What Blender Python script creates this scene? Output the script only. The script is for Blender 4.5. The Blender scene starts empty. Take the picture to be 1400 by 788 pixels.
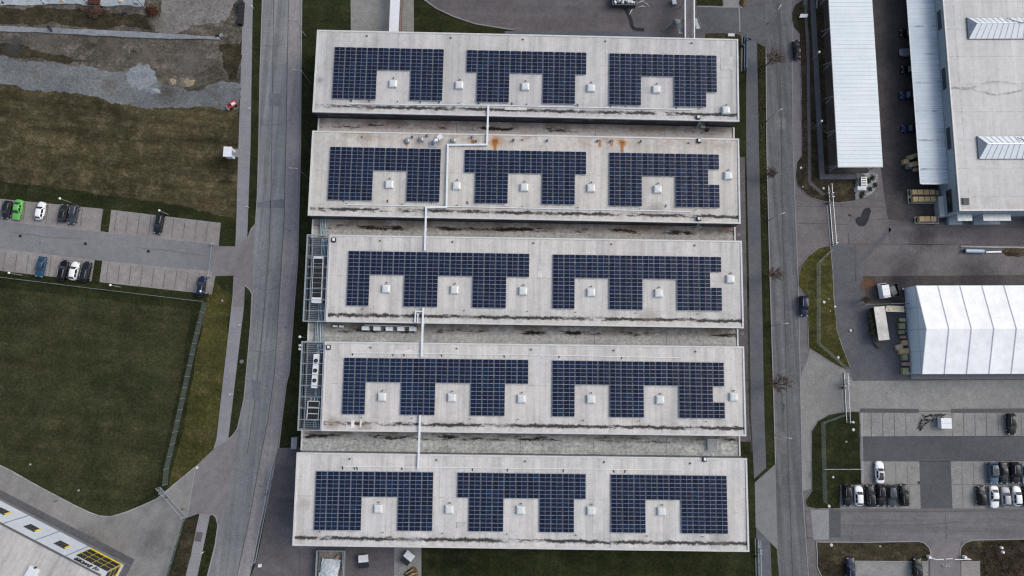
import bpy, bmesh, math, random
from mathutils import Vector, Matrix
from mathutils.geometry import tessellate_polygon
R = math.radians
random.seed(7)
scn = bpy.context.scene
COL = scn.collection

# ------------------------------------------------------------------ camera survey
F_PX, TILT, CAM_H = 933.0, 6.5, 150.0           # focal length in photo pixels, tilt off the vertical, flying height
_c, _s = math.cos(R(TILT)), math.sin(R(TILT))

def ray(u, v):
    a = (u - 700.0) / F_PX
    b = -(v - 394.0) / F_PX
    return Vector((a, b * _c + _s, b * _s - _c))

def P(u, v, z=0.0):
    """photo position -> the real place on the level z"""
    d = ray(u, v)
    k = (z - CAM_H) / d.z
    return Vector((d.x * k, d.y * k, z))

def PW(u, v, p0, n):
    d = ray(u, v)
    o = Vector((0, 0, CAM_H))
    return o + d * ((p0 - o).dot(n) / d.dot(n))

# ------------------------------------------------------------------ materials
class NT:
    def __init__(self, name):
        self.m = bpy.data.materials.new(name)
        self.m.use_nodes = True
        self.t = self.m.node_tree
        self.b = self.t.nodes['Principled BSDF']
        self._co = None
    def n(self, typ, **kw):
        nd = self.t.nodes.new(typ)
        for k, v in kw.items():
            setattr(nd, k, v)
        return nd
    def l(self, a, b):
        self.t.links.new(a, b)
    def put(self, sock, v):
        if isinstance(v, (int, float)):
            sock.default_value = v
        elif isinstance(v, tuple):
            sock.default_value = v if len(v) != 3 or sock.type == 'VECTOR' else (*v, 1)
        else:
            self.l(v, sock)
    @property
    def co(self):
        if self._co is None:
            self._co = self.n('ShaderNodeTexCoord').outputs['Object']
        return self._co
    def math(self, op, a, b=0.0, c=None, clamp=False):
        nd = self.n('ShaderNodeMath', operation=op, use_clamp=clamp)
        self.put(nd.inputs[0], a)
        self.put(nd.inputs[1], b)
        if c is not None:
            self.put(nd.inputs[2], c)
        return nd.outputs[0]
    def xyz(self):
        nd = self.n('ShaderNodeSeparateXYZ')
        self.l(self.co, nd.inputs[0])
        return nd.outputs
    def noise(self, scale, detail=4.0, rough=0.6, map_scale=None, rot=0.0, off=(0, 0, 0), dist=0.0):
        nd = self.n('ShaderNodeTexNoise')
        nd.inputs['Scale'].default_value = scale
        nd.inputs['Detail'].default_value = detail
        nd.inputs['Roughness'].default_value = rough
        nd.inputs['Distortion'].default_value = dist
        v = self.co
        if map_scale or rot or any(off):
            # rotate first, then stretch
            if rot:
                mr = self.n('ShaderNodeMapping')
                self.l(v, mr.inputs[0])
                mr.inputs['Rotation'].default_value = (0, 0, rot)
                v = mr.outputs[0]
            mp = self.n('ShaderNodeMapping')
            self.l(v, mp.inputs[0])
            mp.inputs['Location'].default_value = off
            if map_scale:
                mp.inputs['Scale'].default_value = map_scale
            v = mp.outputs[0]
        self.l(v, nd.inputs['Vector'])
        return nd.outputs['Fac']
    def ramp(self, fac, stops):
        nd = self.n('ShaderNodeValToRGB')
        e = nd.color_ramp.elements
        while len(e) < len(stops):
            e.new(0.5)
        for el, (p, c) in zip(e, stops):
            el.position = p
            el.color = (c, c, c, 1) if isinstance(c, (int, float)) else (*c, 1)
        self.put(nd.inputs[0], fac)
        return nd.outputs[0]
    def mix(self, fac, a, b, mode='MIX'):
        nd = self.n('ShaderNodeMix', data_type='RGBA', blend_type=mode)
        self.put(nd.inputs[0], fac)
        for s, v in ((nd.inputs[6], a), (nd.inputs[7], b)):
            if isinstance(v, (int, float)):
                v = (v, v, v)
            self.put(s, v)
        return nd.outputs[2]
    def sstep(self, v, lo, hi):
        nd = self.n('ShaderNodeMapRange', interpolation_type='SMOOTHSTEP')
        self.put(nd.inputs[0], v)
        nd.inputs[1].default_value = lo
        nd.inputs[2].default_value = hi
        return nd.outputs[0]
    def bump(self, h, strength=0.3, dist=0.1):
        nd = self.n('ShaderNodeBump')
        nd.inputs['Strength'].default_value = strength
        nd.inputs['Distance'].default_value = dist
        self.l(h, nd.inputs['Height'])
        self.l(nd.outputs[0], self.b.inputs['Normal'])
    def done(self, col, rough=0.8, metal=0.0, spec=0.3, coat=0.0):
        self.put(self.b.inputs['Base Color'], col)
        self.put(self.b.inputs['Roughness'], rough)
        self.b.inputs['Metallic'].default_value = metal
        self.b.inputs['Specular IOR Level'].default_value = spec
        self.b.inputs['Coat Weight'].default_value = coat
        return self.m

def plain(name, c, rough=0.5, metal=0.0, spec=0.4, coat=0.0, var=0.12, scale=1.5):
    t = NT(name)
    n = t.noise(scale, 5, 0.65)
    col = t.mix(t.ramp(n, [(0.3, 0.0), (0.7, 1.0)]), tuple(x * (1 - var) for x in c), tuple(min(1, x * (1 + var)) for x in c))
    return t.done(col, rough, metal, spec, coat)

GREYS = ('road_old', 'road_east', 'footpath_east', 'paver_grey', 'lane_grey', 'yard_pale', 'road_mend', 'yard_slate')
def surface(name, dark, light, big=0.12, mid=0.9, fine=9.0, mid_amt=0.18, fine_amt=0.2, rough=0.9, bump=0.25,
            streak=None, spots=None, spot_col=(0.02, 0.02, 0.02), joints=None):
    """mottled ground: slow tone drift, blotches, grain, streaks along a direction (wheel paths), stains, slab joints"""
    t = NT(name)
    if name in GREYS:
        dark, light = [(q[0] * 1.0, q[1] * 1.02, q[2] * 1.0) for q in (dark, light)]
    c = t.mix(t.ramp(t.noise(big, 4, 0.6), [(0.34, 0.0), (0.66, 1.0)]), dark, light)
    c = t.mix(1.0, c, t.ramp(t.noise(mid, 6, 0.75, off=(31, 17, 3)), [(0.34, 1 - mid_amt * 1.3), (0.66, 1 + mid_amt)]), 'MULTIPLY')
    f = t.noise(fine * 0.42, 5, 0.85, off=(7, 5, 1))
    c = t.mix(1.0, c, t.ramp(f, [(0.34, 1 - fine_amt * 1.7), (0.66, 1 + fine_amt * 1.4)]), 'MULTIPLY')
    if streak:
        ang, across, along, amt = streak
        c = t.mix(1.0, c, t.ramp(t.noise(1.0, 4, 0.6, map_scale=(across, along, 1), rot=ang), [(0.36, 1 - amt * 1.15), (0.64, 1 + amt * 0.75)]), 'MULTIPLY')
    if joints:
        ang, px_, py_, amt = joints
        mp = t.n('ShaderNodeMapping')
        t.l(t.co, mp.inputs[0])
        mp.inputs['Rotation'].default_value = (0, 0, ang)
        sp = t.n('ShaderNodeSeparateXYZ')
        t.l(mp.outputs[0], sp.inputs[0])
        for ax, per in ((0, px_), (1, py_)):
            if not per:
                continue
            fr = t.math('FRACT', t.math('DIVIDE', sp.outputs[ax], per))
            ln = t.math('LESS_THAN', fr, 0.16 / per)
            c = t.mix(t.math('MULTIPLY', ln, amt), c, tuple(x * 0.45 for x in dark))
    if spots:
        n = t.noise(spots[0], 5, 0.7, off=(3, 55, 9), dist=0.6)
        c = t.mix(t.math('MULTIPLY', t.sstep(n, spots[1], spots[1] + 0.06), spots[2]), c, spot_col)
    if bump:
        t.bump(f, bump, 0.06)
    return t.done(c, rough, 0, 0.2)

def grass_mat(name, a, b, c3, big=0.05, thr=0.5, mow=0.16):
    """winter turf: two greens/browns in drifting patches, tussocks and blade-scale grain"""
    t = NT(name)
    c = t.mix(t.ramp(t.noise(big, 6, 0.72, dist=0.4), [(thr - 0.14, 0.0), (thr + 0.14, 1.0)]), a, b)
    c = t.mix(t.ramp(t.noise(0.35, 6, 0.75, off=(9, 2, 0)), [(0.48, 0.0), (0.66, 0.9)]), c, c3)
    g = t.noise(1.9, 6, 0.9, off=(1, 8, 0))
    c = t.mix(1.0, c, t.ramp(g, [(0.33, 0.42), (0.5, 0.95), (0.66, 1.85)]), 'MULTIPLY')
    c = t.mix(1.0, c, t.ramp(t.noise(0.16, 6, 0.8, off=(5, 50, 0)), [(0.36, 0.70), (0.64, 1.28)]), 'MULTIPLY')
    c = t.mix(1.0, c, t.ramp(t.noise(1.0, 5, 0.7, map_scale=(0.035, 0.34, 1), rot=R(6)), [(0.36, 1 - mow), (0.64, 1 + mow * 1.2)]), 'MULTIPLY')
    h = t.noise(0.8, 4, 0.8, off=(60, 8, 0))
    c = t.mix(t.ramp(h, [(0.5, 0.0), (0.7, 0.5)]), c, t.mix(1.0, c, (1.25, 0.98, 0.92), 'MULTIPLY'))
    t.bump(g, 0.7, 0.15)
    return t.done(c, 0.95, 0, 0.1)

M = {}
M['turf_dark'] = grass_mat('turf_dark', (0.0125, 0.0165, 0.0065), (0.023, 0.029, 0.0105), (0.034, 0.036, 0.015))
M['turf_field'] = grass_mat('turf_field', (0.0215, 0.0275, 0.0110), (0.037, 0.0395, 0.0175), (0.048, 0.045, 0.023), 0.06)
M['turf_dry'] = grass_mat('turf_dry', (0.028, 0.027, 0.0125), (0.060, 0.052, 0.027), (0.098, 0.083, 0.048), 0.06, 0.49, 0.34)
M['turf_yellow'] = grass_mat('turf_yellow', (0.034, 0.038, 0.010), (0.056, 0.054, 0.017), (0.078, 0.066, 0.028), 0.09)
M['turf_brown'] = grass_mat('turf_brown', (0.021, 0.0195, 0.012), (0.040, 0.034, 0.021), (0.070, 0.056, 0.036), 0.08)
M['dirt'] = grass_mat('dirt', (0.034, 0.037, 0.021), (0.100, 0.088, 0.078), (0.165, 0.146, 0.130), 0.11, 0.49)
M['gravel_blue'] = surface('gravel_blue', (0.112, 0.124, 0.131), (0.165, 0.176, 0.180), 0.09, 0.5, 5, 0.16, 0.26, spots=(0.3, 0.56, 0.55), spot_col=(0.09, 0.08, 0.065))
M['gravel_pale'] = surface('gravel_pale', (0.175, 0.20, 0.22), (0.235, 0.255, 0.27), 0.2, 0.7, 5, 0.16, 0.25)
M['gravel_lot'] = surface('gravel_lot', (0.135, 0.128, 0.118), (0.185, 0.178, 0.168), 0.08, 0.6, 5, 0.2, 0.28, spots=(0.3, 0.6, 0.6), spot_col=(0.05, 0.055, 0.035))
M['rubble'] = surface('rubble', (0.12, 0.11, 0.095), (0.22, 0.20, 0.175), 0.6, 1.5, 5, 0.3, 0.3)
M['sand'] = surface('sand', (0.20, 0.17, 0.12), (0.29, 0.25, 0.18), 0.4, 1.2, 6, 0.2, 0.25)
ROADL = R(3.5)
M['road_old'] = surface('road_old', (0.162, 0.168, 0.180), (0.204, 0.208, 0.218), 0.05, 0.5, 8, 0.10, 0.16, streak=(ROADL, 0.9, 0.02, 0.20), spots=(0.5, 0.69, 0.5), spot_col=(0.08, 0.085, 0.095))
M['lane_pale'] = surface('lane_pale', (0.215, 0.206, 0.212), (0.262, 0.250, 0.252), 0.06, 0.7, 8, 0.10, 0.16, streak=(ROADL, 0.8, 0.03, 0.12))
M['road_east'] = surface('road_east', (0.106, 0.110, 0.120), (0.136, 0.138, 0.148), 0.05, 0.5, 8, 0.12, 0.18, streak=(R(-2), 0.8, 0.02, 0.24), spots=(0.4, 0.68, 0.5), spot_col=(0.06, 0.065, 0.075))
M['footpath'] = surface('footpath', (0.195, 0.197, 0.212), (0.240, 0.240, 0.252), 0.08, 0.8, 9, 0.09, 0.14, joints=(R(-2), 0, 3.1, 0.10))
M['footpath_east'] = surface('footpath_east', (0.086, 0.090, 0.106), (0.116, 0.120, 0.136), 0.08, 0.8, 9, 0.12, 0.16)
M['paver_warm'] = surface('paver_warm', (0.205, 0.190, 0.184), (0.262, 0.246, 0.238), 0.08, 0.6, 10, 0.12, 0.18)
M['paver_grey'] = surface('paver_grey', (0.190, 0.188, 0.184), (0.246, 0.242, 0.236), 0.07, 0.6, 10, 0.12, 0.18)
M['lane_grey'] = surface('lane_grey', (0.158, 0.162, 0.172), (0.190, 0.194, 0.202), 0.06, 0.7, 9, 0.09, 0.14)
M['apron_purple'] = surface('apron_purple', (0.162, 0.151, 0.160), (0.196, 0.184, 0.191), 0.07, 0.7, 9, 0.10, 0.15, streak=(R(35), 0.5, 0.05, 0.07))
M['yard_pale'] = surface('yard_pale', (0.175, 0.170, 0.170), (0.232, 0.225, 0.222), 0.05, 0.4, 8, 0.12, 0.14, streak=(R(30), 0.35, 0.05, 0.08), spots=(0.12, 0.62, 0.3), spot_col=(0.10, 0.10, 0.10))
M['yard_plum'] = surface('yard_plum', (0.095, 0.088, 0.094), (0.128, 0.119, 0.124), 0.06, 0.5, 8, 0.13, 0.18, streak=(R(90), 0.5, 0.03, 0.10), spots=(0.3, 0.67, 0.4), spot_col=(0.05, 0.05, 0.055))
M['yard_mauve'] = surface('yard_mauve', (0.118, 0.110, 0.112), (0.158, 0.147, 0.148), 0.06, 0.45, 8, 0.13, 0.16, spots=(0.2, 0.66, 0.4), spot_col=(0.07, 0.068, 0.07), joints=(R(0.5), 0, 18.0, 0.5))
M['yard_dark'] = surface('yard_dark', (0.052, 0.048, 0.049), (0.078, 0.071, 0.070), 0.08, 0.5, 8, 0.18, 0.2, spots=(0.3, 0.64, 0.5), spot_col=(0.03, 0.028, 0.028))
M['yard_slate'] = surface('yard_slate', (0.082, 0.084, 0.096), (0.108, 0.109, 0.120), 0.07, 0.6, 8, 0.11, 0.17, spots=(0.25, 0.66, 0.4), spot_col=(0.05, 0.05, 0.056))
M['asphalt_new'] = surface('asphalt_new', (0.070, 0.073, 0.082), (0.090, 0.092, 0.100), 0.08, 0.8, 8, 0.08, 0.16)
M['lane_lot'] = surface('lane_lot', (0.122, 0.120, 0.128), (0.156, 0.152, 0.158), 0.06, 0.6, 8, 0.10, 0.15, streak=(R(90), 0.7, 0.03, 0.12))
M['road_mend'] = surface('road_mend', (0.128, 0.140, 0.158), (0.150, 0.162, 0.180), 0.08, 0.8, 8, 0.10, 0.18)
M['patch_tar'] = surface('patch_tar', (0.022, 0.023, 0.030), (0.034, 0.035, 0.042), 0.3, 1, 8, 0.1, 0.2)
M['stain_rust'] = surface('stain_rust', (0.10, 0.065, 0.04), (0.15, 0.09, 0.05), 0.3, 1, 8, 0.2, 0.2)
M['concrete'] = surface('concrete', (0.26, 0.27, 0.28), (0.34, 0.35, 0.36), 0.2, 0.8, 7, 0.14, 0.16)
M['concrete_blue'] = surface('concrete_blue', (0.25, 0.29, 0.315), (0.36, 0.40, 0.42), 0.15, 0.7, 6, 0.2, 0.2, spots=(0.4, 0.62, 0.5), spot_col=(0.18, 0.2, 0.22))
M['kerb'] = plain('kerb', (0.225, 0.225, 0.232), 0.85, var=0.2, scale=3)
M['joint_soft'] = plain('joint_soft', (0.115, 0.112, 0.112), 0.9, var=0.4, scale=0.7)
M['joint_dark'] = plain('joint_dark', (0.075, 0.075, 0.078), 0.9, var=0.35, scale=2)
M['pebbles'] = surface('pebbles', (0.16, 0.17, 0.17), (0.34, 0.36, 0.36), 1.2, 2.5, 6, 0.4, 0.4)
# building and object materials
M['wall_dark'] = plain('wall_dark', (0.030, 0.033, 0.038), 0.55, 0.0, 0.4, var=0.2, scale=0.6)
M['wall_grey'] = plain('wall_grey', (0.17, 0.18, 0.19), 0.6, var=0.15, scale=0.6)
M['wall_bluegrey'] = surface('wall_bluegrey', (0.22, 0.265, 0.305), (0.27, 0.315, 0.35), 0.1, 0.5, 5, 0.08, 0.05, rough=0.5, bump=0)
M['wall_white'] = surface('wall_white', (0.54, 0.60, 0.68), (0.60, 0.66, 0.73), 0.1, 0.5, 5, 0.05, 0.04, rough=0.45, bump=0)
M['trim'] = plain('trim', (0.50, 0.505, 0.495), 0.45, 0.0, 0.5, var=0.12, scale=0.8)
M['trim_dark'] = plain('trim_dark', (0.10, 0.105, 0.11), 0.5, 0.0, 0.5, var=0.2, scale=1)
M['steel'] = plain('steel', (0.30, 0.335, 0.36), 0.42, 0.35, 0.5, var=0.2, scale=1.5)
M['steel_green'] = plain('steel_green', (0.22, 0.27, 0.27), 0.45, 0.2, 0.5, var=0.15, scale=1.5)
M['steel_dark'] = plain('steel_dark', (0.075, 0.085, 0.095), 0.5, 0.3, 0.5, var=0.25, scale=1.5)
M['galv'] = plain('galv', (0.42, 0.45, 0.48), 0.35, 0.5, 0.5, var=0.15, scale=2)
M['white_metal'] = plain('white_metal', (0.64, 0.67, 0.69), 0.4, 0, 0.5, var=0.07, scale=1)
M['white_dome'] = plain('white_dome', (0.56, 0.59, 0.585), 0.25, 0, 0.5, var=0.08, scale=1)
M['black'] = plain('black', (0.012, 0.012, 0.014), 0.5, 0, 0.4, var=0.2, scale=2)
M['grille'] = plain('grille', (0.022, 0.024, 0.028), 0.5, 0.2, 0.4, var=0.2, scale=2)
M['rubber'] = plain('rubber', (0.016, 0.016, 0.017), 0.85, 0, 0.2, var=0.2, scale=4)
M['glass_dark'] = plain('glass_dark', (0.016, 0.020, 0.026), 0.08, 0, 0.6, var=0.1, scale=1)
M['glass_sky'] = plain('glass_sky', (0.62, 0.67, 0.69), 0.2, 0, 0.6, var=0.06, scale=0.7)
M['wood'] = surface('wood', (0.46, 0.34, 0.17), (0.60, 0.46, 0.26), 0.9, 2.5, 10, 0.2, 0.2, rough=0.8)
M['wood_green'] = surface('wood_green', (0.30, 0.29, 0.16), (0.40, 0.38, 0.23), 0.9, 2.5, 10, 0.2, 0.2, rough=0.8)
M['wood_pink'] = surface('wood_pink', (0.32, 0.22, 0.19), (0.42, 0.31, 0.26), 0.9, 2.5, 10, 0.2, 0.2, rough=0.8)
M['wood_cream'] = surface('wood_cream', (0.50, 0.42, 0.30), (0.60, 0.52, 0.38), 0.9, 2.5, 10, 0.2, 0.2, rough=0.8)
M['rust'] = surface('rust', (0.055, 0.022, 0.016), (0.095, 0.042, 0.028), 0.9, 2.5, 10, 0.3, 0.3, rough=0.9)
M['tarp'] = surface('tarp', (0.40, 0.45, 0.48), (0.54, 0.58, 0.60), 0.5, 1.2, 5, 0.18, 0.06, rough=0.55, bump=0)
M['tent'] = surface('tent', (0.78, 0.80, 0.805), (0.83, 0.84, 0.845), 0.12, 0.5, 6, 0.05, 0.025, rough=0.5, bump=0, streak=(0.0, 0.35, 0.06, 0.06))
M['tent_gable'] = surface('tent_gable', (0.58, 0.67, 0.74), (0.64, 0.72, 0.78), 0.08, 0.5, 6, 0.04, 0.03, rough=0.5, bump=0)
M['tent_seam'] = plain('tent_seam', (0.46, 0.49, 0.51), 0.6, var=0.12, scale=1)
M['yellow'] = plain('yellow', (0.72, 0.55, 0.03), 0.45, var=0.15, scale=1.5)
M['tail_red'] = plain('tail_red', (0.06, 0.008, 0.008), 0.3)
M['lamp_glass'] = plain('lamp_glass', (0.22, 0.23, 0.24), 0.2)
M['cargo'] = plain('cargo', (0.10, 0.075, 0.02), 0.6, var=0.8, scale=1.2)
M['trailer_roof'] = surface('trailer_roof', (0.50, 0.48, 0.44), (0.60, 0.58, 0.54), 0.25, 0.6, 5, 0.16, 0.05, rough=0.5, bump=0)
M['faded_red'] = plain('faded_red', (0.22, 0.07, 0.07), 0.5)
M['ac_white'] = plain('ac_white', (0.82, 0.84, 0.85), 0.4)
M['red'] = plain('red', (0.60, 0.05, 0.06), 0.4, var=0.1, scale=1.5)
M['lamp_white'] = plain('lamp_white', (0.66, 0.68, 0.67), 0.35, var=0.05)
M['bark'] = plain('bark', (0.060, 0.045, 0.036), 0.9, 0, 0.1, var=0.3, scale=4)
M['twig'] = plain('twig', (0.095, 0.060, 0.044), 0.9, 0, 0.1, var=0.3, scale=4)
M['dirt_heap'] = surface('dirt_heap', (0.05, 0.035, 0.022), (0.13, 0.09, 0.05), 0.9, 2.0, 6, 0.4, 0.35)
M['blue_pipe'] = plain('blue_pipe', (0.30, 0.40, 0.46), 0.4, 0.3, 0.5, var=0.12)
M['blue_gate'] = plain('blue_gate', (0.10, 0.16, 0.25), 0.45, 0.2, 0.5, var=0.12)
M['blue_tube'] = plain('blue_tube', (0.36, 0.48, 0.56), 0.4, 0, 0.5, var=0.15)
M['scrub'] = plain('scrub', (0.105, 0.078, 0.056), 0.95, 0, 0.1, var=0.7, scale=0.5)

def ribbed(name, a, b, period, axis=1, dirty=0.0, edge_dirt=False):
    """profiled sheet roof, ribs run across the slope; weathered unevenly rib by rib"""
    t = NT(name)
    xs = t.xyz()
    fr = t.math('FRACT', t.math('DIVIDE', xs[axis], period))
    c = t.mix(t.ramp(t.noise(0.12, 4, 0.6), [(0.35, 0.0), (0.65, 1.0)]), a, b)
    sc = (0.06, 3.2, 1) if axis == 1 else (3.2, 0.06, 1)
    c = t.mix(1.0, c, t.ramp(t.noise(1.0, 3, 0.7, map_scale=sc), [(0.25, 0.82 - dirty), (0.6, 1.0), (0.8, 1.06)]), 'MULTIPLY')
    c = t.mix(t.math('LESS_THAN', fr, 0.12), c, t.mix(1.0, c, (0.72, 0.74, 0.77), 'MULTIPLY'))
    c = t.mix(1.0, c, t.ramp(t.noise(1.6, 5, 0.7), [(0.3, 0.93), (0.7, 1.03)]), 'MULTIPLY')
    if edge_dirt:
        e = t.sstep(xs[0], 3.2, 7.8)
        n = t.noise(1.0, 5, 0.75, map_scale=(0.12, 2.6, 1), off=(4, 4, 0))
        c = t.mix(t.math('MULTIPLY', e, t.ramp(n, [(0.42, 0.0), (0.62, 0.75)])), c, (0.12, 0.13, 0.14))
        n2 = t.noise(1.0, 5, 0.7, map_scale=(0.35, 0.9, 1))
        k = t.math('LESS_THAN', t.math('ABSOLUTE', t.math('SUBTRACT', t.math('FRACT', t.math('DIVIDE', xs[1], 6.6)), 0.5)), 0.035)
        c = t.mix(t.math('MULTIPLY', k, t.ramp(n2, [(0.42, 0.0), (0.6, 0.7)])), c, (0.12, 0.13, 0.15))
    return t.done(c, 0.45, 0.0, 0.4)

M['carport_roof'] = ribbed('carport_roof', (0.585, 0.66, 0.69), (0.65, 0.71, 0.73), 0.9)
M['canopy_roof'] = ribbed('canopy_roof', (0.44, 0.52, 0.585), (0.54, 0.61, 0.66), 0.5, dirty=0.06, edge_dirt=True)

def membrane(name, a, b, depth, length, rust=(), warm=0.0, moss_y=1.55, seed=0, streaks=0.35):
    """flat roof sheet in the roof's own metres: welded laps, ponding dirt along the low edge, blotches, rust runs below old pipes"""
    t = NT(name)
    xs = t.xyz()
    c = t.mix(t.ramp(t.noise(0.10, 5, 0.6, off=(seed * 13.1, 2, 0)), [(0.36, 0.0), (0.64, 1.0)]), a, b)
    c = t.mix(1.0, c, t.ramp(t.noise(0.7, 6, 0.75, off=(seed * 7.7, 5, 0)), [(0.32, 0.86), (0.5, 1.0), (0.68, 1.06)]), 'MULTIPLY')
    c = t.mix(1.0, c, t.ramp(t.noise(1.0, 4, 0.65, map_scale=(0.55, 0.035, 1), off=(seed * 3.3, 0, 0)), [(0.34, 1 - streaks * 0.5), (0.6, 1.04)]), 'MULTIPLY')
    c = t.mix(1.0, c, t.ramp(t.noise(3.0, 5, 0.85), [(0.34, 0.86), (0.66, 1.08)]), 'MULTIPLY')
    fr = t.math('FRACT', t.math('DIVIDE', t.math('ADD', xs[0], 0.3 + seed), 1.18))
    lap = t.math('MULTIPLY', t.math('LESS_THAN', fr, 0.13), t.ramp(t.noise(1.0, 2, 0.5, map_scale=(0.9, 0.05, 1), off=(seed * 5, 9, 0)), [(0.4, 0.10), (0.65, 0.55)]))
    c = t.mix(lap, c, t.mix(1.0, c, (0.72, 0.70, 0.69), 'MULTIPLY'))
    # one cross joint halfway down the slope
    cj = t.math('LESS_THAN', t.math('ABSOLUTE', t.math('SUBTRACT', xs[1], depth * 0.53)), 0.08)
    c = t.mix(t.math('MULTIPLY', cj, t.ramp(t.noise(0.8, 3, 0.6, off=(0, seed * 4, 0)), [(0.42, 0.0), (0.6, 0.5)])), c, (0.20, 0.19, 0.18))
    # grey wash above the gutter line and black moss in the ponding line itself
    wash = t.sstep(t.math('ABSOLUTE', t.math('SUBTRACT', xs[1], moss_y + 0.5)), 1.9, 0.2)
    c = t.mix(t.math('MULTIPLY', wash, t.ramp(t.noise(0.35, 5, 0.7, off=(seed * 2, 1, 0)), [(0.44, 0.0), (0.68, 0.38)])), c, (0.22, 0.20, 0.18))
    wob = t.noise(0.9, 5, 0.75, off=(seed * 9, 6, 0))
    dy = t.math('ABSOLUTE', t.math('ADD', t.math('SUBTRACT', xs[1], moss_y), t.math('MULTIPLY', t.math('SUBTRACT', wob, 0.5), 1.5)))
    m = t.sstep(dy, 0.52, 0.16)
    nn = t.ramp(t.noise(1.0, 6, 0.72, map_scale=(0.16, 0.5, 1), off=(seed * 21, 0, 0)), [(0.385, 0.0), (0.475, 1.0)])
    endm = t.sstep(t.math('SUBTRACT', xs[0], length - 8.5), 0.0, 0.6)
    nn = t.math('MAXIMUM', nn, endm)
    c = t.mix(t.math('MULTIPLY', m, t.math('MULTIPLY', nn, 0.94)), c, (0.013, 0.012, 0.011))
    for (rx, ry, sz, tail) in rust:
        dx = t.math('SUBTRACT', xs[0], rx)
        dyy = t.math('SUBTRACT', xs[1], ry)
        w = t.math('MULTIPLY', t.math('SUBTRACT', t.noise(1.1, 5, 0.7), 0.5), 1.6)
        d = t.math('ADD', t.math('SQRT', t.math('ADD', t.math('MULTIPLY', dx, dx), t.math('MULTIPLY', dyy, dyy))), w)
        c = t.mix(t.math('MULTIPLY', t.sstep(d, sz * 1.5, sz * 0.3), 0.95), c, (0.40, 0.165, 0.03))
        c = t.mix(t.math('MULTIPLY', t.sstep(d, sz * 0.65, sz * 0.1), 0.95), c, (0.035, 0.015, 0.008))
        run = t.math('MULTIPLY', t.sstep(t.math('ABSOLUTE', t.math('ADD', dx, t.math('MULTIPLY', w, 0.25))), 0.55, 0.12),
                     t.math('MULTIPLY', t.sstep(dyy, 0.4, -0.3), t.sstep(dyy, -tail - 1.0, -tail)))
        c = t.mix(t.math('MULTIPLY', run, 0.9), c, (0.30, 0.115, 0.02))
    if warm:
        e = t.sstep(xs[1], depth - 4.2, depth - 0.6)
        c = t.mix(t.math('MULTIPLY', e, t.ramp(t.noise(0.5, 6, 0.75, map_scale=(0.5, 1, 1), off=(2, 2, 0)), [(0.42, 0.0), (0.7, warm)])), c, (0.26, 0.17, 0.10))
    return t.done(c, 0.7, 0, 0.25)

def link_roof(name, a, b, depth, seed, speckle, brown):
    """low gravelled link roof: moss and mud against the taller wall, bleached grit elsewhere"""
    t = NT(name)
    xs = t.xyz()
    c = t.mix(t.ramp(t.noise(0.13, 5, 0.65, off=(seed * 11, 0, 0)), [(0.35, 0.0), (0.65, 1.0)]), a, b)
    g = t.noise(1.6, 6, 0.8, off=(seed, 3, 0))
    c = t.mix(1.0, c, t.ramp(g, [(0.32, 1 - speckle * 1.7), (0.5, 1.0), (0.68, 1 + speckle * 1.9)]), 'MULTIPLY')
    c = t.mix(1.0, c, t.ramp(t.noise(1.0, 4, 0.6, map_scale=(0.03, 1.6, 1), off=(seed, 0, 0)), [(0.3, 0.84), (0.65, 1.06)]), 'MULTIPLY')
    top = t.sstep(t.math('ADD', xs[1], t.math('MULTIPLY', t.noise(0.5, 5, 0.75), 1.6)), depth - 1.7, depth + 0.1)
    c = t.mix(t.math('MULTIPLY', top, t.ramp(t.noise(0.25, 5, 0.7, off=(seed * 3, 0, 0)), [(0.36, 0.15), (0.6, 0.85)])), c, brown)
    wob = t.math('MULTIPLY', t.math('SUBTRACT', t.noise(0.8, 5, 0.75, off=(0, seed * 4, 0)), 0.5), 1.7)
    dy = t.math('ABSOLUTE', t.math('ADD', t.math('SUBTRACT', xs[1], depth - 1.5), wob))
    nn = t.ramp(t.noise(1.0, 6, 0.72, map_scale=(0.15, 0.6, 1), off=(seed * 17, 0, 0)), [(0.50, 0.0), (0.58, 1.0)])
    c = t.mix(t.math('MULTIPLY', t.sstep(dy, 0.65, 0.25), nn), c, (0.022, 0.016, 0.013))
    t.bump(g, 0.4, 0.06)
    return t.done(c, 0.9, 0, 0.15)

def cell_mat():
    """half-cut cells behind glass: fine busbar grid, and every panel a slightly different blue"""
    t = NT('solar_cell')
    oi = t.n('ShaderNodeObjectInfo')
    xs = t.xyz()
    c = t.ramp(oi.outputs['Random'], [(0.0, (0.0060, 0.0095, 0.022)), (0.3, (0.0066, 0.0125, 0.034)), (0.75, (0.0072, 0.0150, 0.043)), (0.93, (0.0075, 0.018, 0.048)), (1.0, (0.0085, 0.027, 0.066))])
    c = t.mix(t.ramp(t.noise(0.9, 2, 0.5), [(0.35, 0.0), (0.65, 0.5)]), c, (0.007, 0.009, 0.020))
    for ax, per in ((0, 0.175), (1, 0.13)):
        fr = t.math('FRACT', t.math('DIVIDE', xs[ax], per))
        c = t.mix(t.math('MULTIPLY', t.math('LESS_THAN', fr, 0.05), 0.25), c, (0.08, 0.10, 0.14))
    return t.done(c, 0.12, 0, 0.16)
M['cell'] = cell_mat()
M['frame'] = plain('frame', (0.20, 0.23, 0.285), 0.4, 0.1, 0.4, var=0.06)

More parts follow.
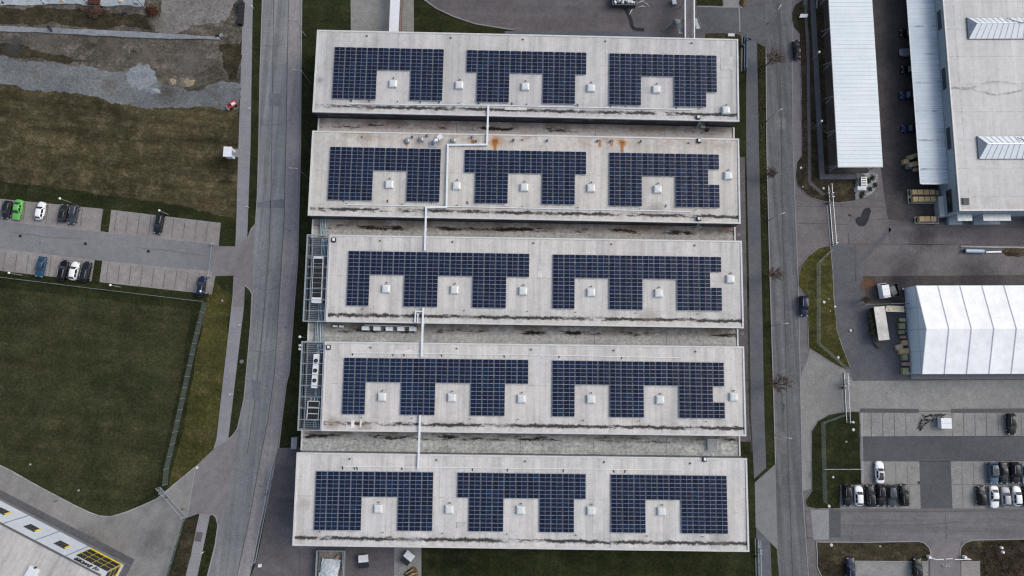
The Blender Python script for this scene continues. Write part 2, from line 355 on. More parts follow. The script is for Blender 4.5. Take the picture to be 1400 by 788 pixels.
def paint(name, c, rough=0.28):
    return plain('paint_' + name, c, rough, 0.0, 0.28, coat=0.05, var=0.05, scale=0.8)
PAINT = {'black': paint('black', (0.0045, 0.005, 0.006)), 'charcoal': paint('charcoal', (0.013, 0.015, 0.018)), 'slate': paint('slate', (0.040, 0.050, 0.062)),
         'blue': paint('blue', (0.022, 0.060, 0.120)), 'navy': paint('navy', (0.010, 0.018, 0.045)), 'green': paint('green', (0.110, 0.380, 0.075)),
         'white': paint('white', (0.74, 0.75, 0.76)), 'silver': paint('silver', (0.32, 0.34, 0.36)), 'steelblue': paint('steelblue', (0.065, 0.110, 0.165)),
         'mist': paint('mist', (0.15, 0.18, 0.21))}

# ------------------------------------------------------------------ mesh helpers
class MB:
    def __init__(self):
        self.v, self.f, self.mi, self.mats = [], [], [], []
        self.smooth = False
    def mat(self, m):
        if m not in self.mats:
            self.mats.append(m)
        return self.mats.index(m)
    def face(self, pts, m=0):
        i = len(self.v)
        self.v += [Vector(p) for p in pts]
        self.f.append(tuple(range(i, i + len(pts))))
        self.mi.append(m)
    def add(self, vs, fs, m=0):
        i = len(self.v)
        self.v += [Vector(p) for p in vs]
        for f in fs:
            self.f.append(tuple(i + k for k in f))
            self.mi.append(m)
    def hexa(self, lo, hi, m=0):
        n = len(lo)
        fs = [tuple(reversed(range(n))), tuple(range(n, 2 * n))]
        fs += [(k, (k + 1) % n, n + (k + 1) % n, n + k) for k in range(n)]
        self.add(list(lo) + list(hi), fs, m)
    def box(self, c, s, rz=0.0, m=0):
        cx, cy, cz = c
        ca, sa = math.cos(rz), math.sin(rz)
        q = [(-s[0] / 2, -s[1] / 2), (s[0] / 2, -s[1] / 2), (s[0] / 2, s[1] / 2), (-s[0] / 2, s[1] / 2)]
        q = [(cx + x * ca - y * sa, cy + x * sa + y * ca) for x, y in q]
        self.hexa([(x, y, cz - s[2] / 2) for x, y in q], [(x, y, cz + s[2] / 2) for x, y in q], m)
    def frame_box(self, o, ex, ey, x0, x1, y0, y1, z0, z1, m=0):
        """box in a ground-plan frame with origin o and unit axes ex, ey"""
        q = [(x0, y0), (x1, y0), (x1, y1), (x0, y1)]
        q = [o + ex * x + ey * y for x, y in q]
        self.hexa([(p.x, p.y, z0) for p in q], [(p.x, p.y, z1) for p in q], m)
    def prism(self, pts, z0, z1, m=0):
        pts = ccw(pts)
        self.hexa([(p[0], p[1], z0) for p in pts], [(p[0], p[1], z1) for p in pts], m)
    def bar(self, a, b, w, h=None, m=0):
        a, b = Vector(a), Vector(b)
        d = (b - a).normalized()
        up = Vector((0, 0, 1)) if abs(d.z) < 0.95 else Vector((0, 1, 0))
        x = d.cross(up).normalized()
        y = x.cross(d).normalized()
        h = h or w
        q = [x * (-w / 2) + y * (-h / 2), x * (w / 2) + y * (-h / 2), x * (w / 2) + y * (h / 2), x * (-w / 2) + y * (h / 2)]
        self.hexa([a + k for k in q], [b + k for k in q], m)
    def tube(self, pts, rad, n=8, m=0):
        pts = [Vector(p) for p in pts]
        rads = rad if isinstance(rad, (list, tuple)) else [rad] * len(pts)
        rings = []
        for i, p in enumerate(pts):
            d = (pts[min(i + 1, len(pts) - 1)] - pts[max(i - 1, 0)]).normalized()
            up = Vector((0, 0, 1)) if abs(d.z) < 0.9 else Vector((1, 0, 0))
            x = d.cross(up).normalized()
            y = x.cross(d)
            rings.append([p + x * (math.cos(2 * math.pi * k / n) * rads[i]) + y * (math.sin(2 * math.pi * k / n) * rads[i]) for k in range(n)])
        vs = [p for r_ in rings for p in r_]
        fs = []
        for i in range(len(rings) - 1):
            for k in range(n):
                fs.append((i * n + k, i * n + (k + 1) % n, (i + 1) * n + (k + 1) % n, (i + 1) * n + k))
        fs.append(tuple(range(n)))
        fs.append(tuple(reversed(range((len(rings) - 1) * n, len(rings) * n))))
        self.add(vs, fs, m)
    def disc(self, c, r, z0, z1, n=16, m=0):
        q = [(c[0] + r * math.cos(2 * math.pi * k / n), c[1] + r * math.sin(2 * math.pi * k / n)) for k in range(n)]
        self.hexa([(x, y, z0) for x, y in q], [(x, y, z1) for x, y in q], m)
    def build(self, name, mats, parent=None, local=False, smooth=False, origin=None):
        mats = mats if isinstance(mats, (list, tuple)) else [mats]
        vs = self.v
        if parent is not None and not local:
            inv = parent.matrix_basis.inverted()
            vs = [inv @ p for p in vs]
        elif origin is not None:
            vs = [p - origin for p in vs]
        me = bpy.data.meshes.new(name)
        me.from_pydata([tuple(p) for p in vs], [], self.f)
        for mm in mats:
            me.materials.append(M[mm] if isinstance(mm, str) else mm)
        if len(mats) > 1:
            me.polygons.foreach_set('material_index', self.mi)
        if smooth:
            me.polygons.foreach_set('use_smooth', [True] * len(self.f))
        bm = bmesh.new()
        bm.from_mesh(me)
        bmesh.ops.recalc_face_normals(bm, faces=bm.faces)
        bm.to_mesh(me)
        bm.free()
        o = bpy.data.objects.new(name, me)
        COL.objects.link(o)
        if parent is not None:
            o.parent = parent
        elif origin is not None:
            o.location = origin
        return o

def ccw(pts):
    a = sum(pts[i][0] * pts[(i + 1) % len(pts)][1] - pts[(i + 1) % len(pts)][0] * pts[i][1] for i in range(len(pts)))
    return list(pts) if a > 0 else list(reversed(pts))

def tag(o, label=None, cat=None, group=None, kind=None):
    if label:
        o['label'] = label
    if cat:
        o['category'] = cat
    if group:
        o['group'] = group
    if kind:
        o['kind'] = kind
    return o

def thing(name, label, cat, loc, rz=0.0, group=None):
    o = bpy.data.objects.new(name, None)
    o.empty_display_size = 0.5
    COL.objects.link(o)
    o.matrix_basis = Matrix.Translation(Vector(loc)) @ Matrix.Rotation(rz, 4, 'Z')
    return tag(o, label, cat, group)

KIDS = {}
def copy_tree(o, parent=None):
    c = o.copy()
    COL.objects.link(c)
    if parent is not None:
        c.parent = parent
    for ch in [x for x in o.children]:
        copy_tree(ch, c)
    return c

def rough(pts, amp, step=1.2, seed=1):
    """a ragged outline: natural edges of turf, gravel and earth, drifting at two scales"""
    from mathutils import noise
    out = []
    n = len(pts)
    for i in range(n):
        a, b = Vector(pts[i]).to_2d(), Vector(pts[(i + 1) % n]).to_2d()
        k = max(1, int((b - a).length / (step * 0.4)))
        nrm = Vector((-(b - a).y, (b - a).x)).normalized() if (b - a).length > 1e-6 else Vector((0, 0))
        for j in range(k):
            p = a.lerp(b, j / k)
            q = Vector((p.x, p.y, seed * 7.3))
            d = noise.noise(q * 0.16) * 2.6 + noise.noise(q * 0.55) * 1.3 + noise.noise(q * 1.7) * 0.7
            out.append(p + nrm * amp * d * math.sqrt(max(0.0, math.sin(math.pi * j / k))))
    return out

def pxs(pts, z=0.0):
    return [P(u, v, z) for u, v in pts]

def sheet(name, mat, pts, layer, label, cat, kind='structure', ragged=0.0, thick=0.0, seed=1):
    """a ground surface; each layer lies a centimetre above the one below. thick > 0: a raised bed with a real step"""
    w = [p.to_2d() for p in pxs(pts)]
    if ragged:
        w = rough(w, ragged, 1.2, seed)
    w = ccw(w)
    z = 0.012 * layer
    mb = MB()
    if thick:
        mb.hexa([(p.x, p.y, 0.001) for p in w], [(p.x, p.y, z + thick) for p in w])
    else:
        mb.face([(p.x, p.y, z) for p in w])
    o = mb.build(name, mat)
    return tag(o, label, cat, None, kind)

def ribbon_mb(mb, w, width, z0, z1, m=0):
    """a band of the given width along a ground-plan polyline"""
    n = len(w)
    L, Rr = [], []
    for i in range(n):
        d = (w[min(i + 1, n - 1)] - w[max(i - 1, 0)]).normalized()
        nn = Vector((-d.y, d.x))
        L.append(w[i] + nn * width / 2)
        Rr.append(w[i] - nn * width / 2)
    for i in range(n - 1):
        q = [Rr[i], Rr[i + 1], L[i + 1], L[i]]
        mb.hexa([(p.x, p.y, z0) for p in q], [(p.x, p.y, z1) for p in q], m)

def kerb(pts, label, width=0.22, top=0.13, mat='kerb'):
    mb = MB()
    ribbon_mb(mb, [p.to_2d() for p in pxs(pts)], width, 0.0, top)
    return tag(mb.build('kerb', mat), label, 'kerb', None, 'structure')

def lines(name, mat, segs, width, layer, label, cat):
    mb = MB()
    z = 0.012 * layer
    for s in segs:
        w = [p.to_2d() for p in pxs(s)]
        n = len(w)
        for i in range(n - 1):
            d = (w[i + 1] - w[i]).normalized()
            nn = Vector((-d.y, d.x)) * width / 2
            mb.face([(*(w[i] - nn), z), (*(w[i + 1] - nn), z), (*(w[i + 1] + nn), z), (*(w[i] + nn), z)])
    return tag(mb.build(name, mat), label, cat, None, 'structure')

def soft_patch(name, u, v, r, base, col, layer, label, amt=0.9, z=None, parent=None):
    """a stain or painted shade that fades into the paving around it"""
    zz = 0.012 * layer if z is None else z
    c0 = P(u, v, zz)
    t = NT(name + '_soft')
    xs = t.xyz()
    d = t.math('SQRT', t.math('ADD', t.math('MULTIPLY', xs[0], xs[0]), t.math('MULTIPLY', xs[1], xs[1])))
    d = t.math('ADD', d, t.math('MULTIPLY', t.math('SUBTRACT', t.noise(0.5, 5, 0.75), 0.5), r * 1.1))
    tr = t.n('ShaderNodeBsdfTransparent')
    mx = t.n('ShaderNodeMixShader')
    f = t.math('MULTIPLY', t.sstep(d, r * 0.75, 0.0), t.ramp(t.noise(1.4, 5, 0.8), [(0.3, amt * 0.45), (0.65, amt)]))
    t.l(f, mx.inputs[0]); t.l(tr.outputs[0], mx.inputs[1]); t.l(t.b.outputs[0], mx.inputs[2])
    t.l(mx.outputs[0], t.t.nodes['Material Output'].inputs[0])
    m_ = t.done(col, 0.9, 0, 0.2)
    b = MB()
    if parent is not None:
        b.face([(r * math.cos(q * math.pi / 12), r * math.sin(q * math.pi / 12), 0) for q in range(24)])
        o = b.build(name, m_, parent, local=True)
        o.location = parent.matrix_basis.inverted() @ c0
        return o
    b.face([(c0.x + r * math.cos(q * math.pi / 12), c0.y + r * math.sin(q * math.pi / 12), zz) for q in range(24)])
    return tag(b.build(name, m_, origin=Vector((c0.x, c0.y, 0))), label, 'stain', None, 'structure')

# ================================================================== THE GROUND
mb = MB()
mb.face([(-420, -380, 0), (420, -380, 0), (420, 460, 0), (-420, 460, 0)])
tag(mb.build('ground', 'turf_dark'), 'dark green winter turf under the whole estate', 'ground', None, 'structure')

# --- west side: fields, building plot, car park
sheet('grass', 'turf_dry', [(-140, 84), (0, 101), (122, 120), (216, 136), (326, 138), (325.5, 200), (321, 298), (255, 283), (150, 268), (0, 247), (-140, 232)], 1,
      'dry brown and tan field grass between the gravel strip and the upper car park', 'grass', 'stuff', 0.35, seed=3)
sheet('grass', 'turf_field', [(-140, 372), (0, 394), (140, 409), (262, 424), (250, 500), (228, 600), (214, 668), (178, 698), (152, 706), (122, 700), (84, 681), (48, 662), (15, 643), (0, 636), (-140, 565)], 1,
      'big olive green field of short grass below the car park', 'grass', 'stuff', 0.15, seed=4)
sheet('grass', 'turf_yellow', [(290, 384), (317, 404), (294.5, 613), (266, 639), (230, 669), (236, 640), (256, 560), (282, 415)], 1,
      'yellowish grass strip between the wire fence and the curved footpath', 'grass', 'stuff', 0.2, seed=5)
sheet('soil', 'dirt', [(-140, -140), (334, -140), (332, 0), (329, 114), (326, 140), (216, 138), (122, 122), (0, 103), (-140, 86)], 2,
      'churned brown soil of the building plot at the upper left', 'soil', 'structure', 0.4, seed=6)
sheet('gravel', 'gravel_blue', [(-140, 60), (0, 77), (86, 87.5), (130, 93), (175, 98), (190, 96), (215, 108), (232, 116), (266, 124), (292, 114), (329, 114), (326, 148), (310, 150), (216, 148), (178, 142), (122, 132), (0, 115), (-140, 98)], 3,
      'bluish gravel strip crossing the building plot', 'gravel', 'structure', 0.45, seed=7)
sheet('gravel', 'gravel_lot', [(205, -140), (221, 0), (217, 30), (212, 43), (240, 46), (262, 34), (300, 32), (314, 22), (325, 0), (330, -140)], 3,
      'grey gravel hardstanding beside the footpath at the top', 'gravel', 'structure', 0.3, seed=8)
soft_patch('earth', 262, 82, 6.5, None, (0.15, 0.14, 0.125), 5, 'greyish trodden earth below the end of the concrete strip', 0.8)
soft_patch('earth', 60, 52, 6.0, None, (0.14, 0.125, 0.108), 5, 'tan trodden earth below the concrete strip', 0.8)
soft_patch('earth', 150, 62, 6.0, None, (0.13, 0.112, 0.095), 5, 'brown trodden earth in the middle of the plot', 0.8)
soft_patch('earth', 200, 75, 5.0, None, (0.15, 0.125, 0.105), 5, 'light brown trodden earth above the pale stone patch', 0.8)
soft_patch('earth', 20, 62, 5.0, None, (0.07, 0.075, 0.08), 5, 'bluish wet earth at the left edge of the plot', 0.7)
soft_patch('earth', 228, 128, 5.0, None, (0.085, 0.075, 0.062), 5, 'brown mud across the bluish gravel', 0.7)
soft_patch('earth', 150, 118, 4.0, None, (0.15, 0.13, 0.105), 5, 'tan mud patch on the bluish gravel', 0.6)
soft_patch('earth', 220, 34, 2.4, None, (0.19, 0.17, 0.14), 5, 'tan corner of the gravel hardstanding', 0.8)
sheet('grass', 'turf_brown', [(-140, 4), (0, 10), (120, 13), (200, 22), (210, 42), (100, 36), (0, 33), (-140, 24)], 3, 'weedy strip between the pale slab and the concrete strip', 'grass', 'stuff', 0.5, seed=19)
sheet('grass', 'turf_brown', [(300, 62), (328, 60), (327, 112), (312, 114), (305, 92)], 4, 'weedy corner of the plot against the footpath', 'grass', 'stuff', 0.5, seed=20)
sheet('grass', 'turf_brown', [(-140, 46), (0, 60), (60, 72), (120, 84), (86, 86), (0, 74), (-140, 56)], 4, 'mossy verge along the top edge of the bluish gravel', 'grass', 'stuff', 0.5, seed=21)
# pale stone spread and sand
sheet('gravel', 'gravel_pale', [(176, 98), (186, 91), (196, 89), (206, 95), (212, 104), (215, 113), (205, 119), (190, 124), (178, 117), (174, 106)], 4, 'round patch of pale crushed stone on the gravel strip', 'gravel', 'structure', 0.35, seed=9)
mb = MB()

def heap(name, u, v, rx, ry, h, mat, label, cat, seed, rz=0.0):
    rnd = random.Random(seed)
    c = P(u, v)
    b = MB()
    nr, ns = 6, 18
    jit = [rnd.uniform(0.8, 1.15) for _ in range(ns)]
    rings = []
    for i in range(nr):
        t = i / (nr - 0.999)
        r_ = 1 - t
        rings.append([(r_ * rx * jit[k] * math.cos(2 * math.pi * k / ns), r_ * ry * jit[k] * math.sin(2 * math.pi * k / ns), h * (1 - r_ ** 1.6) + rnd.uniform(-0.06, 0.06) * h) for k in range(ns)])
    ca, sa = math.cos(rz), math.sin(rz)
    vs = [(c.x + x * ca - y * sa, c.y + x * sa + y * ca, max(z, 0.0) if i else 0.0) for i, r_ in enumerate(rings) for x, y, z in r_]
    fs = [(i * ns + k, i * ns + (k + 1) % ns, (i + 1) * ns + (k + 1) % ns, (i + 1) * ns + k) for i in range(nr - 1) for k in range(ns)]
    fs.append(tuple((nr - 1) * ns + k for k in range(ns)))
    b.add(vs, fs)
    o = b.build(name, mat, smooth=True, origin=c)
    return tag(o, label, cat)

heap('sand_heap', 235, 112, 1.0, 0.9, 0.5, 'sand', 'small tan sand heap right of the pale stone patch', 'heap', 1)
heap('sand_heap', 255, 114, 1.9, 0.95, 0.7, 'sand', 'larger tan sand heap, nearer the footpath than the small one', 'heap', 2, R(15))
heap('stone_heap', 206, 124, 2.6, 0.9, 0.5, 'gravel_pale', 'low pale stone ridge below the round stone patch', 'heap', 3, R(-8))
heap('stone_heap', 188, 70, 1.8, 0.8, 0.4, 'dirt', 'low spoil heap on the brown soil above the gravel strip', 'heap', 4, R(10))

# footpath, road and verges on the west side
sheet('footpath', 'footpath', [(335, -140), (332.5, 0), (326, 200), (322.5, 321), (318, 405), (296, 600), (292, 614), (312, 602), (333.6, 420), (338, 327), (342.6, 200), (345.7, 0), (348, -140)], 3,
      'grey footpath curving down the left of the main road', 'footpath', thick=0.0)
sheet('road', 'road_old', [(361, -140), (359, 0), (355.7, 101), (354, 200), (352, 269), (349, 318), (346, 345), (344.8, 402), (343, 443), (334, 545), (325, 588), (317, 630), (309, 690), (299, 716), (294.6, 745), (284, 788), (252, 900),
      (318, 900), (342, 788), (351.4, 740), (365, 684), (380, 613), (391, 525), (395, 510), (401, 429), (406.5, 360), (408, 300), (410.5, 200), (411, 127), (412, 0), (414, -140)], 3,
      'grey asphalt road running down the left of the halls', 'road')
sheet('parking_lane', 'lane_pale', [(396, -140), (394.6, 0), (391, 200), (388, 312), (375.5, 510), (367, 570), (352, 650), (340, 715), (324, 788), (300, 900),
      (316, 900), (341, 788), (350.4, 740), (364, 684), (379, 613), (390, 525), (394, 510), (400, 429), (405.5, 360), (407, 300), (409.5, 200), (410, 127), (411, 0), (413, -140)], 4,
      'paler lane along the right side of the left road', 'lane')
lines('road_joint', 'joint_dark', [[(396, -140), (394.6, 0), (391, 200), (388, 312), (375.5, 510), (367, 570), (352, 650), (340, 715), (324, 788), (300, 900)]], 0.16, 5, 'dark joint between the left road and its paler lane', 'joint')
lines('road_joint', 'joint_dark', [[(375.5, -100), (373, 100), (371, 250), (368, 340), (360, 440), (350, 540), (338, 620)]], 0.13, 5, 'tarred seam down the middle of the left road', 'joint')
sheet('road_patch', 'road_mend', [(351.5, 277), (389, 272), (389, 285), (351, 284)], 5, 'bluish trench patch across the left road', 'patch')
sheet('apron', 'apron_purple', [(338, 326), (343, 312), (350, 306), (349, 318), (346, 345), (344.8, 402), (335, 391), (333.6, 420), (319, 420), (320, 377), (290, 378), (292.5, 337), (322, 337)], 5, 'mauve paved entry from the left road into the car park', 'apron')
sheet('apron', 'apron_purple', [(326, 588), (311, 602.5), (293, 613.5), (266, 639), (256, 708), (273, 702), (287, 704), (292, 703), (297, 709), (300, 715), (310, 690), (318, 630)], 4, 'mauve paved junction where the yard of the yellow-trimmed building meets the road', 'apron')
sheet('yard', 'yard_pale', [(266, 639), (230, 669), (214, 682), (196, 690), (175, 699), (152, 706), (136, 705), (122, 700), (100, 689.5), (84, 681), (48, 662), (15, 643), (0, 636), (-140, 566), (-140, 940), (190, 940), (227, 788), (251, 710), (256, 708)], 4,
      'pale grey concrete yard around the yellow-trimmed building', 'yard')
sheet('footpath', 'footpath', [(273, 702), (287.5, 704), (270, 788), (242, 900), (225, 900), (254, 788)], 5, 'short footpath between two grass strips at the bottom left', 'footpath')
sheet('footpath_patch', 'yard_plum', [(268.5, 727), (277.5, 728), (275, 741), (266, 740)], 6, 'dark repaired patch in the short bottom left footpath', 'patch')
lines('joint', 'concrete', [[(267, 642), (262, 672), (256, 707)]], 0.14, 6, 'pale edging stones across the yard mouth', 'joint')
kerb([(359.5, -100), (359, 0), (355.7, 101), (354, 200), (352, 269), (349.5, 306), (343, 316), (338.5, 327)], 'pale kerb on the left edge of the main road, upper stretch')
kerb([(335.4, 391), (341, 395), (344.8, 403), (343, 443), (334, 545), (325, 586), (318, 596), (312, 601)], 'pale kerb on the left edge of the main road, middle stretch')
kerb([(287.5, 704), (291.5, 703), (296, 708), (298.4, 718), (294.6, 745), (284, 788), (256, 890)], 'pale kerb round the grass strip at the bottom left', 0.3)
kerb([(412.6, 0), (411.6, 127), (411.1, 200), (408.6, 300), (407, 360), (401.6, 429), (395.6, 510), (391.6, 525), (381, 613)], 'kerb along the right edge of the left road')
kerb([(266, 639.5), (230, 669.5), (214, 682.5), (196, 690.5), (175, 699.5), (152, 706.5), (136, 705.5), (122, 700.5), (100, 690), (84, 681.5), (48, 662.5), (15, 643.5), (0, 636.5), (-120, 576)], 'kerb along the lower edge of the olive field', 0.18, 0.1, 'concrete')
sheet('grass', 'turf_brown', [(255, 709), (271.6, 710.5), (254, 788), (226, 900), (202, 900), (233.5, 788)], 6, 'brownish grass strip between the fence and the short footpath', 'grass', 'stuff', 0.1, seed=12)
sheet('grass', 'turf_dark', [(289, 706), (292, 706), (296, 712), (296.6, 720), (292.6, 745), (282, 788), (256, 890), (244, 890), (270, 788)], 6, 'narrow pointed grass strip beside the left road at the bottom', 'grass', 'stuff', 0.08, seed=13)

# car park west
sheet('parking_bays', 'paver_warm', [(-140, 251), (0, 272), (152, 287), (302, 305), (299, 336), (140, 319), (0, 303), (-140, 286)], 3, 'warm grey paved bays on the upper side of the left car park', 'parking bays')
sheet('parking_bays', 'paver_warm', [(-140, 324), (0, 339), (128, 355), (296, 371), (289.5, 403), (136, 386), (0, 370.5), (-140, 356)], 3, 'warm grey paved bays on the lower side of the left car park', 'parking bays')
sheet('parking_aisle', 'lane_grey', [(-140, 286), (0, 302.5), (140, 318.5), (299.6, 335), (295, 372), (128, 355.5), (0, 340), (-140, 325)], 4, 'smooth grey aisle through the left car park', 'aisle')
sheet('grass', 'turf_dark', [(142, 284.5), (152.4, 286), (148.5, 317.5), (138, 316.4)], 5, 'small grass divider between the upper bays of the left car park', 'grass', 'stuff', 0.06, 0.08)
sheet('grass', 'turf_dark', [(130, 355.8), (140, 356.8), (136, 386.5), (125.5, 385.5)], 5, 'small grass divider between the lower bays of the left car park', 'grass', 'stuff', 0.06, 0.08)
seg = []
for k in range(-6, 19):
    u0 = 4 + 15.6 * k
    if 128 < u0 < 160:
        continue
    v0 = 272 + u0 * 0.109
    seg.append([(u0, v0 + 1), (u0 - 3.6, v0 + 27)])
for k in range(-6, 18):
    u0 = 8 + 15.6 * k
    if 118 < u0 < 141:
        continue
    v0 = 340.5 + u0 * 0.108
    seg.append([(u0, v0 + 4), (u0 - 3.4, v0 + 29)])
lines('bay_marking', 'joint_soft', seg, 0.17, 5, 'dark stone lines dividing the bays of the left car park', 'bay marking')

# --- centre north: yard, driveway
sheet('yard', 'yard_plum', [(556, -140), (572, -10), (580, 0), (597, 12), (620, 23), (650, 33), (690, 39), (702, 41), (706, 72), (1004, 86), (1012, 60), (1021, 50), (1035, 59), (1048, 66), (1046, -140)], 2, 'plum grey paved yard above the topmost hall', 'yard')
sheet('driveway', 'paver_grey', [(478, -140), (480, 70), (566, 70), (565, -140)], 2, 'light paved driveway above the topmost hall', 'driveway')
sheet('pavement', 'footpath_east', [(690, 43), (906, 44), (906, 74), (690, 72)], 3, 'bluish pavement strip along the wall of the topmost hall', 'pavement')
sheet('yard', 'yard_slate', [(953, 9), (1011, 10), (1046, 2), (1049, 66), (1035, 59), (1021, 48), (1008, 46), (953, 45)], 4, 'slate grey crossing right of the footbridge', 'yard')
sheet('pavement', 'paver_grey', [(989, -140), (989, 10), (1011, 10), (1013, -140)], 3, 'light pavement at the top between grass and road', 'pavement')
sheet('grass', 'turf_dark', [(952, -140), (952, 8), (988, 8.5), (988, -140)], 4, 'dark clipped grass patch at the top beside the footbridge', 'grass', 'stuff', 0.05)
sheet('grass', 'turf_brown', [(964, 46), (1009, 47), (1017, 52), (1018, 98), (1009, 100), (1004, 70), (964, 62)], 4, 'brown grass round the upper right corner of the topmost hall', 'grass', 'stuff', 0.1, seed=22)
kerb([(580, 0), (597, 12), (620, 23), (650, 33), (690, 39.5), (702, 41)], 'curved pale kerb of the plum yard above the topmost hall', 0.25)
kerb([(1010.5, 10), (1011.5, 44)], 'thin pale kerb across the slate crossing', 0.25, 0.06)
kerb([(953, 9), (990, 10), (1016, 10.3)], 'thin pale edging below the dark clipped grass', 0.2, 0.06)
lines('wet_trail', 'patch_tar', [[(853, 8), (860, 22), (863, 30), (864, 38), (869, 40.5), (881, 41)]], 0.9, 3, 'dark wet trail running from the white skip to the topmost hall', 'stain')

# --- east road and everything right of it
sheet('yard', 'yard_mauve', [(1083, -140), (1084, 200), (1087.6, 300), (1091, 380), (1094.6, 550), (1097, 671), (1101, 731), (1106, 800), (1114, 940), (1640, 940), (1640, -140)], 1, 'mauve grey works yard right of the right road', 'yard')
sheet('road', 'road_east', [(1045, -140), (1046, 0), (1046.5, 66), (1047.7, 200), (1052.5, 390), (1058, 570), (1060, 640), (1062, 752), (1066, 800), (1074, 940),
      (1116, 940), (1107, 800), (1101, 731), (1097, 671), (1094.6, 550), (1091, 380), (1087.6, 300), (1084, 200), (1082.5, 0), (1081, -140)], 3, 'dark grey road down the right side of the halls', 'road')
sheet('parking_lane', 'apron_purple', [(1083, 30), (1084, 200), (1087, 262), (1090, 225), (1096.4, 213), (1096, 150), (1094.5, 94), (1092, 46), (1086, 38)], 4, 'mauve parking lane on the upper right road', 'lane')
sheet('parking_lane', 'lane_lot', [(1091.4, 386), (1094.6, 550), (1100, 560), (1106, 500), (1105, 477), (1103.5, 407), (1097, 398)], 4, 'parking lane where the dark blue car stands', 'lane')
sheet('apron', 'paver_grey', [(1094, 522), (1097, 508), (1103, 494), (1106.5, 478), (1152, 503), (1166, 521), (1640, 518), (1640, 552), (1400, 561), (1200, 562), (1154, 562), (1133, 566), (1118, 575), (1109, 589), (1109.5, 668), (1097.5, 671)], 5, 'light grey entry road below the white tent hall', 'apron')
lines('road_joint', 'kerb', [[(1083, -100), (1082.5, 0), (1084, 200), (1087.6, 300), (1091, 380), (1094.6, 550), (1097, 671), (1101, 731), (1106, 800), (1113, 920)]], 0.16, 6, 'pale gutter line on the right edge of the right road', 'joint')
lines('road_joint', 'joint_dark', [[(1066, -50), (1067, 120), (1070, 300), (1074, 470), (1078, 640), (1084, 790)]], 0.14, 6, 'tarred seam down the middle of the right road', 'joint')
sheet('yard', 'yard_dark', [(1186, -140), (1300, -140), (1300, 300), (1262, 312), (1214, 300), (1208, 262), (1200, 200)], 2, 'dark brown driveway between the carport and the canopy, their shade painted into its colour', 'yard')  # brown asphalt, darkened to paint in the shade between the two roofs
sheet('yard', 'yard_slate', [(1138, 334), (1139.6, 416), (1143, 451), (1161, 503), (1166, 521), (1300, 521), (1300, 384), (1180, 384), (1170, 338)], 2, 'slate grey yard in front of the white tent hall', 'yard')
sheet('yard', 'yard_dark', [(1180, 378), (1640, 374), (1640, 394), (1245, 398), (1240, 430), (1212, 424), (1184, 412)], 3, 'dark asphalt strip along the top of the tent hall', 'yard')
sheet('yard', 'yard_plum', [(1215, 300), (1286, 310), (1640, 306), (1640, 335), (1215, 335)], 3, 'darker asphalt below the big flat roof', 'yard')
soft_patch('stain', 1186, 389, 3.4, None, (0.17, 0.085, 0.04), 4, 'rusty brown stain on the yard left of the small truck', 0.8)
sheet('tar_patch', 'patch_tar', [(1169.5, 300), (1173, 296.5), (1177, 297), (1179, 290), (1183, 285), (1189, 284.5), (1191, 289), (1188, 297), (1185, 305), (1180, 309.5), (1173, 308)], 5, 'black irregular patch of fresh tar on the works yard', 'patch', ragged=0.15, seed=2)
soft_patch('stain', 1225, 388, 5.0, None, (0.03, 0.03, 0.032), 5, 'dark oily stain behind the small truck', 0.6)
soft_patch('stain', 1262, 520 - 195, 6.0, None, (0.045, 0.043, 0.045), 4, 'dark worn stain below the crate trailers', 0.6)
soft_patch('stain', 1110, 650, 2.0, None, (0.05, 0.05, 0.055), 7, 'dark stain on the light grey entry road', 0.4)
soft_patch('stain', 210, 742, 7.0, None, (0.09, 0.09, 0.095), 5, 'broad dark tyre worn stain in the pale concrete yard', 0.35)
soft_patch('stain', 120, 745, 6.0, None, (0.06, 0.06, 0.062), 5, 'soft shade painted on the yard in front of the white panel wall', 0.5)  # dark fade paints the shade at the wall foot onto the concrete
soft_patch('stain', 1335, 380, 9.0, None, (0.045, 0.045, 0.048), 5, 'wide dark stain on the asphalt above the tent hall', 0.6)
soft_patch('stain', 1240, 368, 8.0, None, (0.05, 0.05, 0.053), 5, 'wide dark stain on the works yard above the small truck', 0.5)
soft_patch('stain', 1146, 540, 5.0, None, (0.26, 0.255, 0.25), 7, 'pale worn spot on the light grey entry road', 0.4)
sheet('tar_patch', 'patch_tar', [(1159, 293), (1162, 293), (1164, 296), (1160, 295.5)], 4, 'tiny black tar mark left of the big tar patch', 'patch')
lines('yard_joint', 'joint_dark', [[(1088, 305), (1110, 306), (1160, 307)], [(1141, 334), (1200, 334), (1312, 335), (1480, 334)], [(1169, 335), (1170, 384)], [(1198, 300), (1210, 300)], [(1160, 318), (1161, 334)]], 0.16, 4, 'dark slab joints in the works yard', 'joint')
lines('tyre_trail', 'yard_slate', [[(1170, 362), (1188, 345), (1205, 328), (1216, 312)]], 1.1, 3, 'bluish worn trail curving over the works yard', 'trail')
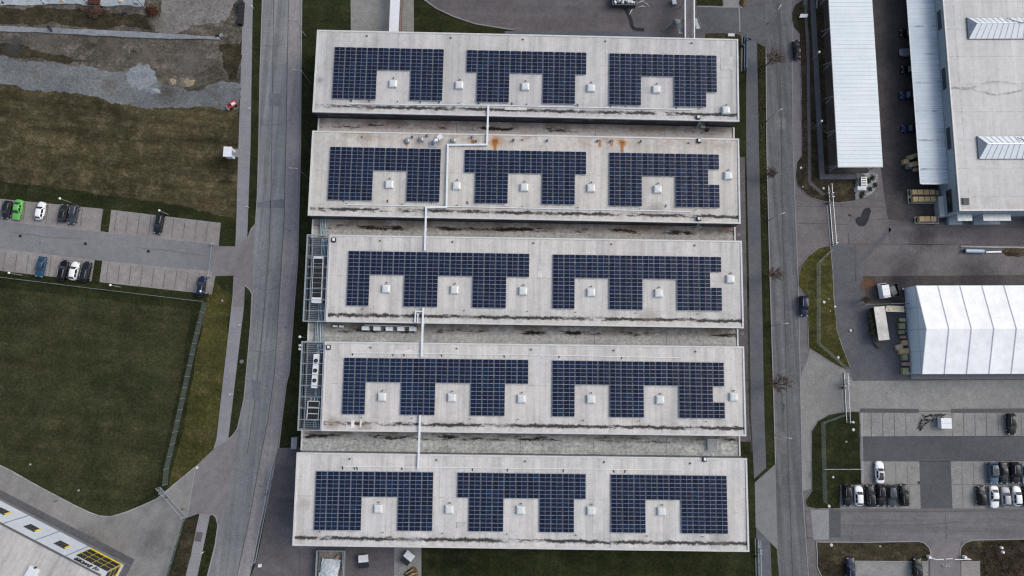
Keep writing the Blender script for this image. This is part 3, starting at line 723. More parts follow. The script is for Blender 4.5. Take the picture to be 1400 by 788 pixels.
# grass islands
K1 = [(1100, -140), (1098, 0), (1088, 6), (1082.5, 18), (1082.5, 28), (1085, 38), (1092.6, 46), (1095, 94), (1096.4, 200), (1096, 213), (1089.5, 222), (1087.6, 238), (1089, 250), (1098, 262), (1110, 271), (1129, 276), (1146, 277.5), (1169, 274.5), (1170, 238), (1133, 238), (1131, 200), (1126, 30), (1122, -140)]
sheet('grass', 'turf_brown', K1, 5, 'long grass island with a kerb left of the carport', 'grass', 'stuff', 0.05, 0.08, seed=31)
kerb(K1[1:18], 'kerb round the grass island left of the carport', 0.22)
K2 = [(1134.5, 336.7), (1119, 340), (1104, 352), (1095, 365), (1092, 377), (1091.5, 391), (1098, 400), (1104, 406), (1105.5, 476), (1130, 491), (1152, 503), (1162, 503), (1152, 477), (1143.5, 451), (1140, 416), (1138, 370)]
sheet('grass', 'turf_yellow', K2, 6, 'grass island with yellow tufts above the tent hall entry', 'grass', 'stuff', 0.05, 0.08, seed=32)
kerb(K2 + K2[:1], 'kerb round the grass island with yellow tufts', 0.22)
K3 = [(1174, 563.6), (1154, 563.6), (1133, 567), (1118, 576), (1109.5, 590), (1110, 671), (1102, 683), (1101.5, 688), (1104, 693), (1115, 695.6), (1148, 695), (1148, 663), (1177, 662)]
sheet('grass', 'turf_dark', K3, 6, 'dark grass island left of the right car park', 'grass', 'stuff', 0.05, 0.08, seed=33)
kerb(K3 + K3[:1], 'kerb round the dark grass island', 0.22)
K4 = [(1115.7, 741), (1190, 741.5), (1255, 740), (1263, 742), (1270, 749), (1272, 756), (1270, 764), (1267, 768), (1157, 767), (1157, 900), (1130, 900), (1123, 788), (1117, 775), (1117, 755)]
sheet('grass', 'turf_brown', K4, 4, 'brownish grass strip with a rounded end at the bottom right', 'grass', 'stuff', 0.05, 0.08, seed=34)
kerb(K4 + K4[:1], 'kerb round the brownish grass strip', 0.2)
K5 = [(1640, 728), (1400, 737), (1330, 738.5), (1319, 742), (1313, 749), (1312, 758), (1314, 767.5), (1340, 768), (1342, 900), (1640, 900)]
sheet('grass', 'turf_brown', K5, 4, 'overgrown bed of brown weeds in the bottom right corner', 'grass', 'stuff', 0.05, 0.08, seed=35)
kerb(K5[:8], 'kerb round the overgrown bed', 0.2)
sheet('pebble_bed', 'pebbles', [(1169, 238), (1200, 236), (1199, 252), (1196, 260), (1190, 266), (1180, 271), (1169, 274.5)], 7, 'grey pebble bed below the corner of the carport', 'pebbles', thick=0.06)
lines('mulch', 'yard_plum', [[(1103, -20), (1101, 20), (1104, 60), (1105, 120), (1106, 200), (1106.5, 250), (1126, 267)]], 0.7, 14, 'bare earth line worn through the grass island left of the carport', 'earth')

# --- footpath between halls and east road
sheet('footpath', 'footpath_east', [(1021.6, 56), (1020, 120), (1020, 200), (1024, 390), (1026.6, 570), (1031, 655), (1047.4, 640), (1045, 570), (1041.4, 390), (1037.5, 200), (1034.8, 60), (1030, 54)], 4, 'narrow dark footpath right of the halls', 'footpath')
sheet('apron', 'lane_grey', [(1031.7, 660), (1060, 634.6), (1063, 752), (1033, 721)], 5, 'trapezoid crossing from the right road to the lowest hall', 'apron')
sheet('footpath', 'footpath_east', [(1033.5, 722), (1053, 741), (1055, 790), (1062, 940), (1044, 940), (1036, 790)], 4, 'lower end of the footpath right of the halls', 'footpath')
sheet('pavement', 'yard_plum', [(1000, 215), (1018, 215), (1021, 390), (1024, 570), (1027, 604), (1000, 604)], 3, 'grey slab walk along the right ends of the halls', 'pavement')
kerb([(1047, 66), (1048, 200), (1052.8, 390), (1058.3, 570), (1060, 634)], 'pale kerb on the left edge of the right road', 0.2)

# --- car park east
sheet('parking_bays', 'paver_grey', [(1175, 563.5), (1640, 562), (1640, 596), (1177, 597.5)], 6, 'grey paved upper bays of the right car park', 'parking bays')
sheet('parking_aisle', 'asphalt_new', [(1177, 597), (1640, 595.5), (1640, 631), (1177, 631.5)], 6, 'dark asphalt aisle of the right car park', 'aisle')
sheet('parking_aisle', 'asphalt_new', [(1256.5, 631), (1299.5, 631), (1302, 695), (1258.5, 695)], 6, 'dark asphalt link between the two bay blocks', 'aisle')
sheet('parking_bays', 'paver_grey', [(1177, 631), (1256.5, 631), (1258.5, 695.5), (1149, 695.5), (1149, 663), (1177, 662.5)], 7, 'grey paved bay block left of the dark link', 'parking bays')
sheet('parking_bays', 'paver_grey', [(1299.5, 631), (1640, 630), (1640, 695), (1302, 695.5)], 7, 'grey paved bay block right of the dark link', 'parking bays')
sheet('road', 'lane_lot', [(1101, 697), (1640, 695), (1640, 738), (1319, 739.5), (1312, 752), (1313, 900), (1270, 900), (1271, 750), (1262, 740.5), (1116, 740.5), (1103, 732)], 5, 'grey asphalt road along the bottom of the right car park', 'road')
sheet('parking_bays', 'paver_grey', [(1157, 767.5), (1268, 768), (1270, 900), (1158, 900)], 6, 'grey bays below the brownish grass strip', 'parking bays')
sheet('parking_bays', 'paver_warm', [(1314, 768), (1340, 769), (1341, 900), (1314, 900)], 6, 'warm grey bays beside the overgrown bed', 'parking bays')
sheet('apron', 'apron_purple', [(1272, 741), (1312, 741), (1313, 900), (1270, 900)], 6, 'mauve paving under the white barrier', 'apron')
sheet('road_patch', 'asphalt_new', [(1133.5, 697), (1149, 697), (1149.5, 735), (1134, 735)], 6, 'dark square patch in the bottom right road', 'patch')
sheet('footpath', 'footpath', [(1108, 697), (1133, 697), (1133, 738), (1112, 738)], 6, 'paler crossing where the lower lot road meets the right road', 'crossing')
seg = []
for k in range(28):
    u0 = 1190.8 + 15.75 * k
    if not 1252 < u0 < 1292:
        seg.append([(u0, 565), (u0 + 0.6, 597)])
for k in range(5):
    u0 = 1177 + 15.6 * k
    seg.append([(u0 + 0.4, 631.5), (u0 + 1.0, 663)])
    seg.append([(u0 + 4.0, 664), (u0 + 4.6, 695)])
seg.append([(1150, 663), (1257, 662.5)])
for k in range(20):
    u0 = 1314.5 + 15.7 * k
    seg.append([(u0, 631.5), (u0 + 0.6, 662)])
    seg.append([(u0 + 1.2, 663.5), (u0 + 1.8, 695)])
seg.append([(1301, 662.5), (1640, 661.5)])
lines('bay_marking', 'joint_soft', seg, 0.12, 8, 'thin dark lines dividing the bays of the right car park', 'bay marking')
lines('road_joint', 'joint_dark', [[(1150, 718), (1255, 718), (1300, 715), (1310, 713)], [(1292, 703), (1294, 738)], [(1150, 700), (1480, 698)]], 0.12, 6, 'tarred seams in the bottom right road', 'joint')
lines('drain', 'joint_dark', [[(1176, 561.5), (1256, 562)], [(1300, 562), (1480, 561)]], 0.9, 7, 'dark planted gutter along the top of the right car park', 'gutter')

# --- south plaza
sheet('yard', 'yard_plum', [(380, 613), (425, 611), (425, 735), (541, 735), (541, 940), (312, 940), (338, 800), (350, 771), (356, 745), (372, 655)], 3, 'plum grey yard left of and below the lowest hall', 'yard')
sheet('pavement', 'paver_grey', [(539, 735), (576, 735), (577, 940), (539, 940)], 4, 'pale paved strip below the lowest hall', 'pavement')
lines('yard_joint', 'joint_dark', [[(358, 772), (398, 739)], [(410, 752), (410, 800)]], 0.14, 5, 'dark joints in the plum yard at the bottom left', 'joint')

def crack(pts, label, w=.06, layer=7):
    rnd = random.Random(int(pts[0][0] * 7 + pts[0][1]))
    out = []
    for i in range(len(pts) - 1):
        for k in range(6):
            t_ = k / 6
            out.append((pts[i][0] * (1 - t_) + pts[i + 1][0] * t_ + rnd.uniform(-.7, .7), pts[i][1] * (1 - t_) + pts[i + 1][1] * t_ + rnd.uniform(-.7, .7)))
    out.append(pts[-1])
    return lines('crack', 'joint_dark', [out], w, layer, label, 'crack')
crack([(358, 62), (372, 64), (390, 61)], 'sealed crack across the top of the left road')
crack([(355, 168), (366, 172), (388, 170)], 'sealed crack across the upper left road')
crack([(362, 210), (364, 262)], 'sealed lengthwise crack in the left road')
crack([(346, 392), (362, 396), (384, 393)], 'sealed crack across the left road below the car park entry')
crack([(340, 478), (356, 482), (378, 480)], 'sealed crack across the curve of the left road')
crack([(322, 640), (338, 648), (352, 646)], 'sealed crack across the left road at the mauve junction')
crack([(305, 728), (318, 733), (336, 731)], 'sealed crack across the bottom of the left road')
crack([(1050, 33), (1066, 33), (1080, 35)], 'sealed crack across the top of the right road')
crack([(1063, 2), (1064, 20), (1062, 33)], 'tarred squiggle at the top of the right road', .2)
crack([(1049, 128), (1062, 132), (1082, 130)], 'sealed crack across the upper right road')
crack([(1054, 255), (1066, 252), (1086, 254)], 'sealed crack across the right road near the sliding gate')
crack([(1056, 455), (1070, 458), (1090, 456)], 'sealed crack across the right road below the dark blue car')
crack([(1068, 548), (1072, 556), (1070, 566)], 'tarred squiggle on the right road beside the largest bare tree', .22)
crack([(1061, 690), (1078, 693), (1098, 691)], 'sealed crack across the lower right road')
crack([(20, 318), (60, 324), (110, 327)], 'sealed crack along the aisle of the left car park')
crack([(180, 338), (230, 343), (280, 350)], 'sealed crack along the right half of the left aisle')
crack([(1320, 612), (1350, 610), (1390, 613)], 'sealed crack in the dark aisle of the right car park')
for q, (u0, v0, u1, v1, lb) in enumerate(((368, 128, 384, 146, 'slightly darker mended square in the upper left road'), (345, 520, 356, 548, 'slightly darker mended strip in the curve of the left road'), (1058, 160, 1074, 178, 'darker mended square in the upper right road'), (1064, 590, 1076, 622, 'darker mended strip in the lower right road'), (1060, 420, 1068, 440, 'small mended square in the right road'))):
    sheet('road_patch', 'road_mend' if u0 < 700 else 'lane_lot', [(u0, v0), (u1, v0 + 1), (u1, v1), (u0, v1 - 1)], 6, lb, 'patch')
# concrete strip and slab on the building plot
M['strip'] = surface('strip', (0.165, 0.18, 0.195), (0.235, 0.25, 0.265), 0.1, 0.8, 7, 0.16, 0.2)
sheet('concrete_strip', 'strip', [(-140, 23), (0, 36), (100, 40.5), (200, 45), (300, 51), (302, 55), (200, 53), (100, 47.5), (0, 43.5), (-140, 31)], 4, 'raised concrete strip along the building plot', 'concrete strip', ragged=0.08, thick=0.25)
sheet('slab', 'concrete_blue', [(-140, -140), (204, -140), (198, 0), (197, 10), (140, 9), (80, 6.5), (40, 7.5), (0, 8), (-140, 1)], 4, 'pale concrete floor slab at the top left edge', 'slab', ragged=0.25, thick=0.18)
# manholes and valve covers on the roads
def cover(u, v, r, label, mat='kerb', z=0.075):
    c = P(u, v)
    root = thing('manhole_cover', label, 'manhole cover', (c.x, c.y, z))
    b = MB(); b.disc((c.x, c.y), r, 0.03, z, 20); b.build('rim', mat, root)
    b = MB(); b.disc((c.x, c.y), r * 0.72, z, z + 0.012, 20); b.build('lid', 'trim_dark', root)
for u, v, r_, lb in [(396, 316, 0.42, 'round manhole cover in the pale lane near the second hall'), (390.5, 448, 0.42, 'round manhole cover in the pale lane beside the fan platforms'),
                     (356, 665, 0.36, 'round manhole cover in the road by the lower sliding gate'), (55, 332, 0.42, 'pale ringed manhole cover in the aisle of the left car park'),
                     (330.5, 494.5, 0.4, 'ringed cover in the grass between footpath and road'), (1010, 321, 0.36, 'round cover on the walk by the third hall'),
                     (1015, 456, 0.36, 'round cover on the walk by the fourth hall'), (1212, 538, 0.36, 'small round cover in the light grey entry road')]:
    cover(u, v, r_, lb)
for u, v, lb in [(28, 323, 'dark drain near the green car'), (117, 333.5, 'dark drain in the middle of the left aisle'), (203, 344, 'dark drain below the lone upper dark car'), (1256, 660, 'dark drain at the corner of the left bay block'),
                 (1165, 452, 'dark gully on the edge of the island with yellow tufts')]:
    c = P(u, v)
    b = MB(); b.box((c.x, c.y, 0.05), (0.6, 0.6, 0.08))
    tag(b.build('drain_cover', 'black', origin=Vector((c.x, c.y, 0))), lb, 'drain')

# ================================================================== THE FIVE HALLS
ZR = 9.5                      # parapet top of the halls
ROWS = [[(433.4, 40.6), (1009.4, 53.8), (1010.7, 166.2), (427, 154)],
        [(426.3, 178.4), (1010.7, 190), (1012.5, 306.7), (421.2, 294.5)],
        [(450.4, 320.0), (1014.5, 330.3), (1017, 448.3), (445.3, 441.2)],
        [(444.5, 466.6), (1017.5, 474.2), (1020.5, 596), (439, 590.2)],
        [(406.5, 619), (1021.4, 626.6), (1024.6, 753), (398.4, 748.4)]]

class Frame:
    """a rectangle in plan: origin at its lower left corner, ex along, ey across"""
    def __init__(s, q):
        tl, tr, br, bl = [P(u, v, ZR).to_2d() for u, v in q]
        ex = ((tr - tl).normalized() + (br - bl).normalized() + Vector((-(bl - tl).y, (bl - tl).x)).normalized() * 0.4 + Vector((-(br - tr).y, (br - tr).x)).normalized() * 0.4).normalized()
        s.ex, s.ey = ex, Vector((-ex.y, ex.x))
        c = (tl + tr + br + bl) / 4
        s.L = ((tr - tl).length + (br - bl).length) / 2
        s.D = ((tl - bl).length + (tr - br).length) / 2
        s.o = c - s.ex * s.L / 2 - s.ey * s.D / 2
        s.rz = math.atan2(ex.y, ex.x)
    def w(s, x, y):
        return s.o + s.ex * x + s.ey * y
    def loc(s, p):
        d = Vector((p[0], p[1])) - s.o
        return d.dot(s.ex), d.dot(s.ey)
    def px(s, u, v, z):
        return s.loc(P(u, v, z))

FR = [Frame(q) for q in ROWS]
HALL_LABEL = ['topmost long flat roofed hall with three solar arrays, above the rust streaked hall',
              'second hall from the top with rust streaks and metal vents along its upper roof edge',
              'middle hall with two long solar arrays and a white chiller on its left platform',
              'fourth hall from the top with a long white three fan unit on its left platform',
              'lowest and widest hall, beside the plum yard with the two white bins']
RUST = []
for i, f in enumerate(FR):
    root = thing('industrial_hall', HALL_LABEL[i], 'hall', (*f.o, 0), f.rz, 'row of five parallel flat roofed halls')
    L, D = f.L, f.D
    ru = []
    if i == 1:
        for (u, v, sz, tl) in ((677, 194.0, 1.35, 3.2), (850.3, 195.6, 0.95, 3.6), (556, 192, 0.55, 0.8), (820, 193.5, 0.4, 0.8), (836, 193.5, 0.4, 0.6), (646, 192.5, 0.35, 0.5)):
            x, y = f.px(u, v, ZR - 0.2)
            ru.append((x, y, sz, tl))
    tint = [((0.465, 0.463, 0.455), (0.525, 0.51, 0.495)), ((0.49, 0.475, 0.445), (0.55, 0.525, 0.49)), ((0.50, 0.495, 0.475), (0.565, 0.54, 0.51)), ((0.52, 0.51, 0.49), (0.58, 0.555, 0.525)), ((0.52, 0.515, 0.50), (0.58, 0.56, 0.53))][i]
    mem = membrane('roof_membrane', tint[0], tint[1], D, L, ru, 0.75 if i == 1 else 0.0, 1.5, i + 1, 0.4)
    b = MB(); b.hexa([(0.12, 0.12, 0), (L - 0.12, 0.12, 0), (L - 0.12, D - 0.12, 0), (0.12, D - 0.12, 0)], [(0.12, 0.12, ZR - 0.24), (L - 0.12, 0.12, ZR - 0.24), (L - 0.12, D - 0.12, ZR - 0.24), (0.12, D - 0.12, ZR - 0.24)])
    b.build('wall', 'wall_dark' if i < 2 else 'wall_grey', root, local=True)
    # the roof sheet: a shallow fall to the gutter line, which lies a little inside the lower edge
    b = MB()
    t = 0.34
    z1, zg, zs = ZR - 0.10, ZR - 0.22, ZR - 0.14
    ys = [t, 1.25, 1.85, D - t]
    zz = [zs, zg, zg, z1]
    n = 12
    for k in range(3):
        for j in range(n):
            xa, xb = t + (L - 2 * t) * j / n, t + (L - 2 * t) * (j + 1) / n
            b.face([(xa, ys[k], zz[k]), (xb, ys[k], zz[k]), (xb, ys[k + 1], zz[k + 1]), (xa, ys[k + 1], zz[k + 1])])
    b.build('roof', mem, root, local=True)
    # metal edge profile: upper, lower, left, right, mitre-free butt joints
    for nm, q in (('parapet', (0, L, 0, t)), ('parapet', (0, L, D - t, D)), ('parapet', (0, t, t, D - t)), ('parapet', (L - t, L, t, D - t))):
        b = MB()
        x0, x1, y0, y1 = q
        b.hexa([(x0, y0, ZR - 0.55), (x1, y0, ZR - 0.55), (x1, y1, ZR - 0.55), (x0, y1, ZR - 0.55)], [(x0, y0, ZR), (x1, y0, ZR), (x1, y1, ZR), (x0, y1, ZR)])
        b.build(nm, 'trim', root, local=True)
    b = MB()
    for k in range(2):
        y = -0.03 if k == 0 else D + 0.03
        b.hexa([(-0.03, y - 0.03, ZR - 0.34), (L + 0.03, y - 0.03, ZR - 0.34), (L + 0.03, y + 0.03, ZR - 0.34), (-0.03, y + 0.03, ZR - 0.34)],
               [(-0.03, y - 0.03, ZR - 0.12), (L + 0.03, y - 0.03, ZR - 0.12), (L + 0.03, y + 0.03, ZR - 0.12), (-0.03, y + 0.03, ZR - 0.12)])
    b.build('drip_edge', 'trim_dark', root, local=True)
    # window band and doors in the long walls, loading doors in the short ends
    for side, yy in ((-1, 0.12), (1, D - 0.12)):
        for k in range(9):
            x = 5 + k * (L - 10) / 8.0
            b = MB(); b.box((x, yy + side * 0.02, 7.5), (4.2, 0.10, 0.9))
            w = b.build('window', 'trim_dark', root, local=True)
            b = MB(); b.box((x, yy + side * 0.06, 7.5), (3.9, 0.06, 0.66)); b.build('pane', 'glass_dark', w, local=True)
    for xx, sd in ((0.12, -1), (L - 0.12, 1)):
        b = MB(); b.box((xx + sd * 0.03, D * 0.5, 2.1), (0.10, 4.0, 4.2)); b.build('loading_door', 'steel', root, local=True)
    # roof outlets beside the lower edge, and the little vents above the upper edge
    rnd = random.Random(40 + i)
    for k in range(5):
        x = L * (0.12 + 0.19 * k) + rnd.uniform(-1, 1)
        b = MB(); b.disc((x, D - 1.15, 0), 0.20, ZR - 0.14, ZR + 0.02, 12); b.disc((x, D - 1.15, 0), 0.13, ZR + 0.02, ZR + 0.12, 12)
        b.build('roof_outlet', 'trim_dark', root, local=True)
    for k in range(7):
        x = L * (0.08 + 0.135 * k) + rnd.uniform(-2, 2)
        b = MB(); b.tube([(x, 2.8, ZR - 0.2), (x, 2.8, ZR + 0.12)], 0.07, 8); b.tube([(x, 2.8, ZR + 0.12), (x, 2.8, ZR + 0.2)], [0.14, 0.09], 8)
        b.build('breather_pipe', 'trim_dark', root, local=True)
    f.root = root

# skylight domes (part of each roof)
SKY = [[(537, 114), (627.6, 116), (718, 118), (808, 120), (897.8, 121.8), (993, 150.5)],
       [(531.9, 251.9), (624.2, 253.9), (716.8, 256), (808.2, 257), (899.5, 258.5), (996, 240)],
       [(527.3, 395), (621.2, 396.3), (715, 398), (808.2, 399.8), (900.8, 400.9), (999, 381.6)],
       [(521.8, 543), (617.5, 543.8), (713, 545.5), (808, 546), (902.8, 547), (1003.5, 543)],
       [(516.6, 696), (614, 697), (711.7, 698), (808.4, 699), (904.9, 699.7)]]
for i, pts in enumerate(SKY):
    f = FR[i]
    for u, v in pts:
        x, y = f.px(u, v, ZR + 0.35)
        b = MB(); b.hexa([(x - .86, y - .86, ZR - .2), (x + .86, y - .86, ZR - .2), (x + .86, y + .86, ZR - .2), (x - .86, y + .86, ZR - .2)],
                         [(x - .80, y - .80, ZR + .24), (x + .80, y - .80, ZR + .24), (x + .80, y + .80, ZR + .24), (x - .80, y + .80, ZR + .24)])
        cb = b.build('skylight', 'trim', f.root, local=True)
        b = MB()
        rings = [(0.79, .24), (0.74, .33), (0.60, .40), (0.35, .44)]
        vs = [(x + sx * r_, y + sy * r_, ZR + h) for r_, h in rings for sx, sy in ((-1, -1), (1, -1), (1, 1), (-1, 1))]
        fs = [(a * 4 + k, a * 4 + (k + 1) % 4, (a + 1) * 4 + (k + 1) % 4, (a + 1) * 4 + k) for a in range(3) for k in range(4)] + [(12, 13, 14, 15)]
        b.add(vs, fs)
        b.build('dome', 'white_dome', cb, local=True)
        b = MB(); b.tube([(x + .1, y + 1.25, ZR - .2), (x + .1, y + 1.25, ZR + .15)], 0.09, 8); b.box((x + .1, y + 1.25, ZR + .19), (.3, .3, .08))
        b.build('vent_cap', 'trim_dark', f.root, local=True)

for hi, u0, v0, u1, v1, c_ in ((4, 624.5, 714, 636, 722, (0.46, 0.45, 0.44)), (3, 480, 574, 484, 586, (0.64, 0.62, 0.60)), (3, 492, 574, 494, 585, (0.64, 0.62, 0.60)), (3, 540, 478, 566, 484, (0.59, 0.57, 0.545)), 
                              (0, 690, 146, 720, 151, (0.54, 0.52, 0.50)), (1, 735, 184, 790, 200, (0.50, 0.47, 0.43)), (2, 735, 362, 752, 380, (0.56, 0.54, 0.52)), (0, 985, 76, 1002, 96, (0.47, 0.47, 0.46)), (1, 690, 250, 694, 282, (0.57, 0.55, 0.52))):
    f = FR[hi]
    xa, ya = f.px(u0, v0, ZR - .1); xb, yb = f.px(u1, v1, ZR - .1)
    pm = surface('roof_patch_mat', tuple(q * .93 for q in c_), tuple(min(.78, q * 1.06) for q in c_), 0.5, 0.9, 6, 0.12, 0.10, bump=0)
    b = MB(); b.hexa([(xa, yb, ZR - .22), (xb, yb, ZR - .22), (xb, ya, ZR - .22), (xa, ya, ZR - .22)], [(xa, yb, ZR - .118 + .024 * yb / f.D), (xb, yb, ZR - .118 + .024 * yb / f.D), (xb, ya, ZR - .118 + .024 * ya / f.D), (xa, ya, ZR - .118 + .024 * ya / f.D)])
    b.build('roof_patch', pm, f.root, local=True)
for hi, u, v, r_, c_, am in ((4, 566, 727, 4.2, (0.74, 0.75, 0.76), .75), (4, 598, 716, 3.2, (0.72, 0.73, 0.74), .6), (4, 700, 735, 3.4, (0.70, 0.70, 0.70), .5), (4, 830, 690, 3.0, (0.68, 0.67, 0.66), .5), (4, 985, 738, 3.6, (0.30, 0.27, 0.25), .45), (4, 416, 690, 2.6, (0.46, 0.42, 0.38), .5),
                             (3, 520, 476, 3.6, (0.72, 0.71, 0.70), .55), (3, 736, 492, 3.4, (0.72, 0.73, 0.75), .55), (3, 455, 580, 2.8, (0.34, 0.28, 0.23), .6), (3, 500, 585, 2.6, (0.36, 0.30, 0.25), .6), (3, 690, 576, 3.4, (0.70, 0.69, 0.67), .5),
                             (2, 500, 425, 3.4, (0.44, 0.40, 0.36), .45), (2, 640, 428, 3.6, (0.66, 0.64, 0.62), .5), (2, 740, 360, 2.6, (0.64, 0.63, 0.62), .5), (2, 890, 432, 3.6, (0.42, 0.37, 0.33), .4), (1, 436, 205, 2.6, (0.66, 0.65, 0.64), .55), (1, 500, 188, 3.4, (0.42, 0.36, 0.30), .45), (1, 790, 265, 3.6, (0.62, 0.60, 0.58), .5),
                             (1, 895, 300 - 14, 3.4, (0.30, 0.28, 0.26), .5), (1, 597, 196, 2.2, (0.30, 0.24, 0.20), .5), (1, 575, 194, 2.2, (0.36, 0.31, 0.27), .5), (0, 437, 110, 1.6, (0.24, 0.24, 0.25), .5), (0, 450, 62, 3.4, (0.60, 0.60, 0.60), .4), (0, 500, 146, 3.0, (0.36, 0.30, 0.27), .4), (0, 810, 150, 3.4, (0.62, 0.60, 0.58), .5)):
    soft_patch('roof_stain', u, v, r_, None, c_, 0, None, am, ZR - .075, FR[hi].root)
rnd = random.Random(77)
for hi, vv, us in ((0, 140, (480, 505, 575, 600, 655, 700, 790, 835, 925)), (1, 276.5, (470, 530, 590, 640, 765, 840, 910)), (3, 486, (482, 537, 553, 604, 690, 764, 850)), (4, 641.5, (469, 485, 489, 550, 646, 694, 770, 840, 854))):
    f = FR[hi]
    for u in us:
        x, y = f.px(u, vv + (u - 600) * (.021 if hi == 0 else .017 if hi == 1 else .012), ZR - .1)
        b = MB(); b.bar((x, y - .3, ZR - .05), (x + rnd.uniform(-.25, .25), y + .3, ZR - .05), .17, .1)
        b.build('cable_stub', 'black', f.root, local=True)
# ---- low link buildings between the halls
ZL = 5.9
LINK = [((434.5, 1003.6), 168, 182, (0.36, 0.34, 0.325), (0.45, 0.42, 0.40), 0.12, (0.17, 0.13, 0.10), 'low link roof with black moss between the two topmost halls'),
        ((426.5, 1005), 308, 317, (0.31, 0.305, 0.285), (0.41, 0.40, 0.375), 0.22, (0.15, 0.11, 0.075), 'gravelled link roof between the rust streaked hall and the middle hall'),
        ((420.7, 1009), 455, 460, (0.33, 0.335, 0.325), (0.44, 0.44, 0.425), 0.22, (0.15, 0.12, 0.085), 'gravelled link roof carrying five white air conditioning boxes'),
        ((411.5, 1011.5), 604, 608, (0.31, 0.325, 0.315), (0.45, 0.46, 0.445), 0.30, (0.13, 0.11, 0.075), 'speckled link roof above the lowest hall, with a square hatch near its right end')]
LF = []
for i, ((u0, u1), v0, v1, ca, cb_, spk, brown, lab) in enumerate(LINK):
    A, B = FR[i], FR[i + 1]
    xw, xe = P(u0, v0, ZL).x, P(u1, v1, ZL).x
    def onedge(f, X, y):
        x = (X - f.o.x - f.ey.x * y) / f.ex.x
        return f.w(x, y)
    g = -0.06
    q = [onedge(B, xw, B.D - 0.08), onedge(B, xe, B.D - 0.08), onedge(A, xe, 0.08), onedge(A, xw, 0.08)]
    ex = (q[1] - q[0]).normalized()
    rz = math.atan2(ex.y, ex.x)
    root = thing('link_building', lab, 'link roof', (*q[0], 0), rz, 'low link roofs between the halls')
    LF.append((root, q, ex, rz))
    inv = root.matrix_basis.inverted()
    lq = [inv @ Vector((*p, 0)) for p in q]
    dep = (lq[2].y + lq[3].y) / 2
    m_ = link_roof('link_gravel', ca, cb_, dep, i + 1, spk, brown)
    b = MB(); b.hexa([(p.x, p.y, 0) for p in lq], [(p.x, p.y, ZL - 0.15) for p in lq]); b.build('wall', 'wall_grey', root, local=True)
    b = MB(); n = 10
    for k in range(n):
        a0, a1 = k / n, (k + 1) / n
        qq = [lq[0].lerp(lq[1], a0), lq[0].lerp(lq[1], a1), lq[3].lerp(lq[2], a1), lq[3].lerp(lq[2], a0)]
        b.face([(p.x, p.y, ZL - 0.05) for p in qq])
    b.build('roof', m_, root, local=True)
    for xa, xb, ya, yb in ((-0.02, 0.28, lq[0].y + .1, lq[3].y - .1), (lq[1].x - 0.28, lq[1].x + 0.02, lq[1].y + .1, lq[2].y - .1)):
        b = MB(); b.hexa([(xa, ya, ZL - .4), (xb, ya, ZL - .4), (xb, yb, ZL - .4), (xa, yb, ZL - .4)], [(xa, ya, ZL + .14), (xb, ya, ZL + .14), (xb, yb, ZL + .14), (xa, yb, ZL + .14)])
        b.build('parapet', 'trim', root, local=True)
    # slab joints of the link roof
    b = MB()
    for k in range(1, 6):
        x = lq[1].x * k / 6
        b.box((x, dep * 0.5, ZL - 0.035), (0.07, dep - 0.5, 0.02))
    b.build('roof_joint', 'trim_dark', root, local=True)

# ---- solar arrays
ZA = ZR + 0.12
FULL, TOP3 = '1111111', '1110000'
def cols(s):
    out = []
    for t in s.split():
        n, k = int(t[:-1]), t[-1]
        out += [{'F': FULL, 'T': TOP3, 'S': '1111100', 'G': '1100111', 'H': '1110011'}[k]] * n
    return out
ARR = [(0, (457.4, 64.4), (607.5, 67.6), (455, 134.8), '4F 3T 3F', 'solar array on the left of the topmost hall roof'),
       (0, (638.2, 68.6), (802.4, 72.2), (636.6, 139.2), '1T 3F 3T 3F 1T', 'solar array in the middle of the topmost hall roof'),
       (0, (832.8, 73.0), (980.2, 76.2), (832.4, 143.6), '3F 3T 3F 1S', 'solar array on the right of the topmost hall roof, its last strip cut short'),
       (1, (451.2, 200.8), (603.6, 204.0), (448.6, 273.4), '4F 3T 3F', 'solar array left of the bent white duct on the rust streaked hall'),
       (1, (635.2, 205.0), (802.0, 207.8), (634.0, 277.6), '1T 3F 3T 3F 1T', 'solar array below the big rust star on the second hall'),
       (1, (832.8, 208.7), (983.4, 211.4), (832.6, 281.6), '3F 3T 3F 1G', 'right solar array of the rust streaked hall, a gap in its last strip'),
       (2, (476.4, 343.2), (724.4, 347.2), (474.2, 418.0), '2F 3T 3F 3T 3F 2T', 'long solar array on the left half of the middle hall'),
       (2, (755.7, 348.0), (986.4, 351.4), (755.2, 422.0), '2F 3T 3F 3T 3F 1G', 'long solar array on the right half of the middle hall'),
       (3, (470.2, 489.2), (723.0, 492.2), (468.0, 566.4), '2F 3T 3F 3T 3F 2T', 'long solar array on the left half of the fourth hall'),
       (3, (755.0, 492.9), (990.0, 495.8), (754.8, 569.6), '2F 3T 3F 3T 3F 1H', 'long solar array on the right half of the fourth hall'),
       (4, (431.9, 644.4), (593.1, 645.8), (429.1, 724.9), '4F 3T 3F', 'solar array on the left of the lowest hall with a few bright blue panels'),
       (4, (625.5, 646.2), (801.4, 648.3), (624.4, 726.4), '1T 3F 3T 3F 1T', 'solar array in the middle of the lowest hall roof'),
       (4, (834.8, 648.8), (994.0, 650.6), (834.6, 728.4), '3F 3T 4F', 'solar array on the right of the lowest hall, four full strips at its end')]
PANEL_MESH = {}
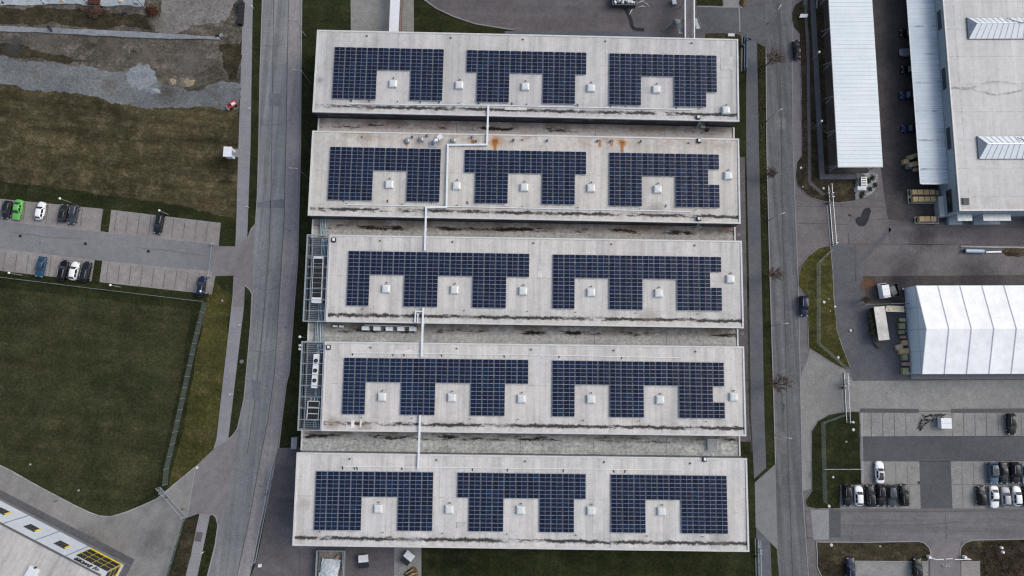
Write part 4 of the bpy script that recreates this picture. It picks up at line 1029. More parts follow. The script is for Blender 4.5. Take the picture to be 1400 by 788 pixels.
def panel_mesh(w, l, side):
    """one framed half-cut module: aluminium frame, glass field in two halves, sloping to one side"""
    key = (round(w, 2), round(l, 2), side)
    if key in PANEL_MESH:
        return PANEL_MESH[key]
    b = MB()
    tl = R(4) * side
    def pt(x, y, z):
        return (x * math.cos(tl), y, -x * math.sin(tl) * 1.0 + z) if side else (x, y, z)
    def slab(x0, x1, y0, y1, z0, z1, m):
        b.hexa([pt(x0, y0, z0), pt(x1, y0, z0), pt(x1, y1, z0), pt(x0, y1, z0)], [pt(x0, y0, z1), pt(x1, y0, z1), pt(x1, y1, z1), pt(x0, y1, z1)], m)
    slab(-w / 2, w / 2, -l / 2, l / 2, 0, 0.035, 0)
    fr = 0.026
    slab(-w / 2 + fr, w / 2 - fr, 0.036, l / 2 - fr, 0.030, 0.040, 1)
    slab(-w / 2 + fr, w / 2 - fr, -l / 2 + fr, -0.036, 0.030, 0.040, 1)
    o = b.build('solar_panel', ['frame', 'cell'])
    me = o.data
    bpy.data.objects.remove(o)
    PANEL_MESH[key] = me
    return me

for ai, (ri, tl, tr, bl, spec, lab) in enumerate(ARR):
    f = FR[ri]
    cs = cols(spec)
    a, b_, c = P(*tl, ZA).to_2d(), P(*tr, ZA).to_2d(), P(*bl, ZA).to_2d()
    wid, dep = (b_ - a).length, (a - c).length
    pc, pr = wid / len(cs), dep / 7
    ex = (b_ - a).normalized()
    rz = math.atan2(ex.y, ex.x)
    root = thing('solar_array', lab, 'solar panels', (a.x, a.y, ZA - 0.12), rz, 'solar arrays on the hall roofs')
    ph = pc / 2 - 0.10
    pl = pr - 0.065
    spots = []
    for ci, col in enumerate(cs):
        for k in range(7):
            if col[k] == '1':
                for sd in (-1, 1):
                    x = (ci + 0.5) * pc + sd * (ph / 2 + 0.008)
                    spots.append((x, -(k + 0.5) * pr, sd))
    nad = Vector((0, 0)) - a
    nx, ny = nad.dot(ex), nad.dot(Vector((-ex.y, ex.x)))
    spots.sort(key=lambda s: (s[0] - nx) ** 2 + (s[1] - ny) ** 2)
    for (x, y, sd) in spots[:100]:
        o = bpy.data.objects.new('solar_panel', panel_mesh(ph, pl, sd))
        COL.objects.link(o)
        o.parent = root
        o.location = (x, y, 0.14)
    rest = spots[100:]
    if rest:
        b = MB()
        for (x, y, sd) in rest:
            me = panel_mesh(ph, pl, sd)
            i0 = len(b.v)
            b.v += [v.co + Vector((x, y, 0.14)) for v in me.vertices]
            for p in me.polygons:
                b.f.append(tuple(i0 + q for q in p.vertices))
                b.mi.append(p.material_index)
        o = b.build('solar_panel', ['frame', 'cell'], root, local=True)
        o['kind'] = 'stuff'
    # mounting rails under the panel joints and valley gutters between the strips
    b = MB()
    for ci, col in enumerate(cs):
        runs, k = [], 0
        while k < 7:
            if col[k] == '1':
                j = k
                while j < 7 and col[j] == '1':
                    j += 1
                runs.append((k, j))
                k = j
            else:
                k += 1
        for k0, k1 in runs:
            for k in range(k0, k1 + 1):
                b.box(((ci + 0.5) * pc, -k * pr, 0.05), (pc - 0.06, 0.07, 0.09))
    b.box((wid / 2, -pr * 0.5, 0.035), (wid - 0.2, 0.06, 0.05))
    b.build('mounting_rail', 'galv', root, local=True)

# ---- white cable ducts bridging the halls
def duct(name, lab, pts, w, h, mat, cat, group=None, z=ZR + 0.05, feet=True):
    w3 = [P(u, v, z + h) for u, v in pts]
    c = w3[0]
    root = thing(name, lab, cat, (c.x, c.y, z))
    for i in range(len(w3) - 1):
        a, b_ = w3[i].copy(), w3[i + 1].copy()
        d = (b_ - a).normalized()
        if i < len(w3) - 2:
            b_ = b_ + d * (w / 2)
        if i > 0:
            a = a + d * (w / 2 + 0.002)
        a.z = b_.z = z + h / 2 + 0.05
        b = MB(); b.bar(a, b_, w, h)
        b.build('duct', mat, root)
        n = max(1, int((b_ - a).length / 3.2))
        if feet:
            b = MB()
            for k in range(n + 1):
                p = a.lerp(b_, (k + 0.3) / (n + 0.6))
                b.box((p.x, p.y, z - 0.04), (w * 1.6, w * 1.6, 0.16), math.atan2(d.y, d.x))
            b.build('support', 'galv', root)
    return root
duct('cable_duct', 'white cable duct bending left along the rust streaked hall, bridging it to both neighbours',
     [(667.6, 144.7), (665.8, 197.8), (612.4, 198.2), (610.4, 283.2), (582.6, 283.8), (580.8, 343)], 0.38, 0.28, 'white_metal', 'cable duct')
duct('cable_duct', 'straight white cable duct bridging the middle hall and the fourth hall', [(578.6, 421), (576.4, 488)], 0.38, 0.28, 'white_metal', 'cable duct')
duct('cable_duct', 'straight white cable duct bridging the fourth hall and the lowest hall', [(574.2, 568), (571.7, 641)], 0.36, 0.28, 'white_metal', 'cable duct')
duct('cable_duct', 'short hooked white duct dropping to the air conditioning boxes from the middle hall', [(577.0, 426), (568.2, 426), (567.2, 441.2)], 0.26, 0.22, 'white_metal', 'cable duct')
duct('cable_duct', 'second short white duct leg left of the hooked one', [(571.6, 428.5), (570.4, 441.6)], 0.2, 0.2, 'white_metal', 'cable duct')
for lab, pts in (('thin white conduit below the arrays of the topmost hall', [(478, 142.3), (668, 144.2), (946, 150.2)]),
                 ('thin white conduit below the arrays of the rust streaked hall', [(470, 280), (610, 282.5), (945, 289.5)]),
                 ('thin white conduit above the arrays of the fourth hall', [(481, 482.6), (570, 483.6), (756, 486), (932.6, 489.6)]),
                 ('thin white conduit above the arrays of the lowest hall', [(469.5, 638), (700, 640.4), (934, 643)])):
    duct('conduit', lab, pts, 0.15, 0.10, 'white_metal', 'conduit', z=ZR - 0.12, feet=False)

# ---- machines on the rust streaked hall
a, b_ = P(592.5, 196.5, ZR), P(602, 187.5, ZR + 0.9)
root = thing('exhaust_duct', 'shiny silver elbow duct with a white hood on the rust streaked hall', 'exhaust duct', (a.x, a.y, ZR - 0.15))
b = MB(); b.tube([(a.x, a.y, ZR - .15), (a.x, a.y, ZR + .45), (a.x + .25, a.y + .25, ZR + .75), (b_.x - .4, b_.y - .35, ZR + .85)], 0.42, 14); b.build('elbow', 'galv', root, smooth=True)
b = MB(); b.bar((b_.x - .45, b_.y - .4, ZR + .95), (b_.x + .35, b_.y + .3, ZR + .95), .9, .7); b.build('hood', 'white_metal', root)
b = MB(); b.box((a.x - .1, a.y - .15, ZR - .05), (1.5, 1.2, .24)); b.build('base_plate', 'galv', root)
for u, v, lab in ((576, 190.5, 'small silver roof fan left of the shiny elbow duct'), (557, 192.5, 'small silver roof fan, the leftmost of the rust streaked hall'), (620, 199 - 7, 'small silver roof fan right of the shiny elbow duct')):
    c = P(u, v, ZR + .3)
    root = thing('roof_fan', lab, 'roof fan', (c.x, c.y, ZR - 0.15))
    b = MB(); b.box((c.x, c.y, ZR + .05), (0.95, 0.95, 0.4)); b.build('curb', 'galv', root)
    b = MB(); b.tube([(c.x, c.y, ZR + .25), (c.x, c.y, ZR + .6)], 0.34, 14); b.tube([(c.x, c.y, ZR + .6), (c.x, c.y, ZR + .72)], [0.46, 0.2], 14); b.build('cowl', 'steel', root, smooth=False)
for k, (u, v) in enumerate(((563.5, 187.5), (583.5, 186), (645, 188.2), (651, 193.4), (702, 192), (748, 192.5), (817, 193), (835, 193.6), (876, 193.8))):
    c = P(u, v, ZR + .2)
    root = thing('vent_pipe', ['black vent pipe beside the leftmost roof fan', 'black vent pipe between the roof fans', 'black vent pipe left of the bent white duct', 'dark vent pipe on the upper edge just left of the rust star',
             'dark vent pipe right of the rust star', 'dark vent pipe on the second hall above its middle skylights', 'dark vent pipe left of the smaller rust run, the farther one', 'dark vent pipe just left of the smaller rust run', 'dark vent pipe right of the smaller rust run'][k], 'vent pipe', (c.x, c.y, ZR - .15), 0, 'vent pipes along the upper edge of the second hall')
    b = MB(); b.tube([(c.x, c.y, ZR - .15), (c.x, c.y, ZR + .4)], 0.15, 10); b.build('pipe', 'black', root)
    b = MB(); b.tube([(c.x, c.y, ZR + .43), (c.x, c.y, ZR + .53)], [0.26, 0.12], 10); b.build('cap', 'steel_dark', root)
    b = MB(); b.disc((c.x, c.y), 0.36, ZR - .15, ZR - .06, 12); b.build('flange', 'galv', root)
c = P(570, 199, ZR)
# ---- small black roof boxes with a white lid (cable risers)
for u, v, lab in ((455.8, 328, 'small black and white riser box at the upper left corner of the middle hall'), (448.6, 475, 'small black and white riser box at the upper left corner of the fourth hall'),
                  (956, 192.3, 'small black and white riser box near the right end of the second hall'), (963.6, 628.3, 'small black and white riser box near the right end of the lowest hall'), (954.6, 160.3, 'small black and white riser box at the lower edge of the topmost hall'), (955.4, 299.3, 'small black and white riser box at the lower edge of the second hall')):
    c = P(u, v, ZR + .3)
    root = thing('riser_box', lab, 'roof box', (c.x, c.y, ZR - .15), 0, 'black and white riser boxes')
    b = MB(); b.box((c.x, c.y, ZR + .02), (0.9, 0.95, .34)); b.build('frame', 'black', root)
    b = MB(); b.box((c.x + .05, c.y + .05, ZR + .3), (0.5, 0.55, .22)); b.build('lid', 'white_metal', root)
# ---- caged ladders from the roofs down to the link roofs
for hi, u, v, lab in ((0, 957.5, 163, 'caged steel ladder from the topmost hall down to the mossy link roof'), (1, 955.5, 303, 'caged steel ladder from the second hall down to its link roof')):
    f = FR[hi]
    x, _ = f.px(u, v, ZR)
    o2 = f.w(x, -0.35)
    root = thing('roof_ladder', lab, 'ladder', (o2.x, o2.y, ZL), f.rz)
    for s in (-1, 1):
        b = MB(); b.tube([(s * .25, 0, 0), (s * .25, 0, ZR + 1.0 - ZL), (s * .25, 1.0, ZR + 1.0 - ZL), (s * .25, 1.0, ZR - ZL - .1)], 0.035, 6); b.build('rail', 'steel_green', root, local=True)
    b = MB()
    for k in range(12):
        b.tube([(-.25, 0, .3 + k * .3), (.25, 0, .3 + k * .3)], 0.02, 6)
    b.build('rung', 'steel_green', root, local=True)
    b = MB()
    for k in range(5):
        z = 1.0 + k * 0.85
        b.tube([(.36 * math.cos(t_), -.34 + .38 * math.sin(t_) - .02, z) for t_ in [math.pi + math.pi * q / 8 for q in range(9)]], 0.022, 6)
    for t_ in (1.15, 1.5, 1.85):
        b.tube([(.36 * math.cos(math.pi * t_), -.36 + .38 * math.sin(math.pi * t_), 1.0), (.36 * math.cos(math.pi * t_), -.36 + .38 * math.sin(math.pi * t_), 4.4)], 0.02, 6)
    b.build('cage', 'steel_green', root, local=True)
    c = P(u + 2.6, v + 12, ZL)
    if hi == 0:
        r2 = thing('roof_unit', 'small unit with a cream lid and a dark round vent beside the caged ladder', 'roof unit', (c.x, c.y, ZL - .05), f.rz)
        b = MB(); b.box((0, 0, .35), (.95, .6, .7)); b.build('casing', 'steel', r2, local=True)
        b = MB(); b.box((0, 0, .73), (.85, .5, .06)); b.build('lid', 'wood_cream', r2, local=True)
        b = MB(); b.disc((1.05, -.5), .42, 0, .4, 16); b.build('round_vent', 'black', r2, local=True)
# hatch on the lowest link roof
c = P(974, 608.5, ZL + .5)
root = thing('roof_hatch', 'square grey hatch with a railing on the lowest link roof', 'hatch', (c.x, c.y, ZL - .05), FR[3].rz)
b = MB(); b.box((0, 0, .3), (2.1, 2.3, .6)); b.build('curb', 'trim', root, local=True)
b = MB(); b.box((0, 0, .64), (1.9, 2.1, .07)); b.build('lid', 'link_x' if 'link_x' in M else 'concrete', root, local=True)
for sx in (-1.5, 1.5):
    b = MB()
    for y in (-1.5, 0, 1.5):
        b.tube([(sx, y, 0), (sx, y, 1.1)], .03, 6)
    for z in (.6, 1.1):
        b.tube([(sx, -1.5, z), (sx, 1.5, z)], .03, 6)
    b.build('railing', 'steel_green', root, local=True)
# pale posts standing at the right ends of the link roofs
# ---- five air conditioners on the third link roof, and two small ones
def ac_unit(u, v, w, d, h, lab, grp):
    c = P(u, v, ZL + h)
    root = thing('air_conditioner', lab, 'air conditioner', (c.x, c.y, ZL - .05), FR[2].rz, grp)
    b = MB(); b.box((0, 0, h / 2 + .1), (w, d, h - .1)); b.build('casing', 'ac_white', root, local=True)
    b = MB(); b.box((0, -d / 2 - .02, h / 2 + .12), (w * .75, .05, h * .7)); b.build('grille', 'grille', root, local=True)
    for s in (-1, 1):
        b = MB(); b.box((s * w * .36, 0, .06), (.12, d * 1.1, .12)); b.build('foot', 'trim_dark', root, local=True)
    b = MB(); b.tube([(w / 2, d * .2, .3), (w / 2 + .25, d * .2, .3), (w / 2 + .25, d * .8, .3)], .04, 6); b.build('pipe', 'steel_dark', root, local=True)
for k, (u, v, lab) in enumerate(((499.4, 449, 'leftmost of the five white air conditioning boxes'), (515.2, 449.3, 'second from the left of the five white air conditioning boxes'), (532, 449.7, 'middle one of the five white air conditioning boxes'),
                                 (547.8, 449.9, 'second from the right of the five white air conditioning boxes'), (564.2, 450.2, 'rightmost of the five white air conditioning boxes, below the hooked duct'))):
    ac_unit(u, v, 1.45, 0.85, 1.0, lab, 'air conditioners on the third link roof')
ac_unit(458, 446.2, .95, .4, .6, 'small grey condenser left of the white boxes, the one nearer the fan platform', 'small condensers')
ac_unit(466.5, 446.6, .95, .4, .6, 'small grey condenser left of the white boxes, the one farther from the fan platform', 'small condensers')
c0, c1 = P(446, 444.6, ZL + 1), P(566, 446.6, ZL + 1)
root = thing('pipe_tray', 'thin white pipe tray above the five air conditioning boxes', 'pipe tray', (c0.x, c0.y, ZL))
b = MB(); b.bar((c0.x + 8, c0.y, ZL + 1.0), (c1.x, c1.y, ZL + 1.0), .16, .1); b.build('tray', 'white_metal', root)
b = MB()
for k in range(5):
    p = c0.lerp(c1, (k + .8) / 5.2)
    b.bar((p.x, p.y, ZL), (p.x, p.y, ZL + .98), .08)
b.build('support', 'galv', root)

# ---- steel platforms with cooling machines on the left ends of the two middle halls
DECK = [((420, 319.6), (413, 440.7), 2, 'steel frame platform on the left end of the middle hall'), ((412.5, 465.5), (406, 591.0), 3, 'steel frame platform on the left end of the fourth hall')]
for di, (tlp, blp, hi, lab) in enumerate(DECK):
    f = FR[hi]
    xw = (f.px(*tlp, ZR)[0] + f.px(*blp, ZR)[0]) / 2
    D = f.D
    root = thing('steel_platform', lab, 'steel platform', (*f.w(xw, 0), 0), f.rz, 'steel platforms with cooling machines')
    W = -xw - 0.06
    ZD = 6.6
    b = MB(); b.box((W / 2, D / 2, ZD - .1), (W - .2, D - .2, .08)); b.build('sheet_floor', 'steel_dark', root, local=True)
    b = MB()
    for k in range(46):
        y = .25 + k * (D - .5) / 45
        b.box((W / 2, y, ZD), (W - .3, .09, .07))
    b.build('grating', 'steel', root, local=True)
    for x in (.12, W - .12):
        b = MB(); b.box((x, D / 2, ZR - .14), (.24, D - .02, .26)); b.build('edge_beam', 'steel', root, local=True)
    for y in (.12, D - .12):
        b = MB(); b.box((W / 2, y, ZR - .141), (W - .5, .22, .25)); b.build('edge_beam', 'steel', root, local=True)
    for k in range(1, 8):
        y = D * k / 8
        b = MB(); b.box((W / 2, y, ZR - .1), (W - .5, .11, .14)); b.build('cross_beam', 'steel', root, local=True)
    b = MB(); b.box((W * .27, D / 2, ZR - .25), (.1, D - .5, .1)); b.build('tie_beam', 'steel', root, local=True)
    b = MB(); b.box((W * .86, D / 2, ZD + .5), (.12, D - .8, .9)); b.build('louvre_screen', 'steel_dark', root, local=True)
    for k in range(5):
        y = .2 + (D - .4) * k / 4
        b = MB(); b.box((.12, y, (ZR - .28) / 2), (.2, .2, ZR - .28)); b.build('post', 'steel', root, local=True)
    for z in (ZD + .6, ZD + 1.15, ZD + 1.8, ZD + 2.3):
        b = MB(); b.box((.02, D / 2, z), (.05, D - .3, .06)); b.build('guard_rail', 'steel_green', root, local=True)
    # blue-grey pipes laid along the platform floor and over the neighbouring link roofs
    pr = thing('pipe_run', 'bundle of blue grey pipes under the frame of the %s platform' % ('upper' if di == 0 else 'lower'), 'pipes', (*f.w(xw + W * .55, D * .02), ZD + .08), f.rz, 'pipe bundles on the steel platforms')
    for k in range(4):
        b = MB(); b.tube([(k * .32 - .1, 0, .12), (k * .32 - .1, D * .95, .12)], .10, 8); b.build('pipe', 'blue_pipe', pr, local=True)

    def machine(u0, v0, u1, v1, z):
        a, b__ = P(u0, v0, z), P(u1, v1, z)
        return a, b__
    if di == 0:
        a, b__ = P(434.5, 350.0, ZR - .15), P(431.5, 414.0, ZR - .15)
        ln, wd = (b__ - a).length, 2.05
        rz = math.atan2((b__ - a).y, (b__ - a).x) + math.pi / 2
        r2 = thing('chiller', 'white chiller with eight pairs of black fans on the upper platform', 'chiller', ((a.x + b__.x) / 2, (a.y + b__.y) / 2, ZD + .06), rz)
        b = MB(); b.box((0, 0, 1.15), (wd, ln, 2.1)); b.build('casing', 'white_metal', r2, local=True)
        H = 2.2
        for k in range(8):
            y = ln / 2 - 1.0 - k * (ln - 1.6) / 8
            b = MB(); b.box((0, y, H + .012), (wd - .22, 0.98, .03)); pn = b.build('fan_panel', 'black', r2, local=True)
            for s in (-1, 1):
                b = MB(); b.tube([(s * .44, y, H + .03), (s * .44, y, H + .12)], .40, 16); fn = b.build('fan', 'black', r2, local=True)
                b = MB(); b.disc((s * .44, y), .07, H + .12, H + .17, 10); b.build('hub', 'steel_dark', fn, local=True)
        b = MB(); b.box((wd / 2 + .28, 0, 1.0), (.34, ln * .9, 1.3)); b.build('coil', 'steel_dark', r2, local=True)
    else:
        a, b__ = P(432.0, 484.2, ZR - .15), P(428.4, 531.0, ZR - .15)
        ln, wd = (b__ - a).length, 1.15
        rz = math.atan2((b__ - a).y, (b__ - a).x) + math.pi / 2
        r2 = thing('fan_unit', 'long white cooling unit with three round black fans on the lower platform', 'cooling unit', ((a.x + b__.x) / 2, (a.y + b__.y) / 2, ZD + .06), rz)
        b = MB(); b.box((0, 0, 1.2), (wd, ln, 2.2)); b.build('casing', 'white_metal', r2, local=True)
        for k in range(3):
            y = ln * (.29 - .29 * k) + .1
            b = MB(); b.tube([(0, y, 2.3), (0, y, 2.42)], .42, 18); fn = b.build('fan', 'black', r2, local=True)
            b = MB(); b.disc((0, y), .14, 2.42, 2.46, 10); b.build('hub', 'steel_dark', fn, local=True)
        b = MB(); b.tube([(.1, ln / 2, 1.6), (.1, ln / 2 + .5, 1.6), (.5, ln / 2 + .9, 1.6), (1.2, ln / 2 + 1.0, 1.6)], .14, 8); b.build('pipe', 'galv', r2, local=True)
        a, b__ = P(427.6, 548.5, ZR - .15), P(426.4, 575.0, ZR - .15)
        ln, wd = (b__ - a).length, 2.5
        r2 = thing('dry_cooler', 'dark dry cooler in a pale frame below the three fan unit', 'cooling unit', ((a.x + b__.x) / 2, (a.y + b__.y) / 2, ZD + .06), rz)
        b = MB(); b.box((0, 0, 1.1), (wd, ln, 2.0)); b.build('casing', 'steel', r2, local=True)
        b = MB()
        for s in (-1, 1):
            b.box((s * (wd / 2 - .09), 0, 2.16), (.16, ln, .12))
        for k in range(4):
            b.box((0, -ln / 2 + .08 + k * (ln - .16) / 3, 2.161), (wd - .36, .14, .12))
        b.build('frame', 'trim', r2, local=True)
        for k in range(3):
            y = -ln / 2 + (k + .5) * ln / 3
            b = MB(); b.box((0, y, 2.12), (wd - .4, ln / 3 - .2, .05)); b.build('fan_panel', 'black', r2, local=True)
            for s in (-1, 1):
                b = MB(); b.tube([(s * .5, y, 2.15), (s * .5, y, 2.25)], .40, 14); b.build('fan', 'grille', r2, local=True)
        b = MB()
        for s in (-.7, 0, .7):
            b.tube([(s, ln / 2, 1.9), (s, ln / 2 + .45, 1.9), (s, ln / 2 + .45, .3)], .10, 8)
        b.build('pipe', 'blue_tube', r2, local=True)
# pipe bundles crossing the two link roofs between the platforms
for (u, v0, v1, li, lab) in ((443.5, 303, 319, 1, 'blue grey pipes crossing the link roof above the upper platform'), (437, 443, 466, 2, 'blue grey pipes crossing the link roof between the two platforms')):
    a, b__ = P(u, v0, ZL + .4), P(u - .9, v1, ZL + .4)
    root = thing('pipe_run', lab, 'pipes', (a.x, a.y, ZL), 0, 'pipe bundles over the link roofs')
    for k in range(5):
        b = MB(); b.tube([(a.x - .8 + k * .34, a.y + .6, ZL + .35), (b__.x - .8 + k * .34, b__.y - .6, ZL + .35)], .11, 8); b.build('pipe', 'blue_pipe' if k % 2 else 'steel_green', root)
    b = MB()
    for t_ in (.2, .75):
        p = a.lerp(b__, t_); b.box((p.x, p.y, ZL + .1), (2.0, .2, .3))
    b.build('support', 'galv', root)

# ================================================================== BUILDINGS ON THE RIGHT
V2 = lambda p: Vector((p.x, p.y))
# --- big flat roofed warehouse
ZW = 7.0
sw = V2(P(1312, 288.5, ZW)); nw = V2(P(1289, 0, ZW)); se = V2(P(1400, 288.5, ZW))
ey = (nw - sw).normalized()
ex = Vector((ey.y, -ey.x))
WRZ = math.atan2(ex.y, ex.x)
LW, DW = 62.0, (nw - sw).length + 26
root = thing('warehouse', 'big flat roofed warehouse with two glazed roof lights and blue grey walls', 'warehouse', (*sw, 0), WRZ)
WR = root
inv = root.matrix_basis.inverted()
def wl(u, v, z):
    p = inv @ P(u, v, z)
    return p.x, p.y
b = MB(); b.hexa([(0, 0, 0), (LW, 0, 0), (LW, DW, 0), (0, DW, 0)], [(0, 0, ZW - .2), (LW, 0, ZW - .2), (LW, DW, ZW - .2), (0, DW, ZW - .2)]); b.build('wall', 'wall_bluegrey', root, local=True)
def big_roof_mat():
    t = NT('warehouse_roof')
    xs = t.xyz()
    c = t.mix(t.ramp(t.noise(0.09, 5, 0.6), [(0.35, 0.0), (0.65, 1.0)]), (0.48, 0.485, 0.475), (0.57, 0.565, 0.55))
    c = t.mix(1.0, c, t.ramp(t.noise(0.9, 6, 0.75), [(0.25, 0.84), (0.75, 1.06)]), 'MULTIPLY')
    c = t.mix(1.0, c, t.ramp(t.noise(1.0, 4, 0.7, map_scale=(0.5, 0.03, 1)), [(0.3, 0.86), (0.65, 1.05)]), 'MULTIPLY')
    for ax, per, w, amt, off in ((0, 1.75, .07, .28, .4), (1, 1.6, .06, .22, .2), (1, 6.3, .13, .55, 2.2), (0, 15.3, .14, .6, 10.4)):
        fr = t.math('FRACT', t.math('DIVIDE', t.math('ADD', xs[ax], 100 - off), per))
        k = t.math('LESS_THAN', fr, w / per)
        n = t.ramp(t.noise(1.4 if per > 5 else 0.5, 4, 0.7, off=(per, 0, 0)), [(0.40, 0.0), (0.58, amt)])
        c = t.mix(t.math('MULTIPLY', k, n), c, (0.17, 0.16, 0.155))
    # the lens shaped ponding mark around one ridge in the sheet
    lx, ly = wl(1365, 120.5, ZW)
    dx = t.math('DIVIDE', t.math('SUBTRACT', xs[0], lx), 5.8)
    u = t.math('MAXIMUM', t.math('SUBTRACT', 1.0, t.math('MULTIPLY', dx, dx)), 0.0)
    half = t.math('ADD', t.math('MULTIPLY', u, 1.35), 0.10)
    wob = t.math('MULTIPLY', t.math('SUBTRACT', t.noise(0.45, 6, 0.8), 0.5), 1.9)
    dd = t.math('ABSOLUTE', t.math('SUBTRACT', t.math('ABSOLUTE', t.math('ADD', t.math('SUBTRACT', xs[1], ly), wob)), half))
    near = t.sstep(t.math('ABSOLUTE', dx), 2.3, 1.5)
    c = t.mix(t.math('MULTIPLY', t.math('MULTIPLY', t.sstep(dd, 0.42, 0.03), near), t.ramp(t.noise(0.5, 5, 0.75, off=(3, 3, 0)), [(0.40, 0.05), (0.60, 0.7)])), c, (0.13, 0.115, 0.10))
    n2 = t.noise(0.45, 6, 0.75, off=(20, 4, 0))
    c = t.mix(t.math('MULTIPLY', t.sstep(n2, 0.66, 0.74), 0.5), c, (0.20, 0.18, 0.165))
    n3 = t.noise(1.3, 3, 0.6, off=(2, 44, 0))
    c = t.mix(t.math('MULTIPLY', t.sstep(n3, 0.74, 0.78), 0.7), c, (0.06, 0.055, 0.05))
    low = t.sstep(xs[1], 4.5, 0.6)
    c = t.mix(t.math('MULTIPLY', low, t.ramp(t.noise(0.3, 5, 0.7), [(0.4, 0.0), (0.65, 0.6)])), c, (0.36, 0.30, 0.26))
    return t.done(c, 0.75, 0, 0.25)
b = MB(); b.hexa([(.3, .3, ZW - .19), (LW - .3, .3, ZW - .19), (LW - .3, DW - .3, ZW - .19), (.3, DW - .3, ZW - .19)], [(.3, .3, ZW - .1), (LW - .3, .3, ZW - .1), (LW - .3, DW - .3, ZW - .1), (.3, DW - .3, ZW - .1)]); b.build('roof', big_roof_mat(), root, local=True)
for q in ((0, LW, 0, .3), (0, LW, DW - .3, DW), (0, .3, .3, DW - .3), (LW - .3, LW, .3, DW - .3)):
    b = MB(); b.hexa([(q[0], q[2], ZW - .5), (q[1], q[2], ZW - .5), (q[1], q[3], ZW - .5), (q[0], q[3], ZW - .5)], [(q[0], q[2], ZW), (q[1], q[2], ZW), (q[1], q[3], ZW), (q[0], q[3], ZW)]); b.build('parapet', 'trim', root, local=True)
for (ua, va, ub, vb, uc, vc) in ((1321, 24.6, 1331, 32.5, 1323.5, 54), (1335, 186.6, 1345.5, 197.2, 1337.5, 218)):
    x0, y1 = wl(ua, va, ZW); x0b, y0 = wl(uc, vc, ZW)
    x0 = (x0 + x0b) / 2
    xr, yr = wl(ub, vb, ZW + 1.1)
    x1 = x0 + 24.0
    H = 1.25
    b = MB(); b.hexa([(x0, y0, ZW - .12), (x1, y0, ZW - .12), (x1, y1, ZW - .12), (x0, y1, ZW - .12)], [(x0, y0, ZW + .18), (x1, y0, ZW + .18), (x1, y1, ZW + .18), (x0, y1, ZW + .18)])
    sk = b.build('roof_light', 'trim_dark', root, local=True)
    ym = yr
    b = MB()
    zt, zb = ZW + H, ZW + .181
    A, B_, C_, D_, E_, G_ = (x0 + .05, y0 + .05, zb), (x1 - .05, y0 + .05, zb), (x1 - .05, y1 - .05, zb), (x0 + .05, y1 - .05, zb), (x0 + 1.4, ym, zt), (x1 - 1.4, ym, zt)
    b.add([A, B_, C_, D_, E_, G_], [(0, 1, 5, 4), (2, 3, 4, 5), (3, 0, 4), (1, 2, 5), (0, 3, 2, 1)])
    b.build('glazing', 'glass_sky', sk, local=True)
    b = MB()
    for k in range(19):
        t_ = k / 18
        px_ = x0 + 1.4 + (x1 - x0 - 2.8) * t_
        b.bar((px_, ym, zt + .03), (x0 + .1 + (x1 - x0 - .2) * t_, y0 + .06, zb + .04), .07, .06)
        b.bar((px_, ym, zt + .03), (x0 + .1 + (x1 - x0 - .2) * t_, y1 - .06, zb + .04), .07, .06)
    b.bar((E_[0], ym, zt + .05), (G_[0], ym, zt + .05), .10, .08)
    b.build('glazing_bar', 'galv', sk, local=True)
    b = MB()
    b.face([(x0 + .03, y1 - .1, zb + .03), (x0 + .03, y0 + .1, zb + .03), (x0 + 1.38, ym, zt + .02)])
    b.build('end_panel', 'steel', sk, local=True)
    # tilted smoke flap on the far slope
    b = MB(); b.bar((x0 + 8.2, ym + (y1 - ym) * .75, ZW + .75), (x0 + 10.2, ym + (y1 - ym) * .12, zt + .12), .1, .1); b.bar((x0 + 10.2, ym + .08, zt + .14), (x0 + 13.4, ym + .08, zt + .14), .12, .1); b.build('flap_edge', 'steel_dark', sk, local=True)
x, y = wl(1320, 275.5, ZW)
b = MB(); b.hexa([(x - .75, y - .75, ZW - .12), (x + .75, y - .75, ZW - .12), (x + .75, y + .75, ZW - .12), (x - .75, y + .75, ZW - .12)], [(x - .7, y - .7, ZW + .16), (x + .7, y - .7, ZW + .16), (x + .7, y + .7, ZW + .16), (x - .7, y + .7, ZW + .16)])
h_ = b.build('hatch', 'trim_dark', root, local=True)
b = MB(); b.box((x, y, ZW + .2), (1.3, 1.3, .06)); b.build('lid', 'grille', h_, local=True)
# slit windows on the left wall, doors and loading bays on the lower wall
pw0, pwn = Vector((*sw, 0)), Vector((-ex.x, -ex.y, 0))
for (ua, va, ub, vb, z0, z1) in ((1280, 19, 1281.5, 43, 4.9, 5.9), (1286.5, 97, 1288, 124, 4.9, 5.9), (1292, 178, 1293.5, 206, 4.9, 5.9), (1299, 260, 1302, 289, 3.2, 4.8)):
    ya = (inv @ PW(ua, va, pw0, pwn)).y; yb = (inv @ PW(ub, vb, pw0, pwn)).y
    b = MB(); b.box((-.03, (ya + yb) / 2, (z0 + z1) / 2), (.12, abs(ya - yb) + .3, z1 - z0 + .24)); wn = b.build('window', 'steel_dark', root, local=True)
    b = MB(); b.box((-.08, (ya + yb) / 2, (z0 + z1) / 2), (.08, abs(ya - yb), z1 - z0)); b.build('pane', 'glass_dark', wn, local=True)
for x, w in ((3.0, 2.4), (10.0, 5.2), (22, 5), (34, 5)):
    b = MB(); b.box((x, -.05, 2.0), (w, .12, 3.6)); b.build('loading_door', 'steel', root, local=True)
    b = MB(); b.box((x, -.9, .45), (w + .6, 1.6, .9)); b.build('dock', 'wall_bluegrey', root, local=True)
    b = MB(); b.box((x, -.8, 4.0), (w + .8, 1.5, .12)); b.build('door_hood', 'steel', root, local=True)
